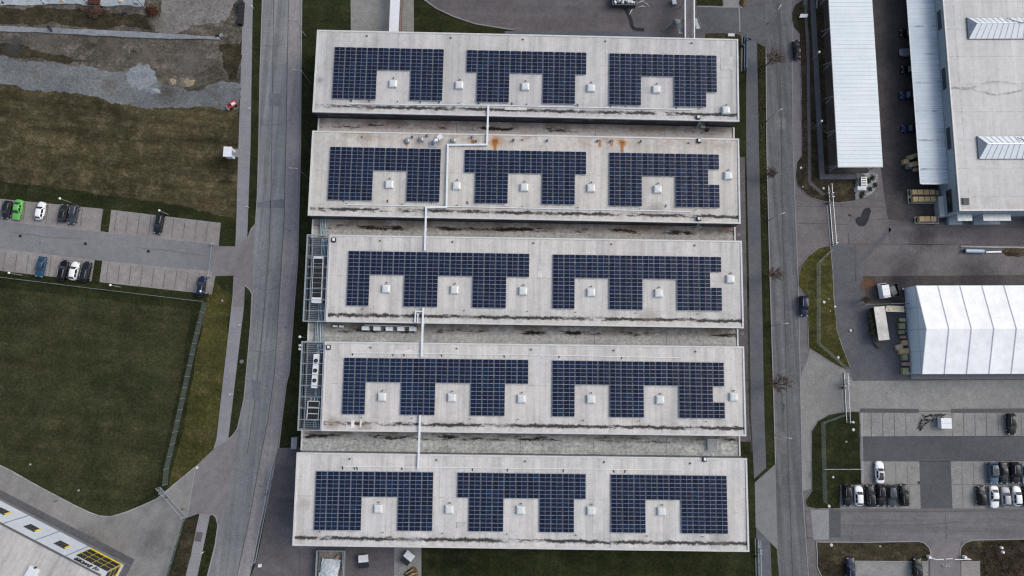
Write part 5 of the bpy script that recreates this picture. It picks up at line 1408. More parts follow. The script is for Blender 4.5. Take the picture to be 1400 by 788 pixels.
b = MB(); b.box((LW / 2, -.055, 1.0), (LW - 1, .1, .35)); b.build('base_rail', 'steel_dark', root, local=True)
b = MB(); b.box((-.055, 5.5, .55), (.1, 10, .5)); b.build('base_rail', 'steel_dark', root, local=True)

# --- corrugated canopy along the warehouse
ZC = 4.0
cl = [P(1241, 0, ZC), P(1259, 251.7, ZC), P(1293.6, 251.7, ZC)]
c_sw = V2(cl[1])
cey = (V2(cl[0]) - c_sw).normalized()
cex = Vector((cey.y, -cey.x))
# run the canopy right up to the warehouse wall
wd = (inv @ Vector((*c_sw, 0))).x
WC = abs(wd) - 0.05
LC = (V2(cl[0]) - c_sw).length + 24
root = thing('canopy', 'long blue white corrugated canopy against the warehouse wall, streaked with dirt along the wall', 'canopy', (*c_sw, 0), WRZ)
b = MB()
n = 24
for k in range(n):
    y0, y1 = LC * k / n, LC * (k + 1) / n
    b.hexa([(0, y0, ZC - .12), (WC, y0, ZC + .1), (WC, y1, ZC + .1), (0, y1, ZC - .12)], [(0, y0, ZC), (WC, y0, ZC + .22), (WC, y1, ZC + .22), (0, y1, ZC)])
b.build('roof', 'canopy_roof', root, local=True)
b = MB(); b.box((-.1, LC / 2, ZC - .06), (.18, LC, .16)); b.build('gutter', 'steel', root, local=True)
b = MB(); b.box((WC / 2, -.06, ZC + .02), (WC, .1, .34)); b.build('fascia', 'galv', root, local=True)
for k in range(10):
    b = MB(); b.box((2.2, 1.0 + k * (LC - 2) / 9, (ZC - .15) / 2), (.2, .2, ZC - .15)); b.build('post', 'steel', root, local=True)
CAN = (root, c_sw, cex, cey, WC)

# --- white roofed carport
ZK = 5.2
k_nw, k_sw, k_se = P(1133.8, 0, ZK), P(1146.7, 228.2, ZK), P(1206.6, 228.4, ZK)
o_ = V2(k_sw)
key = (V2(k_nw) - o_).normalized()
kex = Vector((key.y, -key.x))
KRZ = math.atan2(kex.y, kex.x)
WK = (V2(k_se) - o_).dot(kex)
LK = (V2(k_nw) - o_).length + 26
root = thing('carport', 'long open carport with a plain white ribbed roof', 'carport', (*o_, 0), KRZ)
b = MB()
for k in range(24):
    y0, y1 = LK * k / 24, LK * (k + 1) / 24
    b.hexa([(0, y0, ZK - .28), (WK, y0, ZK - .18), (WK, y1, ZK - .18), (0, y1, ZK - .28)], [(0, y0, ZK - .1), (WK, y0, ZK), (WK, y1, ZK), (0, y1, ZK - .1)])
b.build('roof', 'carport_roof', root, local=True)
for q in ((-.12, -.01, -.1, LK), (WK + .01, WK + .12, -.1, LK)):
    b = MB(); b.hexa([(q[0], q[2], ZK - .34), (q[1], q[2], ZK - .34), (q[1], q[3], ZK - .34), (q[0], q[3], ZK - .34)], [(q[0], q[2], ZK - .06), (q[1], q[2], ZK - .06), (q[1], q[3], ZK - .06), (q[0], q[3], ZK - .06)]); b.build('gutter', 'trim', root, local=True)
b = MB(); b.box((WK / 2, -.06, ZK - .17), (WK, .1, .3)); b.build('fascia', 'trim', root, local=True)
for k in range(9):
    y = .6 + k * (LK - 1.2) / 8
    for x in (.35, WK - .5):
        b = MB(); b.box((x, y, (ZK - .3) / 2), (.22, .22, ZK - .3)); b.build('post', 'steel', root, local=True)
    b = MB(); b.bar((-.95, y + .02, 2.6), (.3, y + .02, ZK - .5), .09); b.build('brace', 'steel_green', root, local=True)
    b = MB(); b.box((WK / 2, y, ZK - .42), (WK - .3, .16, .24)); b.build('rafter', 'steel', root, local=True)
# low concrete wall and apron round the carport
pw_ = MB(); 
q0 = [(-2.15, -1.5), (WK - 1.6, -1.5), (WK - 1.6, -.35), (-2.15 + 1.15, -.35), (-2.15 + 1.15, LK), (-2.15, LK)]
b = MB(); b.hexa([(x, y, 0) for x, y in q0], [(x, y, .62) for x, y in q0]); b.build('low_wall', 'wall_bluegrey_dark' if 'wall_bluegrey_dark' in M else 'yard_slate', root, local=True)
b = MB(); b.hexa([(-.99, -.34, .02), (WK - .4, -.34, .02), (WK - .4, LK, .02), (-.99, LK, .02)], [(-.99, -.34, .13), (WK - .4, -.34, .13), (WK - .4, LK, .13), (-.99, LK, .13)]); b.build('floor', 'yard_dark', root, local=True)
CPORT = (root, o_, kex, key, WK)

# --- white tent hall
ZE, ZRG = 4.4, 7.0
t_nw, t_sw = V2(P(1252.3, 390.8, ZE)), V2(P(1260.7, 511.6, ZE))
tey = (t_nw - t_sw).normalized()
tex = Vector((tey.y, -tey.x))
TRZ = math.atan2(tex.y, tex.x)
DT = (t_nw - t_sw).length
LT = 62.0
root = thing('tent_hall', 'big white tent hall with a ridge roof and a bluish gable', 'tent hall', (*t_sw, 0), TRZ)
BAY = 4.72
nb = int(LT / BAY)
for s in (0, 1):
    b = MB()
    ya, yb = (0.0, DT / 2) if s == 0 else (DT, DT / 2)
    for k in range(nb):
        xa, xb = k * BAY, (k + 1) * BAY
        m_ = 7
        for j in range(m_):          # each bay's skin sags slightly between the frames
            p0, p1 = j / m_, (j + 1) / m_
            s0, s1 = -.035 * math.sin(math.pi * p0), -.035 * math.sin(math.pi * p1)
            x0, x1 = xa + (xb - xa) * p0, xa + (xb - xa) * p1
            b.face([(x0, ya, ZE + s0), (x1, ya, ZE + s1), (x1, yb, ZRG + s1), (x0, yb, ZRG + s0)])
    b.build('roof', 'tent', root, local=True)
b = MB()
for k in range(nb + 1):
    x = k * BAY
    b.bar((x, -.02, ZE + .04), (x, DT / 2, ZRG + .045), .16, .07)
    b.bar((x, DT + .02, ZE + .04), (x, DT / 2, ZRG + .045), .16, .07)
b.build('seam', 'tent_seam', root, local=True)
b = MB()
b.hexa([(-.02, .05, 0), (.08, .05, 0), (.08, DT - .05, 0), (-.02, DT - .05, 0)], [(-.02, .05, ZE), (.08, .05, ZE), (.08, DT - .05, ZE), (-.02, DT - .05, ZE)])
b.hexa([(-.02, .05, ZE + .002), (-.02, DT - .05, ZE + .002), (-.02, DT / 2, ZRG - .03)], [(.08, .05, ZE + .002), (.08, DT - .05, ZE + .002), (.08, DT / 2, ZRG - .03)])
b.build('gable', 'tent_gable', root, local=True)
b = MB()
for t_ in (.25, .5, .75):
    zt = ZE + (ZRG - ZE) * (1 - abs(t_ - .5) * 2) - .06
    b.box((-.06, DT * t_, zt / 2), (.07, .14, zt))
b.box((-.061, DT / 2, ZE - .05), (.06, DT - .2, .16))
b.build('gable_post', 'tent_seam', root, local=True)
for yy in (-.02, DT - .08):
    b = MB(); b.hexa([(.1, yy, 0), (LT, yy, 0), (LT, yy + .1, 0), (.1, yy + .1, 0)], [(.1, yy, ZE - .02), (LT, yy, ZE - .02), (LT, yy + .1, ZE - .02), (.1, yy + .1, ZE - .02)]); b.build('side_wall', 'tent_gable', root, local=True)
b = MB(); b.box((LT / 2, -.6, .1), (LT, 1.1, .2)); b.build('dark_strip', 'steel_dark', root, local=True)  # low dark strip running along the lower side wall
for k in range(5):
    b = MB(); b.box((-.28, DT * (k / 4) * .98 + .1, .12), (.5, .4, .24)); b.build('anchor', 'steel', root, local=True)
TENT = (root, t_sw, tex, tey, DT)

# --- office building with yellow framed windows, lower left corner
ZO = 8.6
oa, oc = P(0, 715.3, ZO), P(137.5, 786.9, ZO)
od = (V2(oc) - V2(oa)).normalized()              # along the wall towards its outer corner
on = Vector((-od.y, od.x))
if on.dot(Vector((1, 1))) < 0:
    on = -on
ORZ = math.atan2(od.y, od.x)
LO, DO = 52.0, 34.0
o0 = V2(oc)
root = thing('office_building', 'white panelled building with yellow framed windows and black lettering in the lower left corner', 'building', (*o0, 0), ORZ)
oin = root.matrix_basis.inverted()
# local frame: x runs along the wall (0 at the outer corner, negative towards the far end), y: outwards is +
sg = 1 if (oin.to_3x3() @ Vector((*on, 0))).y > 0 else -1
def ow(u, v):
    p = oin @ PW(u, v, Vector((*o0, 0)), Vector((*on, 0)))
    return p.x, p.z
b = MB(); b.hexa([(-LO, -DO * sg, 0), (0, -DO * sg, 0), (0, 0, 0), (-LO, 0, 0)], [(-LO, -DO * sg, ZO - .2), (0, -DO * sg, ZO - .2), (0, 0, ZO - .2), (-LO, 0, ZO - .2)]); b.build('wall', 'wall_white', root, local=True)
rm = membrane('office_membrane', (0.44, 0.43, 0.41), (0.51, 0.49, 0.465), DO, LO, (), 0, -60, 9, 0.5)
b = MB(); b.hexa([(-LO + .2, -DO * sg + .2 * sg, ZO - .19), (-.2, -DO * sg + .2 * sg, ZO - .19), (-.2, -.2 * sg, ZO - .19), (-LO + .2, -.2 * sg, ZO - .19)], [(-LO + .2, -DO * sg + .2 * sg, ZO - .08), (-.2, -DO * sg + .2 * sg, ZO - .08), (-.2, -.2 * sg, ZO - .08), (-LO + .2, -.2 * sg, ZO - .08)]); b.build('roof', rm, root, local=True)
b = MB(); b.box((-LO / 2, -.08 * sg, ZO - .12), (LO, .26, .3)); b.build('parapet', 'trim_dark', root, local=True)
b = MB(); b.box((-.08, -DO / 2 * sg - .2 * sg, ZO - .121), (.26, DO - .5, .3)); b.build('parapet', 'trim_dark', root, local=True)
# dark plinth and pavement edge
b = MB(); b.box((-LO / 2 + .15, .06 * sg, .45), (LO + .3, .14, .9)); b.build('plinth', 'wall_grey', root, local=True)
b = MB(); b.box((-LO / 2 + .8, .85 * sg, .05), (LO + 1.4, 1.4, .1)); b.build('paved_edge', 'yard_slate', root, local=True)
b = MB(); b.box((.85, -DO / 2 * sg, .05), (1.4, DO, .1)); b.build('paved_edge', 'yard_slate', root, local=True)
# vertical panel joints
for u, v in ((2.7, 716.5), (46.6, 739.5), (86.4, 762), (-40, 694.5)):
    x, z = ow(u, v)
    b = MB(); b.box((x, .02 * sg, ZO / 2 + .3), (.12, .08, ZO - 1.4)); b.build('panel_joint', 'trim_dark', root, local=True)
# small windows with a deep yellow reveal
for u, v in ((44, 722.5), (85, 745.3), (3, 699.5), (-38, 677)):
    x, z = ow(u, v)
    z = min(max(z, 3.4), 6.2)
    b = MB(); b.box((x, .03 * sg, z), (2.5, .14, 2.2)); w = b.build('window', 'trim_dark', root, local=True)
    b = MB(); b.box((x - .12, .075 * sg, z), (2.2, .09, 1.95)); b.build('pane', 'glass_dark', w, local=True)
    b = MB(); b.box((x + 1.15, .13 * sg, z - .2), (.32, .14, 1.7)); b.build('reveal', 'yellow', w, local=True)
    b = MB()
    for k in (-.42, .35):
        b.box((x - .12 + k, .135 * sg, z), (.06, .04, 1.95))
    b.build('mullion', 'trim_dark', w, local=True)
# big corner window with yellow frame
for face in (0, 1):
    wdt = 7.4 if face == 0 else 5.6
    z0, z1 = 1.6, 6.2
    b = MB(); m_ = MB(); g_ = MB()
    n = 4 if face == 0 else 3
    def bx(mb_, a0, a1, zc0, zc1, out, th):
        if face == 0:
            mb_.hexa([(a0, (out - th) * sg, zc0), (a1, (out - th) * sg, zc0), (a1, out * sg, zc0), (a0, out * sg, zc0)], [(a0, (out - th) * sg, zc1), (a1, (out - th) * sg, zc1), (a1, out * sg, zc1), (a0, out * sg, zc1)])
        else:
            mb_.hexa([(out - th, a0 * sg, zc0), (out, a0 * sg, zc0), (out, a1 * sg, zc0), (out - th, a1 * sg, zc0)], [(out - th, a0 * sg, zc1), (out, a0 * sg, zc1), (out, a1 * sg, zc1), (out - th, a1 * sg, zc1)])
    bx(g_, -wdt, -.05, z0, z1, .08, .07)
    w = g_.build('corner_window', 'glass_dark', root, local=True)
    bx(b, -wdt, .02 if face == 0 else -.03, z0 - .22, z0 - .003, .22 if face == 0 else .2, .17)
    for k in range(n + 1):
        a0 = -wdt + k * (wdt - .12) / n
        bx(m_, a0, a0 + .06, z0 + .01, z1 - .01, .11, .026)
    for k in (1, 2):
        zc = z0 + (z1 - z0) * k / 3
        for j in range(n):
            a0 = -wdt + j * (wdt - .12) / n + .125
            bx(m_, a0, a0 + (wdt - .12) / n - .13, zc, zc + .06, .108, .024)
    b.build('sill', 'yellow', w, local=True)
    m_.build('mullion', 'yellow', w, local=True)
# lettering: an emblem, then a dark word, as far as it can be made out
def letters(txt, size, depth):
    cu = bpy.data.curves.new('t', 'FONT')
    cu.body = txt; cu.size = size; cu.extrude = depth; cu.align_x = 'LEFT'; cu.offset = 0.05; cu.space_character = 0.98
    o = bpy.data.objects.new('t', cu)
    COL.objects.link(o)
    bpy.context.view_layer.update()
    me = bpy.data.meshes.new_from_object(o.evaluated_get(bpy.context.evaluated_depsgraph_get()))
    bpy.data.objects.remove(o); bpy.data.curves.remove(cu)
    return me
x_r, z_r = ow(130, 781.6); x_l, z_l = ow(99.5, 764.8)
def put_text(txt, size, x, z, mat):
    me = letters(txt, size, .05)
    me.materials.clear(); me.materials.append(M[mat])
    o = bpy.data.objects.new('lettering', me); COL.objects.link(o); o.parent = root
    # seen from outside: reading direction runs from the corner along the wall
    o.matrix_basis = Matrix.Translation((x, .06 * sg, z)) @ Matrix(((-1, 0, 0, 0), (0, 0, sg, 0), (0, 1.35, 0, 0), (0, 0, 0, 1)))
    return o
xt = [v.co.x for v in letters('SWOBB', 1.5, .02).vertices]
room = abs(x_r - x_l)
k_ = (room * .72) / (max(xt) - min(xt))
put_text('SWOBB', 1.5 * k_, x_r - room * .28, ZO - 1.25 - 1.5 * k_ * .36, 'black')
put_text('J', 1.35 * k_, x_r - room * .14, ZO - 1.25 - 1.5 * k_ * .36, 'black')
cx_, cz_ = x_r - room * .05, ZO - 1.2
b = MB(); b.hexa([(cx_ - .5, .02 * sg, cz_), (cx_, .02 * sg, cz_ - .5), (cx_ + .5, .02 * sg, cz_), (cx_, .02 * sg, cz_ + .5)], [(cx_ - .5, .08 * sg, cz_), (cx_, .08 * sg, cz_ - .5), (cx_ + .5, .08 * sg, cz_), (cx_, .08 * sg, cz_ + .5)]); em = b.build('emblem', 'black', root, local=True)
b = MB(); b.hexa([(cx_ - .24, .08 * sg, cz_), (cx_, .08 * sg, cz_ - .24), (cx_ + .24, .08 * sg, cz_), (cx_, .08 * sg, cz_ + .24)], [(cx_ - .24, .1 * sg, cz_), (cx_, .1 * sg, cz_ - .24), (cx_ + .24, .1 * sg, cz_), (cx_, .1 * sg, cz_ + .24)]); b.build('emblem_centre', 'wood_pink', em, local=True)
# wall lamps above the joints and a roof light
for u, v in ((6, 708), (87, 757), (133, 784)):
    x, z = ow(u, v)
    b = MB(); b.bar((x, .05 * sg, min(z, 7.6)), (x, .55 * sg, min(z, 7.6) + .1), .16, .1); b.build('wall_lamp', 'lamp_white', root, local=True)
p = oin @ P(43, 784, ZO + .3)
b = MB(); b.box((p.x, p.y, ZO + .1), (2.1, 2.1, .5)); sk = b.build('roof_light', 'white_metal', root, local=True)
b = MB(); b.box((p.x, p.y, ZO + .37), (1.7, 1.7, .08)); b.build('pane', 'glass_sky', sk, local=True)
p = oin @ P(48, 776.5, ZO + .3)
b = MB(); b.tube([(p.x, p.y, ZO - .1), (p.x, p.y, ZO + .5)], .16, 10); b.build('vent_pipe', 'black', root, local=True)

# ================================================================== CARS
def car_proto(kind):
    """body, glass, wheels, lights and mirrors of one car, front towards +x, origin on the ground"""
    L, W, H, belt, wb, hood, nose, ws, rs, tail = {
        # length width height beltline wheelbase hood-height nose-height (windscreen base, top) (rear top, base) tail height
        'hatch':  (4.15, 1.78, 1.47, .92, 2.55, .92, .66, (.95, .28), (-1.42, -1.85), .95),
        'saloon': (4.65, 1.82, 1.44, .90, 2.75, .90, .64, (.92, .22), (-1.02, -1.68), .96),
        'estate': (4.62, 1.83, 1.50, .92, 2.75, .92, .66, (.95, .22), (-1.78, -2.14), .98),
        'suv':    (4.55, 1.87, 1.68, 1.04, 2.68, 1.04, .78, (.95, .32), (-1.75, -2.12), 1.08)}[kind]
    root = thing('parked_car', kind, 'car', (0, 0, 0))
    # lower body: rounded cross sections along the length
    xs = [L/2, L/2-.10, L/2-.32, L/2-.75, ws[0]+.05, .3, -.8, rs[1]+.05, -L/2+.32, -L/2+.08, -L/2]
    wf = [.70, .84, .93, .985, 1, 1, 1, .985, .93, .85, .72]
    zt = [nose-.12, nose-.02, nose+.07, (nose+hood)/2+.07, hood, belt, belt, tail-.01, tail-.05, tail-.12, tail-.25]
    zb = [.38, .30, .24, .22, .2, .2, .2, .22, .26, .32, .42]
    b = MB()
    vs = []
    for x, w, t_, z in zip(xs, wf, zt, zb):
        hw = W / 2 * w
        vs += [(x, -hw*.86, z), (x, -hw*.99, z+.16), (x, -hw, (z+t_)/2), (x, -hw*.955, t_-.10), (x, -hw*.86, t_-.015), (x, -hw*.45, t_+.02), (x, 0, t_+.03),
               (x, hw*.45, t_+.02), (x, hw*.86, t_-.015), (x, hw*.955, t_-.10), (x, hw, (z+t_)/2), (x, hw*.99, z+.16), (x, hw*.86, z)]
    n = 13
    fs = [(i*n+k, i*n+(k+1) % n, (i+1)*n+(k+1) % n, (i+1)*n+k) for i in range(len(xs)-1) for k in range(n)]
    fs += [tuple(range(n)), tuple(reversed(range((len(xs)-1)*n, len(xs)*n)))]
    b.add(vs, fs)
    # cabin: pillars and roof panel
    z0 = belt - .06
    st = [(ws[0], .80, z0), (ws[0]-.02, .80, belt), (ws[1], .66, H-.07), (ws[1]-.25, .65, H-.01), ((ws[1]+rs[0])/2, .65, H), (rs[0]+.25, .63, H-.02), (rs[0], .62, H-.09), (rs[1]+.02, .76, belt+.02), (rs[1], .77, z0)]
    ww = W / 2
    vs = []
    for x, w, z in st:
        vs += [(x, -ww*w, z-.03), (x, -ww*w*.75, z+.012), (x, 0, z+.025), (x, ww*w*.75, z+.012), (x, ww*w, z-.03)]
    fs = [(i*5+k, i*5+k+1, (i+1)*5+k+1, (i+1)*5+k) for i in range(len(st)-1) for k in range(4)]
    # side skins down to the beltline
    i0 = len(vs)
    for s in (-1, 1):
        for x, w, z in st:
            vs.append((x, s*ww*.91, z0-.02))
    for si in range(2):
        for i in range(len(st)-1):
            a, c = i*5 + (0 if si == 0 else 4), (i+1)*5 + (0 if si == 0 else 4)
            d, e = i0 + si*len(st) + i, i0 + si*len(st) + i + 1
            fs.append((a, c, e, d))
    b.add(vs, fs)
    b.build('body', PAINT['black'], root, local=True, smooth=True)
    def pane(name, q, off, parent=root, mat='glass_dark'):
        q = [Vector(p) for p in q]
        nn = (q[1]-q[0]).cross(q[3]-q[0]).normalized()
        c = sum(q, Vector()) / 4
        if nn.dot(c - Vector((0, 0, .8))) < 0:
            nn = -nn
        b2 = MB(); b2.hexa([p + nn*(off-.03) for p in q], [p + nn*off for p in q])
        return b2.build(name, mat, parent, local=True)
    pane('windscreen', [(ws[0]-.10, -ww*.72, belt+.03), (ws[0]-.10, ww*.72, belt+.03), (ws[1]+.04, ww*.57, H-.09), (ws[1]+.04, -ww*.57, H-.09)], .055)
    pane('rear_window', [(rs[1]+.10, -ww*.66, belt+.10), (rs[1]+.10, ww*.66, belt+.10), (rs[0]+.0, ww*.53, H-.12), (rs[0]+.0, -ww*.53, H-.12)], .055)
    for s in (-1, 1):
        xm = (ws[1]+rs[0])/2 - .05
        pane('side_window', [(ws[0]-.42, s*ww*.875, belt+.02), (xm+.05, s*ww*.875, belt+.02), (xm+.05, s*ww*.69, H-.13), (ws[1]-.02, s*ww*.69, H-.13)], .03)
        pane('side_window', [(xm-.05, s*ww*.875, belt+.02), (rs[1]+.35, s*ww*.86, belt+.04), (rs[0]+.12, s*ww*.68, H-.15), (xm-.05, s*ww*.69, H-.13)], .03)
        for x in (wb/2, -wb/2):
            b = MB(); b.tube([(x, s*(ww-.21), .325), (x, s*(ww+.012), .325)], .325, 18); wh = b.build('wheel', 'rubber', root, local=True)
            b = MB(); b.tube([(x, s*(ww-.1), .325), (x, s*(ww+.03), .325)], .205, 14); b.build('rim', 'galv', wh, local=True)
        b = MB(); b.box((L/2-.20, s*ww*.66, nose-.01), (.26, .36, .14), -s*.35); b.build('headlight', 'lamp_glass', root, local=True)
        b = MB(); b.box((-L/2+.11, s*ww*.70, tail-.20), (.14, .34, .17), s*.25); b.build('tail_light', 'tail_red', root, local=True)
        b = MB(); b.box((ws[0]-.28, s*(ww+.06), belt+.06), (.14, .20, .14)); b.build('mirror', 'black', root, local=True)
    b = MB(); b.box((L/2-.02, 0, .42), (.1, W*.52, .16)); b.build('grille', 'grille', root, local=True)
    b = MB(); b.box((-L/2+.01, 0, .55), (.06, .52, .12)); b.build('number_plate', 'lamp_white', root, local=True)
    if kind in ('estate', 'suv'):
        for s in (-1, 1):
            b = MB(); b.tube([(ws[1]-.2, s*ww*.60, H+.03), (rs[0]+.25, s*ww*.585, H+.03)], .022, 6); b.build('roof_rail', 'galv', root, local=True)
    return root
PROTO = {}
USED = set()
BODY = {}
def car(u, v, head, kind, col, lab, group, sunroof=False):
    first = kind not in PROTO
    if first:
        PROTO[kind] = car_proto(kind)
        r_ = PROTO[kind]
    else:
        r_ = copy_tree(PROTO[kind])
    c = P(u, v, .7)
    r_.matrix_basis = Matrix.Translation((c.x, c.y, CARZ)) @ Matrix.Rotation(R(head), 4, 'Z')
    tag(r_, lab, 'car', group)
    for ch in r_.children:
        if ch.name.split('.')[0] == 'body':
            key = (kind, col)
            if key not in BODY:
                me = ch.data.copy()
                me.materials.clear(); me.materials.append(PAINT[col])
                BODY[key] = me
            ch.data = BODY[key]
        if ch.name.split('.')[0] == 'roof_rail' and col in ('black', 'navy', 'charcoal') and r_ is not PROTO[kind]:
            pass
    if sunroof:
        b = MB(); b.hexa([(-1.05, -.42, 0), (.05, -.42, 0), (.05, .42, 0), (-1.05, .42, 0)], [(-1.05, -.42, .02), (.05, -.42, .02), (.05, .42, .02), (-1.05, .42, .02)])
        H = {'hatch': 1.47, 'saloon': 1.44, 'estate': 1.50, 'suv': 1.68}[kind]
        b.v = [p + Vector((0, 0, H + .022)) for p in b.v]
        b.build('sunroof', 'glass_dark', r_, local=True)
    return r_
GW, GE = 'cars parked in the left car park', 'cars parked in the right car park'
CARZ = 0.04
# prototypes must not carry a sunroof: the first of each kind is a plain one
car(9.3, 287, 262.5, 'hatch', 'charcoal', 'charcoal car left of the bright green car', GW)
car(24, 287, 262.5, 'saloon', 'green', 'bright green car in the left car park', GW)
car(55.3, 288.5, 82.5, 'hatch', 'white', 'white hatchback in the upper row of the left car park', GW)
car(86.6, 291.5, 82.5, 'hatch', 'charcoal', 'dark greenish car close to the left of a slate estate car', GW)
car(100.4, 293, 262.5, 'estate', 'slate', 'slate grey estate car with roof rails in the upper row of the left car park', GW)
car(217.3, 306.0, 262.5, 'estate', 'charcoal', 'dark car standing alone in the upper row of the left car park', GW)
car(55.8, 365.0, 262.5, 'saloon', 'blue', 'blue car in the lower row of the left car park', GW)
car(86.3, 369.8, 82.5, 'estate', 'black', 'black car beside the white one in the lower left row', GW)
car(101.4, 370.6, 82.5, 'hatch', 'white', 'white car between two dark cars in the lower left row', GW)
car(117.4, 371.6, 82.5, 'suv', 'charcoal', 'dark grey car right of the white one, next to the grass divider', GW)
car(275, 391.8, 85, 'estate', 'navy', 'dark navy car alone at the lower right corner of the left car park', GW)
CARZ = 0.07
car(1089.5, 68.3, 91, 'saloon', 'black', 'black car parked on the upper right road', 'cars on the right road')
car(1099, 418.6, 268, 'suv', 'navy', 'dark blue car parked beside the grass island with yellow tufts', 'cars on the right road')
CARZ = 0.10
car(1202.5, 645.8, 89, 'saloon', 'white', 'white car with a dark sunroof alone in its bay row', GE, True)
car(1158, 677.5, 269, 'estate', 'black', 'black car nearest the dark grass island in the right car park', GE)
car(1174, 678, 89, 'hatch', 'white', 'white hatchback between two black cars in the right car park', GE)
car(1189.3, 678, 89, 'suv', 'black', 'black car just right of the white hatchback', GE)
car(1204, 677.4, 269, 'estate', 'black', 'black car with pale headlamps second right of the white hatchback', GE)
car(1218.8, 678, 269, 'estate', 'slate', 'slate grey car between two black cars in the left bay block', GE)
car(1235.4, 677, 89, 'suv', 'black', 'black car at the right end of the left bay block row', GE)
car(1357.5, 647, 269, 'suv', 'steelblue', 'blue grey car with a panoramic roof in the right car park', GE, True)
car(1371.8, 646.8, 269, 'saloon', 'charcoal', 'charcoal car just right of the panoramic roof car', GE)
car(1387, 646.4, 269, 'suv', 'black', 'black car second right of the panoramic roof car', GE)
car(1402.5, 647.5, 269, 'hatch', 'silver', 'pale car cut by the right edge in the upper row', GE)
car(1341.8, 677.8, 89, 'hatch', 'black', 'black car left of the long white saloon', GE)
car(1359, 679.8, 269, 'saloon', 'white', 'long white saloon with dark front and rear windows, below the panoramic roof car', GE)
car(1374.8, 679.4, 89, 'hatch', 'silver', 'silver car right of the long white saloon', GE)
car(1390, 678.4, 89, 'hatch', 'white', 'white hatchback right of the silver car', GE)
car(1405, 678.4, 89, 'estate', 'black', 'dark car cut by the right edge in the lower row', GE)
car(1382.4, 580, 269, 'estate', 'black', 'black car alone in the upper bays of the right car park', GE)
car(1163, 778, 89, 'estate', 'navy', 'dark blue car below the brownish grass strip, left of the other', GE)
car(1254, 778.5, 89, 'suv', 'black', 'dark car left of the white barrier at the bottom', GE)
# vehicles half under the canopy
CARZ = 0.04
for u, v, k_, c_, lb in ((1244, 46, 'suv', 'black', 'black car half under the canopy, the uppermost'), (1243.5, 72, 'estate', 'mist', 'blue grey car half under the canopy'), (1245.5, 96, 'suv', 'black', 'black car half under the canopy below the blue grey one'), (1243.5, 131, 'suv', 'navy', 'dark blue car half under the canopy'), (1246.5, 176, 'saloon', 'navy', 'navy car half under the canopy, the lowest')):
    car(u, v, 178, k_, c_, lb, 'cars half under the canopy')

# ================================================================== LAMPS, POLES, TREES
def lamp_proto(kind):
    r_ = thing('street_lamp', kind, 'street lamp', (0, 0, 0))
    h, arm = {'lot': (3.9, 0.0), 'road': (7.6, 1.3), 'tall': (6.0, 0.9)}[kind]
    b = MB(); b.tube([(0, 0, 0), (0, 0, h * .5), (0, 0, h)], [.085, .07, .055], 8); b.build('pole', 'galv', r_, local=True)
    if arm:
        b = MB(); b.tube([(0, 0, h), (arm * .3, 0, h + .22), (arm, 0, h + .30)], [.05, .045, .04], 8); b.build('arm', 'galv', r_, local=True)
        b = MB(); b.hexa([(arm - .1, -.13, h + .24), (arm + .62, -.10, h + .24), (arm + .62, .10, h + .24), (arm - .1, .13, h + .24)], [(arm - .05, -.1, h + .37), (arm + .55, -.07, h + .36), (arm + .55, .07, h + .36), (arm - .05, .1, h + .37)]); b.build('lamp_head', 'steel', r_, local=True)
    else:
        b = MB(); b.tube([(0, 0, h), (0, 0, h + .12), (0, 0, h + .3), (0, 0, h + .42)], [.2, .26, .23, .08], 14); b.build('lamp_head', 'lamp_white', r_, local=True, smooth=True)
    b = MB(); b.tube([(0, 0, 0), (0, 0, .35)], .13, 8); b.build('base', 'steel_dark', r_, local=True)
    return r_
LP = {}
def lamp(kind, u, v, lab, rz=0.0, grp='street lamps'):
    if kind not in LP:
        LP[kind] = lamp_proto(kind); r_ = LP[kind]
    else:
        r_ = copy_tree(LP[kind])
    c = P(u, v, 0)
    r_.matrix_basis = Matrix.Translation((c.x, c.y, 0.0)) @ Matrix.Rotation(R(rz), 4, 'Z')
    tag(r_, lab, 'street lamp', grp)
g_ = 'lamps with white heads round the car park and island'
for u, v, lb in ((98, 277.6, 'white headed lamp above the slate estate car'), (230.6, 293.6, 'white headed lamp above the lone upper dark car'), (30.6, 376.8, 'white headed lamp below the blue car'), (165.5, 393, 'white headed lamp below the lower bays, right of the grass divider'),
                 (285.5, 401.2, 'white headed lamp beside the lone navy car'), (1109, 82.5, 'white headed lamp on the island by the black car'), (1112.3, 174.5, 'white headed lamp on the island halfway along the carport'), (1109.5, -20, 'white headed lamp at the top end of the long island')):
    lamp('lot', u, v, lb, 0, g_)
for u, v, rz, lb in ((426, 116, 178, 'tall road lamp at the left end of the topmost hall'), (421.5, 244, 178, 'tall road lamp at the left end of the second hall'), (418, 50, 178, 'tall road lamp above the upper left corner of the topmost hall')):
    lamp('road', u, v, lb, rz, 'tall lamps on the left road')
for u, v, rz, lb in ((1047.5, 166.5, 25, 'slim lamp on the right verge near the topmost hall'), (1049.5, 302.5, 20, 'slim lamp on the right verge near the second hall'), (1053.6, 446, 10, 'slim lamp on the right verge near the middle hall'), (1057, 594.5, -5, 'slim lamp on the right verge near the fourth hall'), (1049.5, 33, 60, 'slim lamp at the top of the right road')):
    lamp('tall', u, v, lb, rz, 'slim lamps along the right verge')

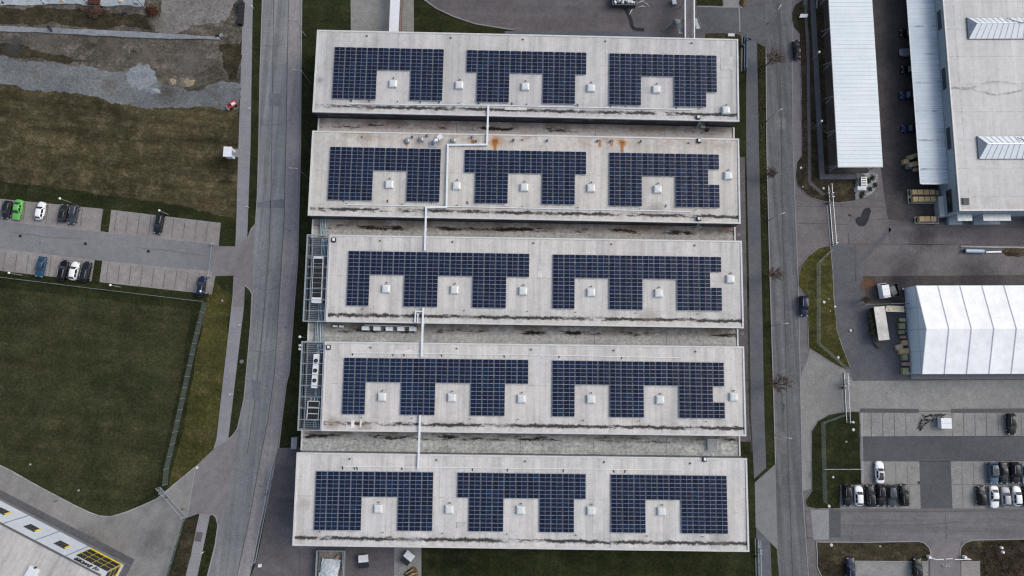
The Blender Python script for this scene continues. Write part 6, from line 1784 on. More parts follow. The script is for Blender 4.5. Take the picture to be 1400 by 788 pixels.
def tree(u, v, h, spread, seed, lab, lean=0.0):
    rnd = random.Random(seed)
    c = P(u, v, 0)
    root = thing('bare_tree', lab, 'tree', (c.x, c.y, 0), 0, 'leafless young trees')
    tr, cr = MB(), MB()
    top = h * .38
    tr.tube([(0, 0, 0), (.03, .02, top * .5), (.02, -.03, top), (.06, .02, h * .62)], [.13, .10, .085, .04], 8)
    def grow(p, d, ln, rad, lev):
        q = p + d * ln
        mid = p + d * ln * .5 + Vector((rnd.uniform(-.08, .08), rnd.uniform(-.08, .08), 0)) * ln
        (tr if lev == 0 else cr).tube([p, mid, q], [rad, rad * .75, rad * .5], 5 if lev < 2 else 3)
        if lev >= 3:
            return
        for k in range(4 if lev < 2 else 3):
            t_ = rnd.uniform(.35, 1.0)
            s = mid.lerp(q, max(0, t_ * 2 - 1)) if t_ > .5 else p.lerp(mid, t_ * 2)
            dv = Vector((rnd.gauss(0, 1), rnd.gauss(0, 1), rnd.gauss(.25, .6)))
            nd = (d * 1.0 + dv * .62).normalized()
            nd.z = max(nd.z, .05)
            grow(s, nd, ln * rnd.uniform(.5, .72), max(rad * .55, .022), lev + 1)
    for k in range(14):
        a = k * 2.4 + rnd.uniform(-.3, .3)
        z = top + (h * .6 - top) * k / 13
        d = Vector((math.cos(a) * .75, math.sin(a) * .75, rnd.uniform(.4, 1.0))).normalized()
        grow(Vector((0.02, 0, z)), d, spread * rnd.uniform(.5, .75), .06, 0)
    tr.build('trunk', 'bark', root, local=True)
    cr.build('crown', 'twig', root, local=True)
tree(1047.2, 90, 6.0, 2.8, 11, 'bare tree on the verge beside the topmost hall')
tree(1046.8, 241, 4.0, 1.7, 12, 'small bare tree on the verge beside the second hall')
tree(1050.5, 377, 4.8, 2.2, 13, 'bare tree on the verge beside the middle hall')
tree(1054, 524, 6.0, 3.1, 14, 'largest bare tree on the verge, beside the fourth hall')
tree(1177, 411, 3.0, 1.1, 15, 'small bare tree in the yard left of the open container')

# weeds and brambles of the overgrown bed, too many to count
def scrub(name, poly, n, hmax, mat, lab, cat, seed):
    rnd = random.Random(seed)
    w = pxs(poly)
    xs_, ys_ = [p.x for p in w], [p.y for p in w]
    b = MB()
    def inside(x, y):
        c_ = False
        j = len(w) - 1
        for i in range(len(w)):
            if ((w[i].y > y) != (w[j].y > y)) and (x < (w[j].x - w[i].x) * (y - w[i].y) / (w[j].y - w[i].y) + w[i].x):
                c_ = not c_
            j = i
        return c_
    k = 0
    while k < n:
        x, y = rnd.uniform(min(xs_), max(xs_)), rnd.uniform(min(ys_), max(ys_))
        if not inside(x, y):
            continue
        k += 1
        for _ in range(7):
            a, l_ = rnd.uniform(0, 6.283), rnd.uniform(.25, 1) * hmax
            d = Vector((math.cos(a) * rnd.uniform(.3, 1), math.sin(a) * rnd.uniform(.3, 1), rnd.uniform(.3, 1))) * l_
            s = Vector((-math.sin(a), math.cos(a), 0)) * .05
            p = Vector((x, y, .1))
            b.face([p - s, p + s, p + d + s * .3, p + d - s * .3])
    return tag(b.build(name, mat), lab, cat, None, 'stuff')
scrub('undergrowth', [(1345, 745), (1400, 742), (1440, 742), (1440, 830), (1345, 830)], 1500, 1.0, 'scrub', 'brown tangle of brambles in the bottom right corner', 'undergrowth', 3)
scrub('undergrowth', [(1342, 742), (1400, 738.5), (1440, 738), (1440, 744), (1344, 748)], 160, .5, 'turf_yellow', 'yellowish weeds along the upper edge of the bramble bed', 'undergrowth', 4)
scrub('undergrowth', [(1094, 60), (1100, 60), (1102, 205), (1097, 208)], 220, .4, 'scrub', 'thin brown shoots along the kerb of the long grass island', 'undergrowth', 5)
scrub('undergrowth', [(1262, 567), (1292, 566), (1284, 573), (1268, 578), (1257, 590), (1254, 585), (1258, 575)], 120, .4, 'bark', 'dark brushwood heaped left of the white box trailer', 'undergrowth', 6)
scrub('undergrowth', [(1035, 64), (1043, 66), (1046, 190), (1049, 300), (1043, 300), (1039, 190)], 260, .3, 'scrub', 'dead brown stalks on the verge of the right road', 'undergrowth', 8)

# ================================================================== FENCES AND GATES
def fence(pts, h, lab, post=2.6, mat='steel_green', dens=.12, bw=.013):
    w = pxs(pts)
    root = thing('mesh_fence', lab, 'fence', (w[0].x, w[0].y, 0))
    pb = []
    b = MB()
    for i in range(len(w) - 1):
        a, c = w[i], w[i + 1]
        d = c - a
        L = d.length
        n = max(1, round(L / post))
        for k in range(n + (1 if i == len(w) - 2 else 0)):
            p = a + d * (k / n)
            pb.append(p)
        m_ = int(L / dens)
        u = d.normalized()
        for k in range(m_ + 1):
            p = a + d * (k / m_)
            b.bar((p.x, p.y, .05), (p.x, p.y, h), bw)
        for z in [h * q / 8 + .04 for q in range(9)]:
            s = Vector((-u.y, u.x, 0)) * .02
            b.bar((a.x + s.x, a.y + s.y, z), (c.x + s.x, c.y + s.y, z), bw)
    b.build('mesh_panel', mat, root)
    for p in pb[:100]:
        b = MB(); b.box((p.x, p.y, (h + .06) / 2), (.08, .08, h + .06)); b.build('post', mat, root)
fence([(-60, 371), (0, 379.5), (140, 396.5), (283, 413.5)], 2.0, 'wire mesh fence along the lower edge of the left car park', dens=.3)
fence([(283, 413.5), (269, 470), (256, 530), (243, 590), (231, 640), (229, 662)], 2.2, 'wire mesh fence down the right side of the olive field')
fence([(253, 711), (241, 750), (230, 788), (215, 840)], 2.2, 'wire mesh fence from the lower gate down to the bottom edge')
fence([(1098, -30), (1097, 10)], 1.6, 'short wire fence at the top of the long grass island', dens=.3)
fence([(1136, 341), (1116, 360), (1116, 470), (1153, 503)], 2.0, 'wire mesh fence on the island with yellow tufts')
fence([(1154, 566), (1122, 578), (1123.5, 641), (1125, 686)], 2.0, 'wire mesh fence on the dark grass island')
fence([(1124, 641.5), (1177, 641.5)], .9, 'low pale wire fence across the dark grass island', mat='galv', dens=.4)
fence([(1176, 564), (1177.5, 661)], .9, 'low pale fence between the dark grass island and the parking bays', mat='galv', dens=.4)
fence([(1021, 420), (1024, 570), (1026, 618)], 1.5, 'dark fence between the narrow footpath and the grey slab walk', mat='steel_dark', dens=.4)
fence([(1034, 735), (1035.5, 788), (1037, 830)], 1.8, 'green wire fence at the lower right corner of the lowest hall', dens=.2)
fence([(1170, 238), (1170, 274)], 1.2, 'short fence on the left side of the pebble bed', dens=.3)

def sliding_gate(p0, p1, h, lab, mat='galv', over=0.12, depth=1.1):
    """cantilever sliding gate: leaf with bars between top and bottom beams, guide posts, a track and a drive box"""
    a, c = P(*p0), P(*p1)
    d = (c - a); L = d.length; rz = math.atan2(d.y, d.x)
    root = thing('sliding_gate', lab, 'gate', (a.x, a.y, 0), rz)
    b = MB()
    b.box((L / 2, 0, .18), (L, .14, .18)); b.box((L / 2, 0, h), (L, .10, .10))
    n = int(L / .35)
    for k in range(n + 1):
        b.box((L * k / n, 0, (h + .18) / 2), (.05, .05, h - .2))
    b.bar((.1, 0, .3), (L * .25, 0, h - .06), .06)
    b.build('leaf', mat, root, local=True)
    b = MB(); b.box((L * .5, -depth * .5, .05), (L * 1.02, .2, .1)); b.build('track', 'kerb', root, local=True)
    for k, x in enumerate((L * .16, L * .22, L * .97)):
        b = MB()
        for s in (-.16, .16):
            b.box((x, s, (h + .25) / 2), (.12, .10, h + .25))
        b.box((x, 0, h + .29), (.14, .46, .08)); b.build('guide_post', mat, root, local=True)
    b = MB(); b.box((L * .3, -.45, .5), (.45, .35, 1.0)); b.build('drive_box', 'steel_dark', root, local=True)
    return root
sliding_gate((1132, 254), (1138.5, 337), 1.9, 'long sliding gate closing the works yard below the carport')
sliding_gate((1153.5, 510), (1157, 578), 1.9, 'sliding gate across the light grey entry road')
sliding_gate((219, 666), (255.5, 707), 1.9, 'steel sliding gate at the mouth of the pale concrete yard')
sliding_gate((376, 636), (349, 770), 1.9, 'very long sliding gate between the left road and the plum yard')
sliding_gate((1017.8, 50), (1017, 98), 1.8, 'blue sliding gate at the upper right corner of the topmost hall', 'blue_gate')
sliding_gate((1036, 737), (1038, 815), 1.7, 'sliding gate at the lower right corner of the lowest hall')
a, c = P(292.3, 334.5), P(287.5, 378)
root = thing('barrier_gate', 'thin white boom gate across the entry of the left car park', 'barrier', (a.x, a.y, 0))
for p in (a, c):
    b = MB(); b.box((p.x, p.y, .55), (.4, .4, 1.1)); b.build('pillar', 'galv', root)
m_ = a.lerp(c, .52)
for q0, q1, z in ((a, m_, 1.0), (c, m_, 1.02)):
    b = MB(); b.bar((q0.x, q0.y, z), (q1.x, q1.y, z), .07); b.build('boom', 'galv', root)
a, c = P(1267.5, 760.5), P(1324, 763.5)
root = thing('barrier_gate', 'white jointed boom barrier on the mauve paving at the bottom right', 'barrier', (a.x, a.y, 0))
q2 = P(1316, 760.6)
for p in (a, q2):
    b = MB(); b.box((p.x, p.y, .55), (.5, .5, 1.1)); b.build('pillar', 'lamp_white', root)
k0 = P(1276, 763.4)
for q0, q1 in ((a, k0), (k0, P(1286.5, 763)), (P(1289.5, 762.6), P(1298.5, 762.3)), (P(1301, 763.2), P(1312, 763.2)), (P(1312.3, 763.2), c), (q2, c)):
    b = MB(); b.bar((q0.x, q0.y, 1.0), (q1.x, q1.y, 1.0), .13); b.build('boom', 'lamp_white', root)
for k, (u, v, lb) in enumerate(((1289.6, 773, 'left one of two white bollards below the white barrier'), (1294.4, 772.8, 'right one of two white bollards below the white barrier'))):
    c = P(u, v)
    root = thing('bollard', lb, 'bollard', (c.x, c.y, 0), 0, 'white bollards below the barrier')
    b = MB(); b.tube([(c.x, c.y, 0), (c.x, c.y, .8), (c.x, c.y, .95)], [.13, .13, .07], 12); b.build('post', 'lamp_white', root)
    b = MB(); b.disc((c.x, c.y), .26, 0, .1, 12); b.build('foot', 'concrete', root)
# white double sign board in the weeds
c = P(1363.5, 749.5)
root = thing('sign_post', 'white two part sign standing in the bramble bed', 'sign', (c.x, c.y, 0))
for dx, dy in ((-.1, .45), (.1, -.45)):
    b = MB(); b.tube([(c.x + dx, c.y + dy, 0), (c.x + dx, c.y + dy, 1.3)], .05, 6); b.build('post', 'galv', root)
    b = MB(); b.tube([(c.x + dx, c.y + dy, 1.3), (c.x + dx, c.y + dy, 1.75)], [.30, .24], 10); b.build('sign_head', 'lamp_white', root)

# ================================================================== YARD OBJECTS
def crate_mb(b, x, y, z, w, d, h, rz=0.0, m=0):
    """slatted wooden crate: corner posts, side boards with gaps, lid boards and skids"""
    ca, sa = math.cos(rz), math.sin(rz)
    def bx(cx, cy, cz, sx, sy, sz):
        b.box((x + cx * ca - cy * sa, y + cx * sa + cy * ca, z + cz), (sx, sy, sz), rz, m)
    for sx in (-1, 1):
        for sy in (-1, 1):
            bx(sx * (w / 2 - .05), sy * (d / 2 - .05), h / 2, .09, .09, h)
    for k in range(3):
        zz = h * (.2 + .3 * k)
        for s in (-1, 1):
            bx(0, s * (d / 2 + .012), zz, w, .022, h * .22)
            bx(s * (w / 2 + .012), 0, zz, .022, d - .02, h * .22)
    n = 5
    for k in range(n):
        bx(-w / 2 + (k + .5) * w / n, 0, h + .015, w / n - .05, d, .03)
    for s in (-1, 1):
        bx(0, s * d * .3, h + .045, w, .09, .028)
        bx(0, s * d * .36, -.03, w, .1, .06)

def crate(u, v, lab, w=1.1, d=1.1, h=.95, base=.55, rz=0.0, mat='wood', group=None, name='wooden_crate', cat='crate'):
    c = P(u, v, base + h)
    root = thing(name, lab, cat, (c.x, c.y, base), rz, group)
    b = MB(); crate_mb(b, 0, 0, .06, w, d, h); b.build('boards', mat, root, local=True)
    b = MB(); b.box((0, 0, .06 + h * .5), (w * .88, d * .88, h * .9)); b.build('load', 'wood_cream' if mat != 'wood_cream' else 'wood', root, local=True)
    return root
def trailer(u0, v0, u1, v1, lab):
    a, c = P(u0, v0, .4), P(u1, v1, .4)
    L = (c - a).length
    rz = math.atan2((c - a).y, (c - a).x)
    root = thing('crate_trailer', lab, 'trailer', (a.x, a.y, 0), rz, 'low steel trailers')
    b = MB()
    for s in (-1, 1):
        b.box((L / 2, s * .68, .42), (L, .10, .14))
    for k in range(6):
        b.box((.05 + (L - .1) * k / 5, 0, .421), (.10, 1.24, .13))
    b.build('frame', 'trim', root, local=True)
    b = MB(); b.box((L / 2 + .6, 0, .50), (L - 1.4, 1.2, .05)); b.build('deck', 'steel_dark', root, local=True)
    b = MB(); b.tube([(.75, .35, .55), (.45, 0, .7), (.75, -.35, .55)], .05, 6); b.tube([(.3, 0, .45), (-.5, 0, .35)], .05, 6); b.build('drawbar', 'black', root, local=True)
    for x in (.7, L - .7):
        for s in (-1, 1):
            b = MB(); b.tube([(x, s * .60, .22), (x, s * .76, .22)], .22, 12); b.build('wheel', 'rubber', root, local=True)
trailer(1240.8, 264.2, 1280, 264.6, 'low trailer with four crates, the upper of the adjoining pair by the warehouse corner')
trailer(1241.4, 273.8, 1280, 274.4, 'low trailer with four crates, the lower of the adjoining pair by the warehouse corner')
trailer(1250.6, 301.2, 1283, 301.6, 'low trailer with three crates standing apart below the pair')
rows = [([1250.6, 1258.5, 1266.4, 1274.3], 262.8, 'upper'), ([1251.8, 1259.5, 1267.5, 1275.5], 272.4, 'lower')]
nm = ['first', 'second', 'third', 'fourth']
for us, v, wd in rows:
    for k, u in enumerate(us):
        crate(u, v, '%s wooden crate from the drawbar on the %s trailer of the pair' % (nm[k], wd), group='crates on the low trailers')
for k, u in enumerate((1260.4, 1268.2, 1276.4)):
    crate(u, 299.4, '%s wooden crate from the drawbar on the trailer standing apart' % nm[k], group='crates on the low trailers')
crate(1281.5, 264, 'narrow greenish crate at the wall end of the upper trailer', .7, 1.1, mat='wood_green', group='crates against the warehouse wall', base=.3)
crate(1282.3, 272.5, 'narrow greenish crate at the wall end of the lower trailer', .7, 1.1, mat='wood_green', group='crates against the warehouse wall', base=.3)
c = P(1280.5, 285)
root = thing('wall_cabinet', 'pale upright cabinet between the trailers and the warehouse wall', 'cabinet', (c.x, c.y, 0), WRZ)
b = MB(); b.box((0, 0, .95), (1.1, 4.4, 1.9)); b.build('casing', 'concrete', root, local=True)
b = MB(); b.box((0, 0, 1.93), (1.2, 4.5, .06)); b.build('lid', 'trim', root, local=True)
b = MB(); b.box((1.2, 0, .7), (.9, 3.8, 1.4)); b.build('green_panel', 'wood_green', root, local=True)
# sacks and boxes spilling from under the canopy
def sack(u, v, lab, l, w, h, rz, mat):
    c = P(u, v, h)
    root = thing('packed_sack', lab, 'sack', (c.x, c.y, 0.04), R(rz), 'sacks by the canopy')
    b = MB()
    for s in range(9):
        pass
    n, m_ = 12, 7
    rings = []
    for i in range(m_):
        t_ = -1 + 2 * i / (m_ - 1)
        k = (1 - abs(t_) ** 3.2) ** .5 if abs(t_) < 1 else .12
        rings.append([(t_ * l / 2, math.copysign(abs(math.cos(a)) ** .7, math.cos(a)) * w / 2 * max(k, .15), h / 2 + math.copysign(abs(math.sin(a)) ** .7, math.sin(a)) * h / 2 * max(k, .15)) for a in [2 * math.pi * q / n for q in range(n)]])
    vs = [p for r_ in rings for p in r_]
    fs = [(i * n + k, i * n + (k + 1) % n, (i + 1) * n + (k + 1) % n, (i + 1) * n + k) for i in range(m_ - 1) for k in range(n)]
    fs += [tuple(range(n)), tuple(reversed(range((m_ - 1) * n, m_ * n)))]
    b.add(vs, fs); b.build('sack', mat, root, local=True, smooth=True)
    b = MB()
    for x in (-.25, .25):
        b.box((x * l, 0, h + .005), (.06, w * .7, .03))
    b.build('strap', 'wood_cream', root, local=True)
sack(1250, 213.5, 'long yellowish sack, the upper of those by the canopy', 2.4, 1.1, 1.2, 25, 'wood_green')
sack(1250.5, 224, 'long tan sack, the middle one of those by the canopy', 2.6, 1.2, 1.2, 10, 'wood')
sack(1253, 231.5, 'short brown sack, the lowest of those by the canopy', 1.5, .9, .9, 5, 'wood_pink')
crate(1239.2, 221, 'tan wooden crate beside the sacks at the canopy', 1.2, 1.0, 1.0, .04, .05, 'wood', None)
crate(1243, 215, 'small olive crate above the tan one at the canopy', .9, .8, .8, .04, .3, 'wood_green', None)
c = P(1239.5, 228.5)
root = thing('steel_bin', 'grey open steel bin below the tan crate at the canopy', 'bin', (c.x, c.y, .04), WRZ)
b = MB()
for q in ((0, -.75, 1.7, .06), (0, .75, 1.7, .06)):
    b.box((q[0], q[1], .45), (q[2], q[3], .9))
for s in (-1, 1):
    b.box((s * .82, 0, .45), (.06, 1.43, .9))
b.box((0, 0, .06), (1.58, 1.43, .08)); b.build('shell', 'steel_dark', root, local=True)
b = MB(); b.box((0, 0, .5), (1.5, 1.38, .5)); b.build('scrap', 'wall_grey', root, local=True)
# pallets and crates along the tent gable
TP = [(1233.8, 437.6, 1.2, .75, .7, 'wood_cream', 0, 'pale cream crate at the top of the row by the tent gable'), (1233.4, 446, 1.3, 1.3, 1.0, 'wood_green', .05, 'big olive crate second in the row by the tent gable'),
      (1232.6, 454.2, 1.2, .8, .6, 'wood_green', .1, 'low olive crate third in the row by the tent gable'), (1234.5, 461.2, 1.3, .6, .5, 'wood_pink', 0, 'low pinkish crate in the middle of the row by the tent gable'),
      (1237, 469, 1.2, 1.1, .9, 'wood', .1, 'tan crate just above the twisted one by the tent gable'), (1229.6, 474.6, 1.4, 1.0, .7, 'wood_cream', .35, 'twisted yellowish crate standing out from the row by the tent gable'),
      (1235.8, 480.5, 2.1, 1.1, .8, 'wood', .1, 'wide tan crate with a red corner by the tent gable'), (1237.6, 488.8, 1.1, 1.3, .9, 'wood_green', 0, 'square olive crate below the wide one by the tent gable'),
      (1239.6, 498, 1.9, .8, .7, 'wood_pink', 0, 'reddish crate second from the bottom by the tent gable'), (1238.2, 507.6, 1.3, 1.4, .9, 'wood_green', 0, 'open slatted crate at the bottom of the row by the tent gable')]
for u, v, w, d, h, mt, rz, lb in TP:
    crate(u, v, lb, w, d, h, .05, rz + TRZ, mt, 'crates and pallets along the tent gable')
# container with an open side, a boom and a drawbar
ca_, cb_ = P(1194.6, 420, 2.7), P(1201.5, 466, 2.7)
cc_ = P(1209.8, 419.5, 2.7)
cy_ = V2(ca_) - V2(cb_)
LCN = cy_.length
rz = math.atan2(cy_.y, cy_.x) - math.pi / 2
WCN = (V2(cc_) - V2(ca_)).length * .98
mid = (V2(ca_) + V2(cb_)) / 2 + Vector((math.cos(rz), math.sin(rz))) * WCN / 2
root = thing('open_trailer', 'long trailer with a cream roof, an open left side and a pointed drawbar', 'trailer', (*mid, 0), rz)
b = MB(); b.box((0, 0, 2.66), (WCN, LCN, .10)); b.build('roof', 'trailer_roof', root, local=True)
b = MB(); b.box((0, 0, .75), (WCN + .6, LCN - .2, .16)); b.build('bed', 'steel_dark', root, local=True)
b = MB(); b.box((WCN / 2 - .06, 0, 1.72), (.08, LCN - .2, 1.78)); b.box((0, LCN / 2 - .1, 1.72), (WCN - .2, .08, 1.78)); b.build('wall', 'wall_dark', root, local=True)
for s in (-1, 1):
    for y in (-LCN / 2 + .15, 0, LCN / 2 - .2):
        if s < 0:
            b = MB(); b.box((s * (WCN / 2 - .08), y, 1.72), (.09, .09, 1.77)); b.build('post', 'steel_dark', root, local=True)
    for y in (-1.2, 0, 1.2):
        b = MB(); b.tube([(s * (WCN / 2 - .05), y, .42), (s * (WCN / 2 + .24), y, .42)], .42, 16); b.build('wheel', 'rubber', root, local=True)
b = MB(); b.hexa([(-1.5, -LCN / 2 - .1, .62), (0, -LCN / 2 - 1.9, .55), (1.5, -LCN / 2 - .1, .62)], [(-1.5, -LCN / 2 - .1, .72), (0, -LCN / 2 - 1.9, .65), (1.5, -LCN / 2 - .1, .72)]); b.build('drawbar', 'black', root, local=True)
b = MB()
rnd = random.Random(4)
for k in range(9):
    b.box((-WCN / 2 - .05 + rnd.uniform(-.2, .2), -LCN / 2 + 1 + k * (LCN - 2) / 8, .83 + .25), (rnd.uniform(.3, .6), rnd.uniform(.3, .7), .5), rnd.uniform(0, 1))
b.build('cargo', 'cargo', root, local=True)
a, c = P(1211, 422.3, 2.4), P(1236, 423.2, 2.4)
m_ = (a + c) / 2
root = thing('loading_bridge', 'beige bridge deck reaching from the open trailer to the tent gable', 'bridge', (m_.x, m_.y, 0), math.atan2((c - a).y, (c - a).x))
b = MB(); b.box((0, 0, 2.36), ((c - a).length, 1.25, .12)); b.build('deck', 'wood_cream', root, local=True)
for x in (-1.7, 1.7):
    for y in (-.5, .5):
        b = MB(); b.box((x, y, 1.15), (.1, .1, 2.3)); b.build('leg', 'steel_dark', root, local=True)
b = MB()
for y in (-.6, .6):
    b.box((0, y, 2.95), ((c - a).length, .05, .05))
    for k in range(5):
        b.box((-1.9 + k * .95, y, 2.68), (.04, .04, .5))
b.build('railing', 'steel', root, local=True)
a, c = P(1180, 417, 2.0), P(1240, 415.5, 2.0)
root = thing('horizontal_pole', 'thin dark pole frame crossing above the open trailer to the tent', 'pole', (a.x, a.y, 0))
b = MB(); b.bar((a.x, a.y, 2.9), (c.x, c.y, 2.9), .12); b.build('beam', 'steel_dark', root)
b = MB()
for t_ in (0.01, .33, .66, .97):
    p = a.lerp(c, t_); b.bar((p.x, p.y, 0), (p.x, p.y, 2.83), .1)
b.build('post', 'steel_dark', root)
# small truck with a white cab roof
c = P(1211, 397.5, 1.8)
root = thing('small_truck', 'small truck with a white cab and a black open bed beside the rust stain', 'truck', (c.x, c.y, .04), R(7))
b = MB(); b.hexa([(-.95, -1.65, .45), (.95, -1.65, .45), (.95, 1.75, .45), (-.95, 1.75, .45)], [(-.88, -1.55, 1.1), (.88, -1.55, 1.1), (.88, 1.65, 1.1), (-.88, 1.65, 1.1)])
b.hexa([(-.88, -1.5, 1.102), (.88, -1.5, 1.102), (.88, 1.55, 1.102), (-.88, 1.55, 1.102)], [(-.78, -1.3, 1.95), (.78, -1.3, 1.95), (.78, 1.2, 1.95), (-.78, 1.2, 1.95)]); b.build('cab', PAINT['white'], root, local=True)
b = MB(); b.hexa([(-.76, 1.48, 1.2), (.76, 1.48, 1.2), (.76, 1.6, 1.2), (-.76, 1.6, 1.2)], [(-.68, 1.22, 1.85), (.68, 1.22, 1.85), (.68, 1.31, 1.85), (-.68, 1.31, 1.85)]); b.build('windscreen', 'glass_dark', root, local=True)
b = MB(); b.box((0, -1.3, 1.97), (1.5, .5, .05)); b.box((0, .3, 1.96), (1.3, .08, .04)); b.build('roof_bar', 'steel', root, local=True)
b = MB(); b.box((2.1, -.1, .75), (2.0, 3.0, .14)); b.box((2.1, 1.36, 1.1), (2.0, .08, .56)); b.box((2.1, -1.56, 1.1), (2.0, .08, .56)); b.box((3.06, -.1, 1.1), (.08, 2.82, .56)); b.build('bed', 'black', root, local=True)
b = MB(); b.box((2.0, -.2, 1.0), (1.3, 1.9, .34), .3); b.build('load', 'steel_dark', root, local=True)
for x in (-.8, .8, 2.7):
    for y in (-1.0, 1.1):
        b = MB(); b.tube([(x - .12, y, .36), (x + .12, y, .36)], .34, 14); b.build('wheel', 'rubber', root, local=True)
# white box trailer in the upper bays of the right car park
c = P(1293.6, 579, 1.6)
root = thing('box_trailer', 'small white box trailer standing in the upper bays of the right car park', 'trailer', (c.x, c.y, .09), R(-1))
b = MB(); b.box((0, 0, 1.0), (2.25, 2.2, 1.3)); b.build('box', 'white_metal', root, local=True)
b = MB(); b.box((0, .03, 1.67), (2.3, .06, .05)); b.box((0, -1.1, 1.665), (2.3, .05, .04)); b.build('roof_seam', 'steel', root, local=True)
b = MB(); b.tube([(-1.1, 0, .4), (-2.2, 0, .42)], .05, 6); b.build('drawbar', 'steel_dark', root, local=True)
for s in (-1, 1):
    b = MB(); b.tube([(0, s * 1.0, .3), (0, s * 1.2, .3)], .3, 14); b.build('wheel', 'rubber', root, local=True)
# tubes and scrap left below the warehouse
a, c = P(1319, 343.2, .5), P(1345, 343.8, .5)
root = thing('steel_tube', 'long pale blue tube lying below the warehouse', 'tube', (a.x, a.y, .06))
b = MB(); b.tube([(a.x, a.y, .55), (c.x, c.y, .55)], .42, 14); b.build('tube', 'blue_tube', root, smooth=False)
b = MB(); b.tube([(a.x - .12, a.y, .55), (a.x + .06, a.y, .55)], .47, 14); b.tube([(c.x - .06, c.y, .55), (c.x + .14, c.y, .55)], .47, 14); b.build('flange', 'steel_dark', root)
a, c = P(1349, 344.8, .4), P(1369.5, 344.2, .4)
root = thing('steel_beam', 'thin white beam lying right of the pale blue tube', 'beam', (a.x, a.y, .06))
b = MB(); b.bar((a.x, a.y, .3), (c.x, c.y, .3), .34, .06); b.bar((a.x, a.y, .2), (c.x, c.y, .2), .06, .14); b.bar((a.x, a.y, .1), (c.x, c.y, .1), .34, .055); b.build('profile', 'white_metal', root)
heap('scrap_heap', 1388, 345.5, 3.4, 1.0, 1.0, 'dirt_heap', 'brown heap of scrap and brushwood right of the white beam', 'heap', 21)
a, c = P(1313, 337.5), P(1440, 339.5)
b = MB(); b.bar((a.x, a.y, .14), (c.x, c.y, .14), .35, .28); tag(b.build('kerb_wall', 'concrete', origin=Vector((a.x, a.y, 0))), 'low concrete kerb wall above the pale blue tube', 'kerb wall')
a = P(1312.5, 340); 
# heat pump boxes on the pebble bed
for u, v, w, d, h, lb in ((1181, 249, 1.25, 2.2, 1.2, 'tall grey white machine box on the pebble bed'), (1178, 257.6, 1.9, .8, 1.5, 'white machine box in front of the tall grey one on the pebble bed')):
    c = P(u, v, h)
    root = thing('heat_pump', lb, 'heat pump', (c.x, c.y, .14), KRZ, 'machine boxes on the pebble bed')
    b = MB(); b.box((0, 0, h / 2), (w, d, h)); b.build('casing', 'white_metal' if d < 1 else 'galv', root, local=True)
    b = MB()
    for k in range(4):
        b.box((0, -d * .36 + k * d * .24, h + .02), (w * .8, d * .14, .04))
    b.build('grille', 'trim_dark' if d > 1 else 'trim', root, local=True)
    b = MB(); b.box((0, 0, -.04), (w + .2, d + .2, .09)); b.build('plinth', 'concrete', root, local=True)
for k, (u, v) in enumerate(((1187.5, 247.5), (1193, 243), (1196.5, 253), (1180, 264), (1177.4, 268), (1189, 258.5))):
    c = P(u, v, .3)
    root = thing('shrub', ['dark shrub beside the grey machine box', 'dark shrub in the upper right of the pebble bed', 'dark shrub at the right rim of the pebble bed', 'dark shrub below the white machine box', 'dark shrub at the lower tip of the pebble bed', 'dark shrub in the middle of the pebble bed'][k], 'shrub', (c.x, c.y, .1), 0, 'dark shrubs on the pebble bed')
    rnd = random.Random(70 + k)
    b = MB()
    for _ in range(90):
        a_, r_ = rnd.uniform(0, 6.28), rnd.uniform(.05, .62)
        p = Vector((c.x + math.cos(a_) * r_, c.y + math.sin(a_) * r_, .1 + rnd.uniform(.05, .65) * (1 - r_ * .9)))
        s = rnd.uniform(.08, .16); d1 = Vector((rnd.uniform(-1, 1), rnd.uniform(-1, 1), rnd.uniform(-.3, .5))).normalized() * s; d2 = Vector((-d1.y, d1.x, rnd.uniform(-.1, .1)))
        b.face([p - d1, p + d2 * .6, p + d1, p - d2 * .6])
    b.build('foliage', 'turf_dark', root)
    b = MB(); b.tube([(c.x, c.y, .1), (c.x + .03, c.y, .45)], [.03, .015], 5); b.build('stem', 'bark', root)

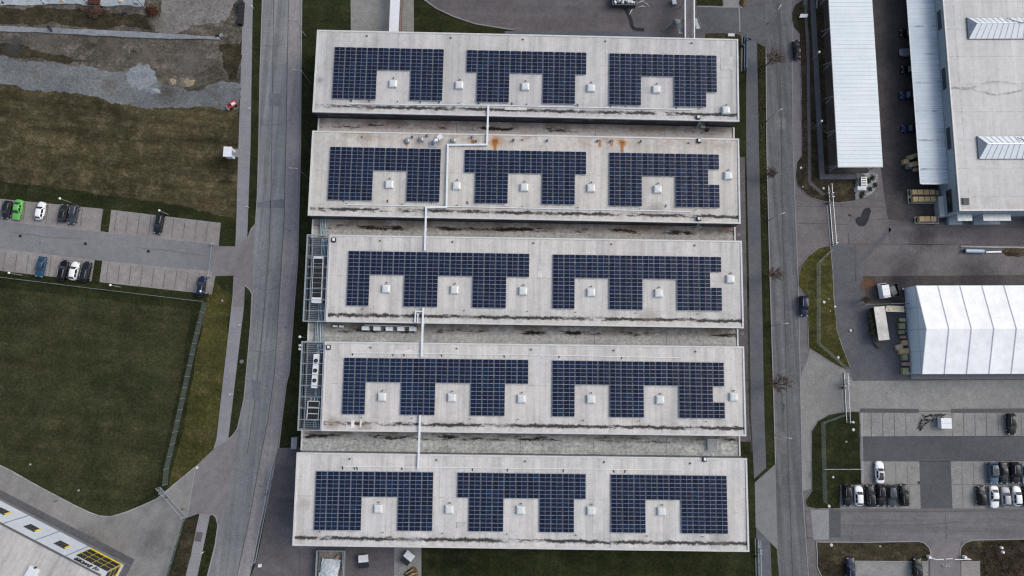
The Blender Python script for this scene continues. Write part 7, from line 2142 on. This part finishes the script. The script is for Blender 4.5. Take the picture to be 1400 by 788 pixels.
# white boulders and caps on the grass islands
k = 0
for u, v, s, lb in ((1126, 413.4, .55, 'pale cap stone in the upper middle of the island with yellow tufts'), (1132.6, 409, .3, 'narrow pale stone near the right edge of the island with yellow tufts'), (1141, 419.5, .45, 'white stone on the kerb of the island with yellow tufts'), (1134.5, 425.5, .3, 'small pale stone below the others on the island with yellow tufts'),
                    (1145.5, 489, .5, 'white cap stone near the lower tip of the island with yellow tufts'), (1162.5, 452, .45, 'white round stone on the slate yard right of the island'), (1166, 577.5, .45, 'tan cap near the top of the dark grass island'), (1166, 587.5, .55, 'pale square cap below the tan one on the dark grass island'),
                    (1156.5, 604, .35, 'small pale stone in the middle of the dark grass island'), (1138.5, 652.5, .42, 'white stone in the lower part of the dark grass island'), (1133, 692, .55, 'white square cap at the lower edge of the dark grass island'), (1136, 745, .55, 'white square cap on the brownish grass strip'), (1202.5, 746.5, .35, 'white stone on the brownish grass strip, right of the cap'),
                    (1094.5, 230, .45, 'white stone at the rounded lower end of the long island'), (1097, 256, .35, 'small white stone at the lower kerb of the long island'), (1125.3, 258, .5, 'white square cap by the sliding gate on the long island'), (42, 635, .3, 'white stone in the lower left of the olive field'), (108, 670.5, .3, 'white stone at the lower edge of the olive field'), (304, 411.5, .35, 'pale stone on the yellowish grass strip'), (269.5, 639.5, .5, 'white marker stone at the mouth of the pale yard')):
    c = P(u, v)
    rnd = random.Random(300 + k); k += 1
    b = MB()
    n = 8
    s *= .72
    pr = [(c.x + s * rnd.uniform(.8, 1.1) * math.cos(2 * math.pi * q / n + .4), c.y + s * rnd.uniform(.8, 1.1) * math.sin(2 * math.pi * q / n + .4)) for q in range(n)]
    b.hexa([(x, y, .05) for x, y in pr], [(c.x + (x - c.x) * .8, c.y + (y - c.y) * .8, .3) for x, y in pr])
    tag(b.build('marker_stone', 'trim' if s > .3 else 'concrete', origin=Vector((c.x, c.y, .05))), lb, 'marker stone', 'pale marker stones and caps')
c = P(1109.6 - 11.5, 22, .9)
root = thing('info_board', 'white tilted board standing on the long grass island', 'board', (c.x, c.y, .1))
b = MB(); b.hexa([(-.95, -.4, .8), (.85, -.4, .8), (1.1, .4, .95), (-.6, .4, .95)], [(-.95, -.42, .86), (.85, -.42, .86), (1.1, .38, 1.01), (-.6, .38, 1.01)]); b.build('panel', 'white_metal', root, local=True)
for x in (-.6, .7):
    b = MB(); b.tube([(x, 0, 0), (x, 0, .85)], .05, 6); b.build('post', 'steel_dark', root, local=True)
a, c = P(1116, -12), P(1115.8, 12)
root = thing('flag_pole', 'pale pole lying along the grass near the carport', 'pole', (a.x, a.y, .1))
b = MB(); b.bar((a.x, a.y, .3), (c.x, c.y, .3), .3, .2); b.build('pole', 'galv', root)
b = MB(); b.box((c.x, c.y, .16), (.5, .4, .14)); b.build('foot', 'steel_dark', root)

# --- above the topmost hall: walkway roof, footbridge, white skip
a, c = P(540, -30, 2.9), P(540, 40, 2.9)
LWK = (c - a).length
root = thing('walkway_roof', 'narrow white roofed walkway leading down to the topmost hall', 'walkway', (*((V2(a) + V2(c)) / 2), 0), FR[0].rz)
b = MB(); b.box((0, 0, 2.9), (2.15, LWK + 1.6, .16)); b.build('roof', 'white_metal', root, local=True)
b = MB(); b.box((1.1, 0, 2.82), (.1, LWK + 1.6, .2)); b.build('trim', 'steel', root, local=True)
b = MB(); b.box((1.35, 0, 1.0), (.12, LWK * .9, .5)); b.build('red_band', 'faded_red', root, local=True)
for k in range(5):
    for s in (-1, 1):
        b = MB(); b.box((s * .85, -LWK / 2 + .5 + k * (LWK - 1) / 4, 1.41), (.1, .1, 2.8)); b.build('post', 'steel', root, local=True)
a, c = P(941.5, -30, 4.2), P(941.2, 50, 4.2)
LB = (c - a).length
root = thing('footbridge', 'raised footbridge with white railings ending at the topmost hall', 'footbridge', (*((V2(a) + V2(c)) / 2), 0), FR[0].rz)
b = MB(); b.box((0, 0, 4.1), (2.0, LB + 2, .22)); b.build('deck', 'apron_purple', root, local=True)
for s in (-1, 1):
    b = MB()
    b.box((s * 1.02, 0, 5.2), (.26, LB + 2, .10)); b.box((s * 1.02, 0, 4.7), (.06, LB + 2, .08))
    for k in range(14):
        b.box((s * 1.02, -LB / 2 + k * LB / 13, 4.66), (.07, .07, .98))
    b.build('railing', 'white_metal', root, local=True)
    for k in range(4):
        b = MB(); b.box((s * .8, -LB / 2 + .6 + k * (LB - 1.2) / 3, 2.0), (.18, .18, 3.98)); b.build('pillar', 'steel', root, local=True)
b = MB(); b.box((0, LB * .0, 3.88), (1.5, LB, .18)); b.build('girder', 'steel_dark', root, local=True)
# stair flights beside the bridge
for s, lb, mt in ((-1, 'steel stair flight on the left of the footbridge', 'steel'), (1, 'short steel stair on the right of the footbridge', 'galv')):
    p = P(929 if s < 0 else 953.2, 37 if s < 0 else 36, 2.0)
    root = thing('outdoor_stair', lb, 'stair', (p.x, p.y, 0), FR[0].rz)
    n = 14 if s < 0 else 10
    for k in range(n):
        b = MB(); b.box((0, 2.6 - k * .38, .3 + k * .26), (1.15 if s < 0 else .9, .30, .05)); b.build('step', mt, root, local=True)
    b = MB()
    for t_ in (-1, 1):
        w_ = (.6 if s < 0 else .48) * t_
        b.bar((w_, 2.8, .15), (w_, 2.6 - n * .38, .3 + n * .26), .06, .2)
        b.bar((w_, 2.8, 1.2), (w_, 2.6 - n * .38, 1.3 + n * .26), .05)
        for k in range(0, n, 3):
            b.bar((w_, 2.6 - k * .38, .3 + k * .26), (w_, 2.6 - k * .38, 1.32 + k * .26), .04)
    b.build('stringer', 'steel', root, local=True)
a, c = P(906, 42, .3), P(928, 25, 1.5)
root = thing('stay_pole', 'thin slanting pole in the corner left of the footbridge', 'pole', (a.x, a.y, 0))
b = MB(); b.tube([(a.x, a.y, .05), (c.x, c.y, 3.2)], .06, 6); b.build('pole', 'galv', root)
b = MB(); b.box((a.x, a.y, .08), (.5, .5, .12)); b.build('foot', 'steel_dark', root)

def skip(u, v, w, l, h, rz, lab, mat, name='waste_skip', z0=.03):
    c = P(u, v, h)
    root = thing(name, lab, 'skip', (c.x, c.y, z0), rz)
    b = MB()
    for s in (-1, 1):
        b.hexa([(s * w / 2 - .05, -l / 2, .12), (s * w / 2 + .05, -l / 2, .12), (s * w / 2 + .05, l / 2, .12), (s * w / 2 - .05, l / 2, .12)], [(s * (w / 2 + .06) - .05, -l / 2, h), (s * (w / 2 + .06) + .05, -l / 2, h), (s * (w / 2 + .06) + .05, l / 2, h), (s * (w / 2 + .06) - .05, l / 2, h)])
        b.box((0, s * (l / 2 - .04), h / 2 + .06), (w - .11, .08, h - .12))
    b.box((0, 0, .1), (w - .11, l - .17, .08)); b.build('shell', mat, root, local=True)
    b = MB()
    for s in (-1, 1):
        b.box((s * (w / 2 + .1), 0, h + .003), (.16, l, .1))
        b.box((0, s * (l / 2 - .02), h + .003), (w - .0, .14, .1))
    b.build('rim', 'trim_dark' if mat != 'steel' else 'galv', root, local=True)
    for k in range(5):
        for s in (-1, 1):
            b = MB(); b.box((s * (w / 2 + .1), -l / 2 + (k + .5) * l / 5, h * .5), (.08, .12, h * .8)); b.build('rib', mat, root, local=True)
    return root
r_ = skip(853.6, -1.5, 5.2, 3.0, 1.5, FR[0].rz, 'dark skip heaped with white foil in the plum yard at the top edge', 'steel_dark')
rnd = random.Random(9)
b = MB()
for k in range(26):
    x, y = rnd.uniform(-2.2, 2.2), rnd.uniform(-1.1, 1.1)
    b.hexa([(x + rnd.uniform(.3, .6) * math.cos(q), y + rnd.uniform(.3, .6) * math.sin(q), 1.1) for q in (0.3, 1.8, 3.4, 4.9)], [(x + .3 * math.cos(q), y + .3 * math.sin(q), 1.5 + rnd.uniform(0, .3)) for q in (0.3, 1.8, 3.4, 4.9)])
b.build('foil', 'white_metal', r_, local=True)
for k, (u, v, rz) in enumerate(((876, 3.5, .4), (883, 6.5, -.6), (877.5, 10, .1), (862.5, 16.5, 1.1))):
    c = P(u, v)
    b = MB()
    b.tube([(c.x - .9 * math.cos(rz), c.y - .9 * math.sin(rz), .1), (c.x, c.y + .15, .16), (c.x + .9 * math.cos(rz), c.y + .9 * math.sin(rz), .1)], [.05, .14, .04], 6)
    tag(b.build('foil_strip', 'tarp', origin=Vector((c.x, c.y, .05))), ['crumpled foil strip nearest the white skip', 'thin foil strip farthest right of the white skip', 'curled foil strip below the others beside the white skip', 'white foil strip lying on the dark wet trail'][k], 'foil')
for u, v, lb in ((922, 2, 'small white cart at the top edge left of the footbridge'),):
    c = P(u, v, .9)
    root = thing('hand_cart', lb, 'cart', (c.x, c.y, .03), .1)
    b = MB(); b.box((0, 0, .6), (.9, 1.3, .5)); b.build('tray', 'white_metal', root, local=True)
    for s in (-1, 1):
        for y in (-.45, .45):
            b = MB(); b.tube([(s * .36, y, .17), (s * .46, y, .17)], .17, 10); b.build('wheel', 'rubber', root, local=True)
    b = MB(); b.tube([(-.35, -.65, .8), (-.35, -1.0, 1.1), (.35, -1.0, 1.1), (.35, -.65, .8)], .03, 6); b.build('handle', 'steel_dark', root, local=True)
c = P(999.5, 48.3, .2)
b = MB(); b.box((c.x, c.y, .22), (1.5, .7, .3), FR[0].rz); o = tag(b.build('cap_stone', 'trim', origin=Vector((c.x, c.y, .07))), 'white cap stone on the brown grass above the topmost hall', 'stone')
c = P(1015, 2, 0)
heap('leaf_heap', 1015.5, 2.5, .9, 1.6, .5, 'dirt_heap', 'dark leaf heap at the road edge at the top of the slate crossing', 'heap', 44)

# --- bottom: open skip with a tarpaulin, two bins, brown pile
f5 = FR[4]
r_ = skip(451, 775, 5.6, 6.4, 1.7, f5.rz, 'big open container half covered by a crumpled white tarpaulin', 'steel')
rnd = random.Random(12)
b = MB()
nx_, ny_ = 14, 16
g = [[0] * ny_ for _ in range(nx_)]
vs, fs = [], []
for i in range(nx_):
    for j in range(ny_):
        s, t_ = i / (nx_ - 1), j / (ny_ - 1)
        x, y = -2.6 + 3.9 * s + .9 * t_, -3.1 + 4.7 * t_ - .3 * s
        z = 1.35 + .55 * math.sin(math.pi * s) * math.sin(math.pi * min(1, t_ * 1.1)) + rnd.uniform(-.07, .07)
        vs.append((x + rnd.uniform(-.08, .08), y + rnd.uniform(-.08, .08), z))
for i in range(nx_ - 1):
    for j in range(ny_ - 1):
        fs.append((i * ny_ + j, (i + 1) * ny_ + j, (i + 1) * ny_ + j + 1, i * ny_ + j + 1))
b.add(vs, fs); b.build('tarpaulin', 'tarp', r_, local=True)
b = MB(); b.box((0, 0, .6), (5.2, 6.0, .9)); b.build('rubble', 'rubble', r_, local=True)
b = MB(); b.bar((.9, 1.3, 1.2), (1.7, 2.1, 1.5), .5, .35); b.build('plank', 'wood_pink', r_, local=True)
b = MB()
b.box((2.65, 0, 1.83), (.1, 6.2, .06))
b.build('side_rail', 'galv', r_, local=True)
def bin_(u, v, rz, lab):
    c = P(u, v, 1.3)
    root = thing('waste_bin', lab, 'bin', (c.x, c.y, .05), R(rz), 'white lidded bins in the plum yard')
    b = MB(); b.hexa([(-.85, -.95, .15), (.85, -.95, .15), (.85, .95, .15), (-.85, .95, .15)], [(-1.0, -1.3, 1.25), (1.0, -1.3, 1.25), (1.0, 1.3, 1.25), (-1.0, 1.3, 1.25)]); b.build('tub', 'black', root, local=True)
    b = MB(); b.hexa([(-1.04, -.1, 1.262), (1.04, -.1, 1.262), (1.04, 1.36, 1.262), (-1.04, 1.36, 1.262)], [(-1.0, -.1, 1.50), (1.0, -.1, 1.50), (1.0, 1.30, 1.36), (-1.0, 1.30, 1.36)]); b.build('lid', 'white_metal', root, local=True)
    b = MB(); b.box((0, -.7, 1.28), (1.8, 1.05, .05)); b.build('flap', 'grille', root, local=True)
    for s in (-1, 1):
        for y in (-.7, .7):
            b = MB(); b.tube([(s * .6, y, .12), (s * .72, y, .12)], .12, 10); b.build('wheel', 'rubber', root, local=True)
        b = MB(); b.tube([(s * 1.0, -.5, 1.05), (s * 1.14, -.5, 1.05)], .06, 8); b.build('handle', 'steel', root, local=True)
bin_(497, 768, 5, 'white lidded bin standing alone on the plum yard')
bin_(557, 763.5, -38, 'tilted white lidded bin on the pale paved strip')
c = P(562.5, 783, .8)
heap('scrap_heap', 562.5, 784, 1.9, 1.25, .9, 'dirt_heap', 'brown scrap heap below the tilted white bin', 'heap', 31, R(35))
rnd = random.Random(6)
for k in range(3):
    c = P(560 + k * 3, 782 + (k % 2) * 3, .9)
    b = MB(); b.bar((c.x - .8, c.y - .5, .75), (c.x + .7, c.y + .5 - .4 * k, .95), .14, .08)
    tag(b.build('wood_plank', 'wood', origin=Vector((c.x, c.y, .7))), 'tan plank lying on the brown scrap heap', 'plank', 'planks on the brown scrap heap')
c = P(356 - 1, 773.5, .5)
b = MB(); b.box((c.x, c.y, .4), (.6, .6, .7)); o = tag(b.build('gate_box', 'lamp_white', origin=Vector((c.x, c.y, .05))), 'small white box at the lower end of the very long sliding gate', 'box')
for k, (u, v) in enumerate(((403, 604), (401.5, 610))):
    pass
c = P(403, 606, 1)
root = thing('junction_cabinet', 'grey cabinet at the upper left corner of the lowest hall', 'cabinet', (c.x, c.y, 0), f5.rz)
b = MB(); b.box((0, 0, .8), (1.2, 2.4, 1.6)); b.build('casing', 'concrete', root, local=True)
b = MB(); b.box((-.62, 0, .8), (.06, 2.0, 1.3)); b.build('door', 'galv', root, local=True)
for k, (u, v, lb) in enumerate(((410, 460.8, 'uppermost white ball lamp on the left side of the lower platform'), (410, 472.5, 'middle white ball lamp on the left side of the lower platform'), (409.8, 477.5, 'lowest white ball lamp on the left side of the lower platform'))):
    c = P(u, v, 7.4)
    root = thing('wall_lamp', lb, 'lamp', (c.x, c.y, 0), 0, 'white ball lamps on the lower platform')
    b = MB(); b.tube([(c.x, c.y, 0), (c.x, c.y, 7.2)], .05, 8); b.build('pole', 'galv', root)
    b = MB(); b.tube([(c.x, c.y, 7.2), (c.x, c.y, 7.3), (c.x, c.y, 7.55), (c.x, c.y, 7.65)], [.12, .28, .28, .1], 12); b.build('globe', 'lamp_white', root, smooth=True)

# --- building plot, upper left
def reel(u, v, lab, sz, seed):
    c = P(u, v, .6)
    root = thing('rebar_bundle', lab, 'scrap', (c.x, c.y, .02), 0, 'rusty bundles by the slab')
    rnd = random.Random(seed)
    b = MB()
    n = 14
    rings = [(.85, 0), (.8, .25), (.5, .5), (.15, .6)]
    vs, fs = [], []
    for r_, z in rings:
        for k in range(n):
            a = 2 * math.pi * k / n
            q = sz * r_ * rnd.uniform(.8, 1.1)
            vs.append((q * math.cos(a), q * math.sin(a), z * sz * .9))
    for i in range(3):
        for k in range(n):
            fs.append((i * n + k, i * n + (k + 1) % n, (i + 1) * n + (k + 1) % n, (i + 1) * n + k))
    fs.append(tuple(3 * n + k for k in range(n)))
    b.add(vs, fs); b.build('heap', 'rust', root, local=True)
    b = MB()
    for k in range(46):
        a, a2 = rnd.uniform(0, 6.28), rnd.uniform(0, 6.28)
        b.tube([(sz * 1.1 * math.cos(a), sz * 1.1 * math.sin(a), rnd.uniform(.1, .5) * sz), (rnd.uniform(-.4, .4) * sz, rnd.uniform(-.4, .4) * sz, sz * rnd.uniform(.5, .85)), (sz * 1.1 * math.cos(a2), sz * 1.1 * math.sin(a2), rnd.uniform(.1, .6) * sz)], .045, 5)
    b.build('rod', 'twig' if seed % 2 else 'rust', root, local=True)
reel(128.5, 15.5, 'rusty red heap of bent rods touching the pale slab', 1.55, 1)
reel(206.5, 14.5, 'round rusty coil of rods at the end of the pale slab', 1.35, 2)
c = P(127.5, 2, .8)
root = thing('steel_plates', 'square stack of rust red plates on the pale slab', 'plates', (c.x, c.y, .22), R(-3))
for k in range(3):
    b = MB(); b.box((.03 * k, -.02 * k, .12 + k * .25), (2.6, 1.2, .18)); b.build('plate', 'rust', root, local=True)
b = MB()
for x in (-.8, .8):
    b.box((x, 0, .015), (.12, 1.1, .03))
b.build('batten', 'wood', root, local=True)
for k, (u0, v0, u1, v1, lb) in enumerate(((53, -2, 59.5, 5, 'thin dark pole leaning on the pale slab, far left'), (113, -2, 126, 14, 'thin dark pole leaning to the rusty heap'), (186.5, -1, 198, 11.5, 'thin dark pole leaning to the rusty coil'))):
    a, c = P(u0, v0, 1.6), P(u1, v1, .3)
    root = thing('leaning_pole', lb, 'pole', (c.x, c.y, .2), 0, 'dark poles by the pale slab')
    b = MB(); b.tube([(a.x, a.y, 1.9), (c.x, c.y, .22)], .06, 6); b.build('pole', 'black', root)
    b = MB(); b.box((c.x, c.y, .26), (.3, .3, .1)); b.build('foot', 'steel_dark', root)
for k, (u, v, w, h, mt, lb) in enumerate(((165, 1.5, 1.0, .4, 'wood_cream', 'cream sack on the pale slab'), (187, 3, 1.3, .5, 'concrete_blue', 'bluish block on the pale slab near the rusty coil'), (85, .5, .8, .4, 'wood', 'small brown block on the pale slab'), (3, 3, .4, .6, 'black', 'black post at the left end of the pale slab'), (109.5, 10.5, 1.4, .5, 'dirt_heap', 'dark earth clod left of the rusty heap'), (138, 9, .5, .4, 'black', 'black bucket right of the rusty heap'), (170, 16.5, 1.0, .5, 'wall_dark', 'dark block lying below the pale slab'))):
    c = P(u, v, h)
    rnd = random.Random(500 + k)
    b = MB()
    n = 9
    ps = [(c.x + w * rnd.uniform(.42, .62) * math.cos(2 * math.pi * q / n), c.y + w * rnd.uniform(.36, .55) * math.sin(2 * math.pi * q / n)) for q in range(n)]
    b.hexa([(x, y, .04) for x, y in ps], [(c.x + (x - c.x) * .78, c.y + (y - c.y) * .78, .2 + h) for x, y in ps])
    tag(b.build('building_rubble', mt, origin=Vector((c.x, c.y, .04))), lb, 'rubble')
c = P(67.5, 39, .5)
b = MB(); b.tube([(c.x - .5, c.y + .6, .35), (c.x + .1, c.y + .1, .5), (c.x + .5, c.y - .7, .35)], [.22, .28, .18], 8)
tag(b.build('black_bag', 'black', origin=Vector((c.x, c.y, .3))), 'black bag lying across the raised concrete strip', 'bag')
for k, (u, v) in enumerate(((301, 49), (296.5, 50.5))):
    c = P(u, v, .4)
    b = MB()
    for q in range(3):
        b.tube([(c.x - .7 + q * .2, c.y - .3 + q * .25, .12 + q * .12), (c.x + .6 - q * .1, c.y + .1 + q * .2, .2 + q * .15)], .13, 7)
    tag(b.build('pipe_offcuts', 'black' if k else 'concrete', origin=Vector((c.x, c.y, .05))), ['pale pipe offcuts at the end of the concrete strip', 'black pipe offcuts at the end of the concrete strip'][k], 'pipes')
# long black covered stack beside the footpath
a, c = P(327.8, 1, 1.0), P(328.4, 33, 1.0)
m_ = (a + c) / 2
root = thing('covered_stack', 'long black covered stack standing against the footpath at the top', 'stack', (m_.x, m_.y, .03), R(-1))
Ls = (a - c).length
b = MB(); b.hexa([(-.62, -Ls / 2, 0), (.62, -Ls / 2, 0), (.62, Ls / 2, 0), (-.62, Ls / 2, 0)], [(-.5, -Ls / 2 + .1, .95), (.5, -Ls / 2 + .1, .95), (.5, Ls / 2 - .1, .95), (-.5, Ls / 2 - .1, .95)]); b.build('cover', 'black', root, local=True)
b = MB()
for k in range(6):
    b.box((0, -Ls / 2 + .5 + k * (Ls - 1) / 5, .965), (1.0, .07, .03))
b.build('strap', 'steel_dark', root, local=True)
# small red and white machine
c = P(316.6, 142.6, .9)
root = thing('mini_loader', 'small red machine with a white hood on the gravel beside the footpath', 'machine', (c.x, c.y, .03), R(35))
b = MB(); b.hexa([(-1.0, -.5, .35), (1.0, -.5, .35), (1.0, .55, .35), (-1.0, .55, .35)], [(-.9, -.45, .85), (.85, -.45, .85), (.85, .5, .85), (-.9, .5, .85)]); b.build('body', 'red', root, local=True)
b = MB(); b.hexa([(-.15, -.52, .852), (.8, -.52, .852), (.8, .05, .852), (-.15, .05, .852)], [(-.05, -.46, 1.25), (.7, -.46, 1.2), (.7, 0, 1.2), (-.05, 0, 1.25)]); b.build('hood', 'lamp_white', root, local=True)
b = MB(); b.box((-.45, .1, 1.0), (.4, .5, .22)); b.build('seat', 'black', root, local=True)
for x in (-.65, .65):
    for s in (-1, 1):
        b = MB(); b.tube([(x, s * .5, .3), (x, s * .72, .3)], .3, 14); b.build('wheel', 'rubber', root, local=True)
b = MB(); b.hexa([(-1.5, -.6, .15), (-1.1, -.6, .3), (-1.1, .6, .3), (-1.5, .6, .15)], [(-1.45, -.6, .55), (-1.06, -.6, .6), (-1.06, .6, .6), (-1.45, .6, .55)]); b.build('bucket', 'wood_pink', root, local=True)
for s in (-.45, .45):
    b = MB(); b.bar((-1.15, s, .45), (-.3, s, .95), .09); b.build('lift_arm', 'red', root, local=True)
# white bus shelter like kiosk
c = P(311, 207.6, 2.3)
root = thing('utility_kiosk', 'white flat topped kiosk beside the footpath on the dry field', 'kiosk', (c.x, c.y, 0), R(-2))
b = MB(); b.box((0, 0, 1.1), (1.6, 2.0, 2.2)); b.build('body', 'wall_white', root, local=True)
b = MB(); b.box((0, 0, 2.28), (1.85, 2.3, .14)); b.build('roof', 'white_metal', root, local=True)
b = MB(); b.box((.81, 0, 1.05), (.05, .95, 1.9)); b.build('door', 'steel', root, local=True)
c0, c1 = P(317, 208.5), P(325.5, 209)
sheet('paving', 'footpath', [(316, 203.5), (326, 204), (325.7, 215), (316, 215)], 4, 'small paved link between the white kiosk and the footpath', 'paving')
# little posts along the verges
for k, (u, v, lb) in enumerate(((340, 284, 'small white marker post beside the footpath, upper one'), (330, 445, 'small white marker post beside the footpath, lower one'), (279, 754.5, 'white marker post across the pointed grass strip'), (317.5, 539, 'pale marker post on the curve of the footpath'), (252.2, 695.5, 'dark gate post at the lower sliding gate'), (79.5, 684.5, 'dark post on the edge of the olive field'), (346.5, 11.5, 'white sign post on the top verge'), (343.5, 150.5, 'white marker post on the verge opposite the red machine'))):
    c = P(u, v)
    root = thing('marker_post', lb, 'post', (c.x, c.y, 0), 0, 'small marker posts on the verges')
    b = MB(); b.tube([(c.x, c.y, 0), (c.x, c.y, 1.0)], .07, 8); b.build('post', 'black' if k in (4, 5) else 'lamp_white', root)
    b = MB(); b.box((c.x, c.y, 1.05), (.42, .14, .2), R(20)); b.build('plate', 'black' if k in (4, 5) else 'lamp_white', root)

# ================================================================== LIGHT, CAMERA
w = bpy.data.worlds.new('World')
scn.world = w
w.use_nodes = True
nt = w.node_tree
bg = nt.nodes['Background']
sky = nt.nodes.new('ShaderNodeTexSky')
sky.sky_type = 'NISHITA'
sky.sun_disc = False
SUN_EL, SUN_AZ = 42.0, 72.0
sky.sun_elevation = R(SUN_EL)
sky.sun_rotation = R(SUN_AZ)
sky.dust_density = 4.0
sky.ozone_density = 1.0
sky.air_density = 1.0
hs = nt.nodes.new('ShaderNodeHueSaturation')      # cloud cover: the blue of the sky is washed out
hs.inputs['Saturation'].default_value = 0.78
nt.links.new(sky.outputs[0], hs.inputs['Color'])
nt.links.new(hs.outputs[0], bg.inputs[0])
bg.inputs[1].default_value = 0.150
sl = bpy.data.lights.new('sun', 'SUN')
sl.energy = 0.55
sl.angle = R(28)
sl.color = (1.0, 0.99, 0.93)
so = bpy.data.objects.new('sun', sl)
COL.objects.link(so)
# the sun stands SUN_AZ clockwise from +Y
az = R(SUN_AZ)
dirv = Vector((math.sin(az) * math.cos(R(SUN_EL)), math.cos(az) * math.cos(R(SUN_EL)), math.sin(R(SUN_EL))))
so.rotation_euler = dirv.to_track_quat('Z', 'Y').to_euler()
so.location = dirv * 300

cam = bpy.data.cameras.new('camera')
cam.sensor_fit = 'HORIZONTAL'
cam.sensor_width = 36.0
cam.lens = 36.0 * F_PX / 1400.0
cam.clip_end = 3000
co = bpy.data.objects.new('camera', cam)
COL.objects.link(co)
co.location = (0, 0, CAM_H)
co.rotation_euler = (R(TILT), 0, 0)
scn.camera = co
scn.view_settings.view_transform = 'Standard'
scn.view_settings.look = 'None'
scn.view_settings.exposure = 0.40
scn.view_settings.gamma = 1.0
scn.view_settings.use_curve_mapping = False
scn.render.engine = 'CYCLES'
scn.cycles.max_bounces = 5
scn.cycles.filter_width = 1.25
scn.cycles.use_denoising = True
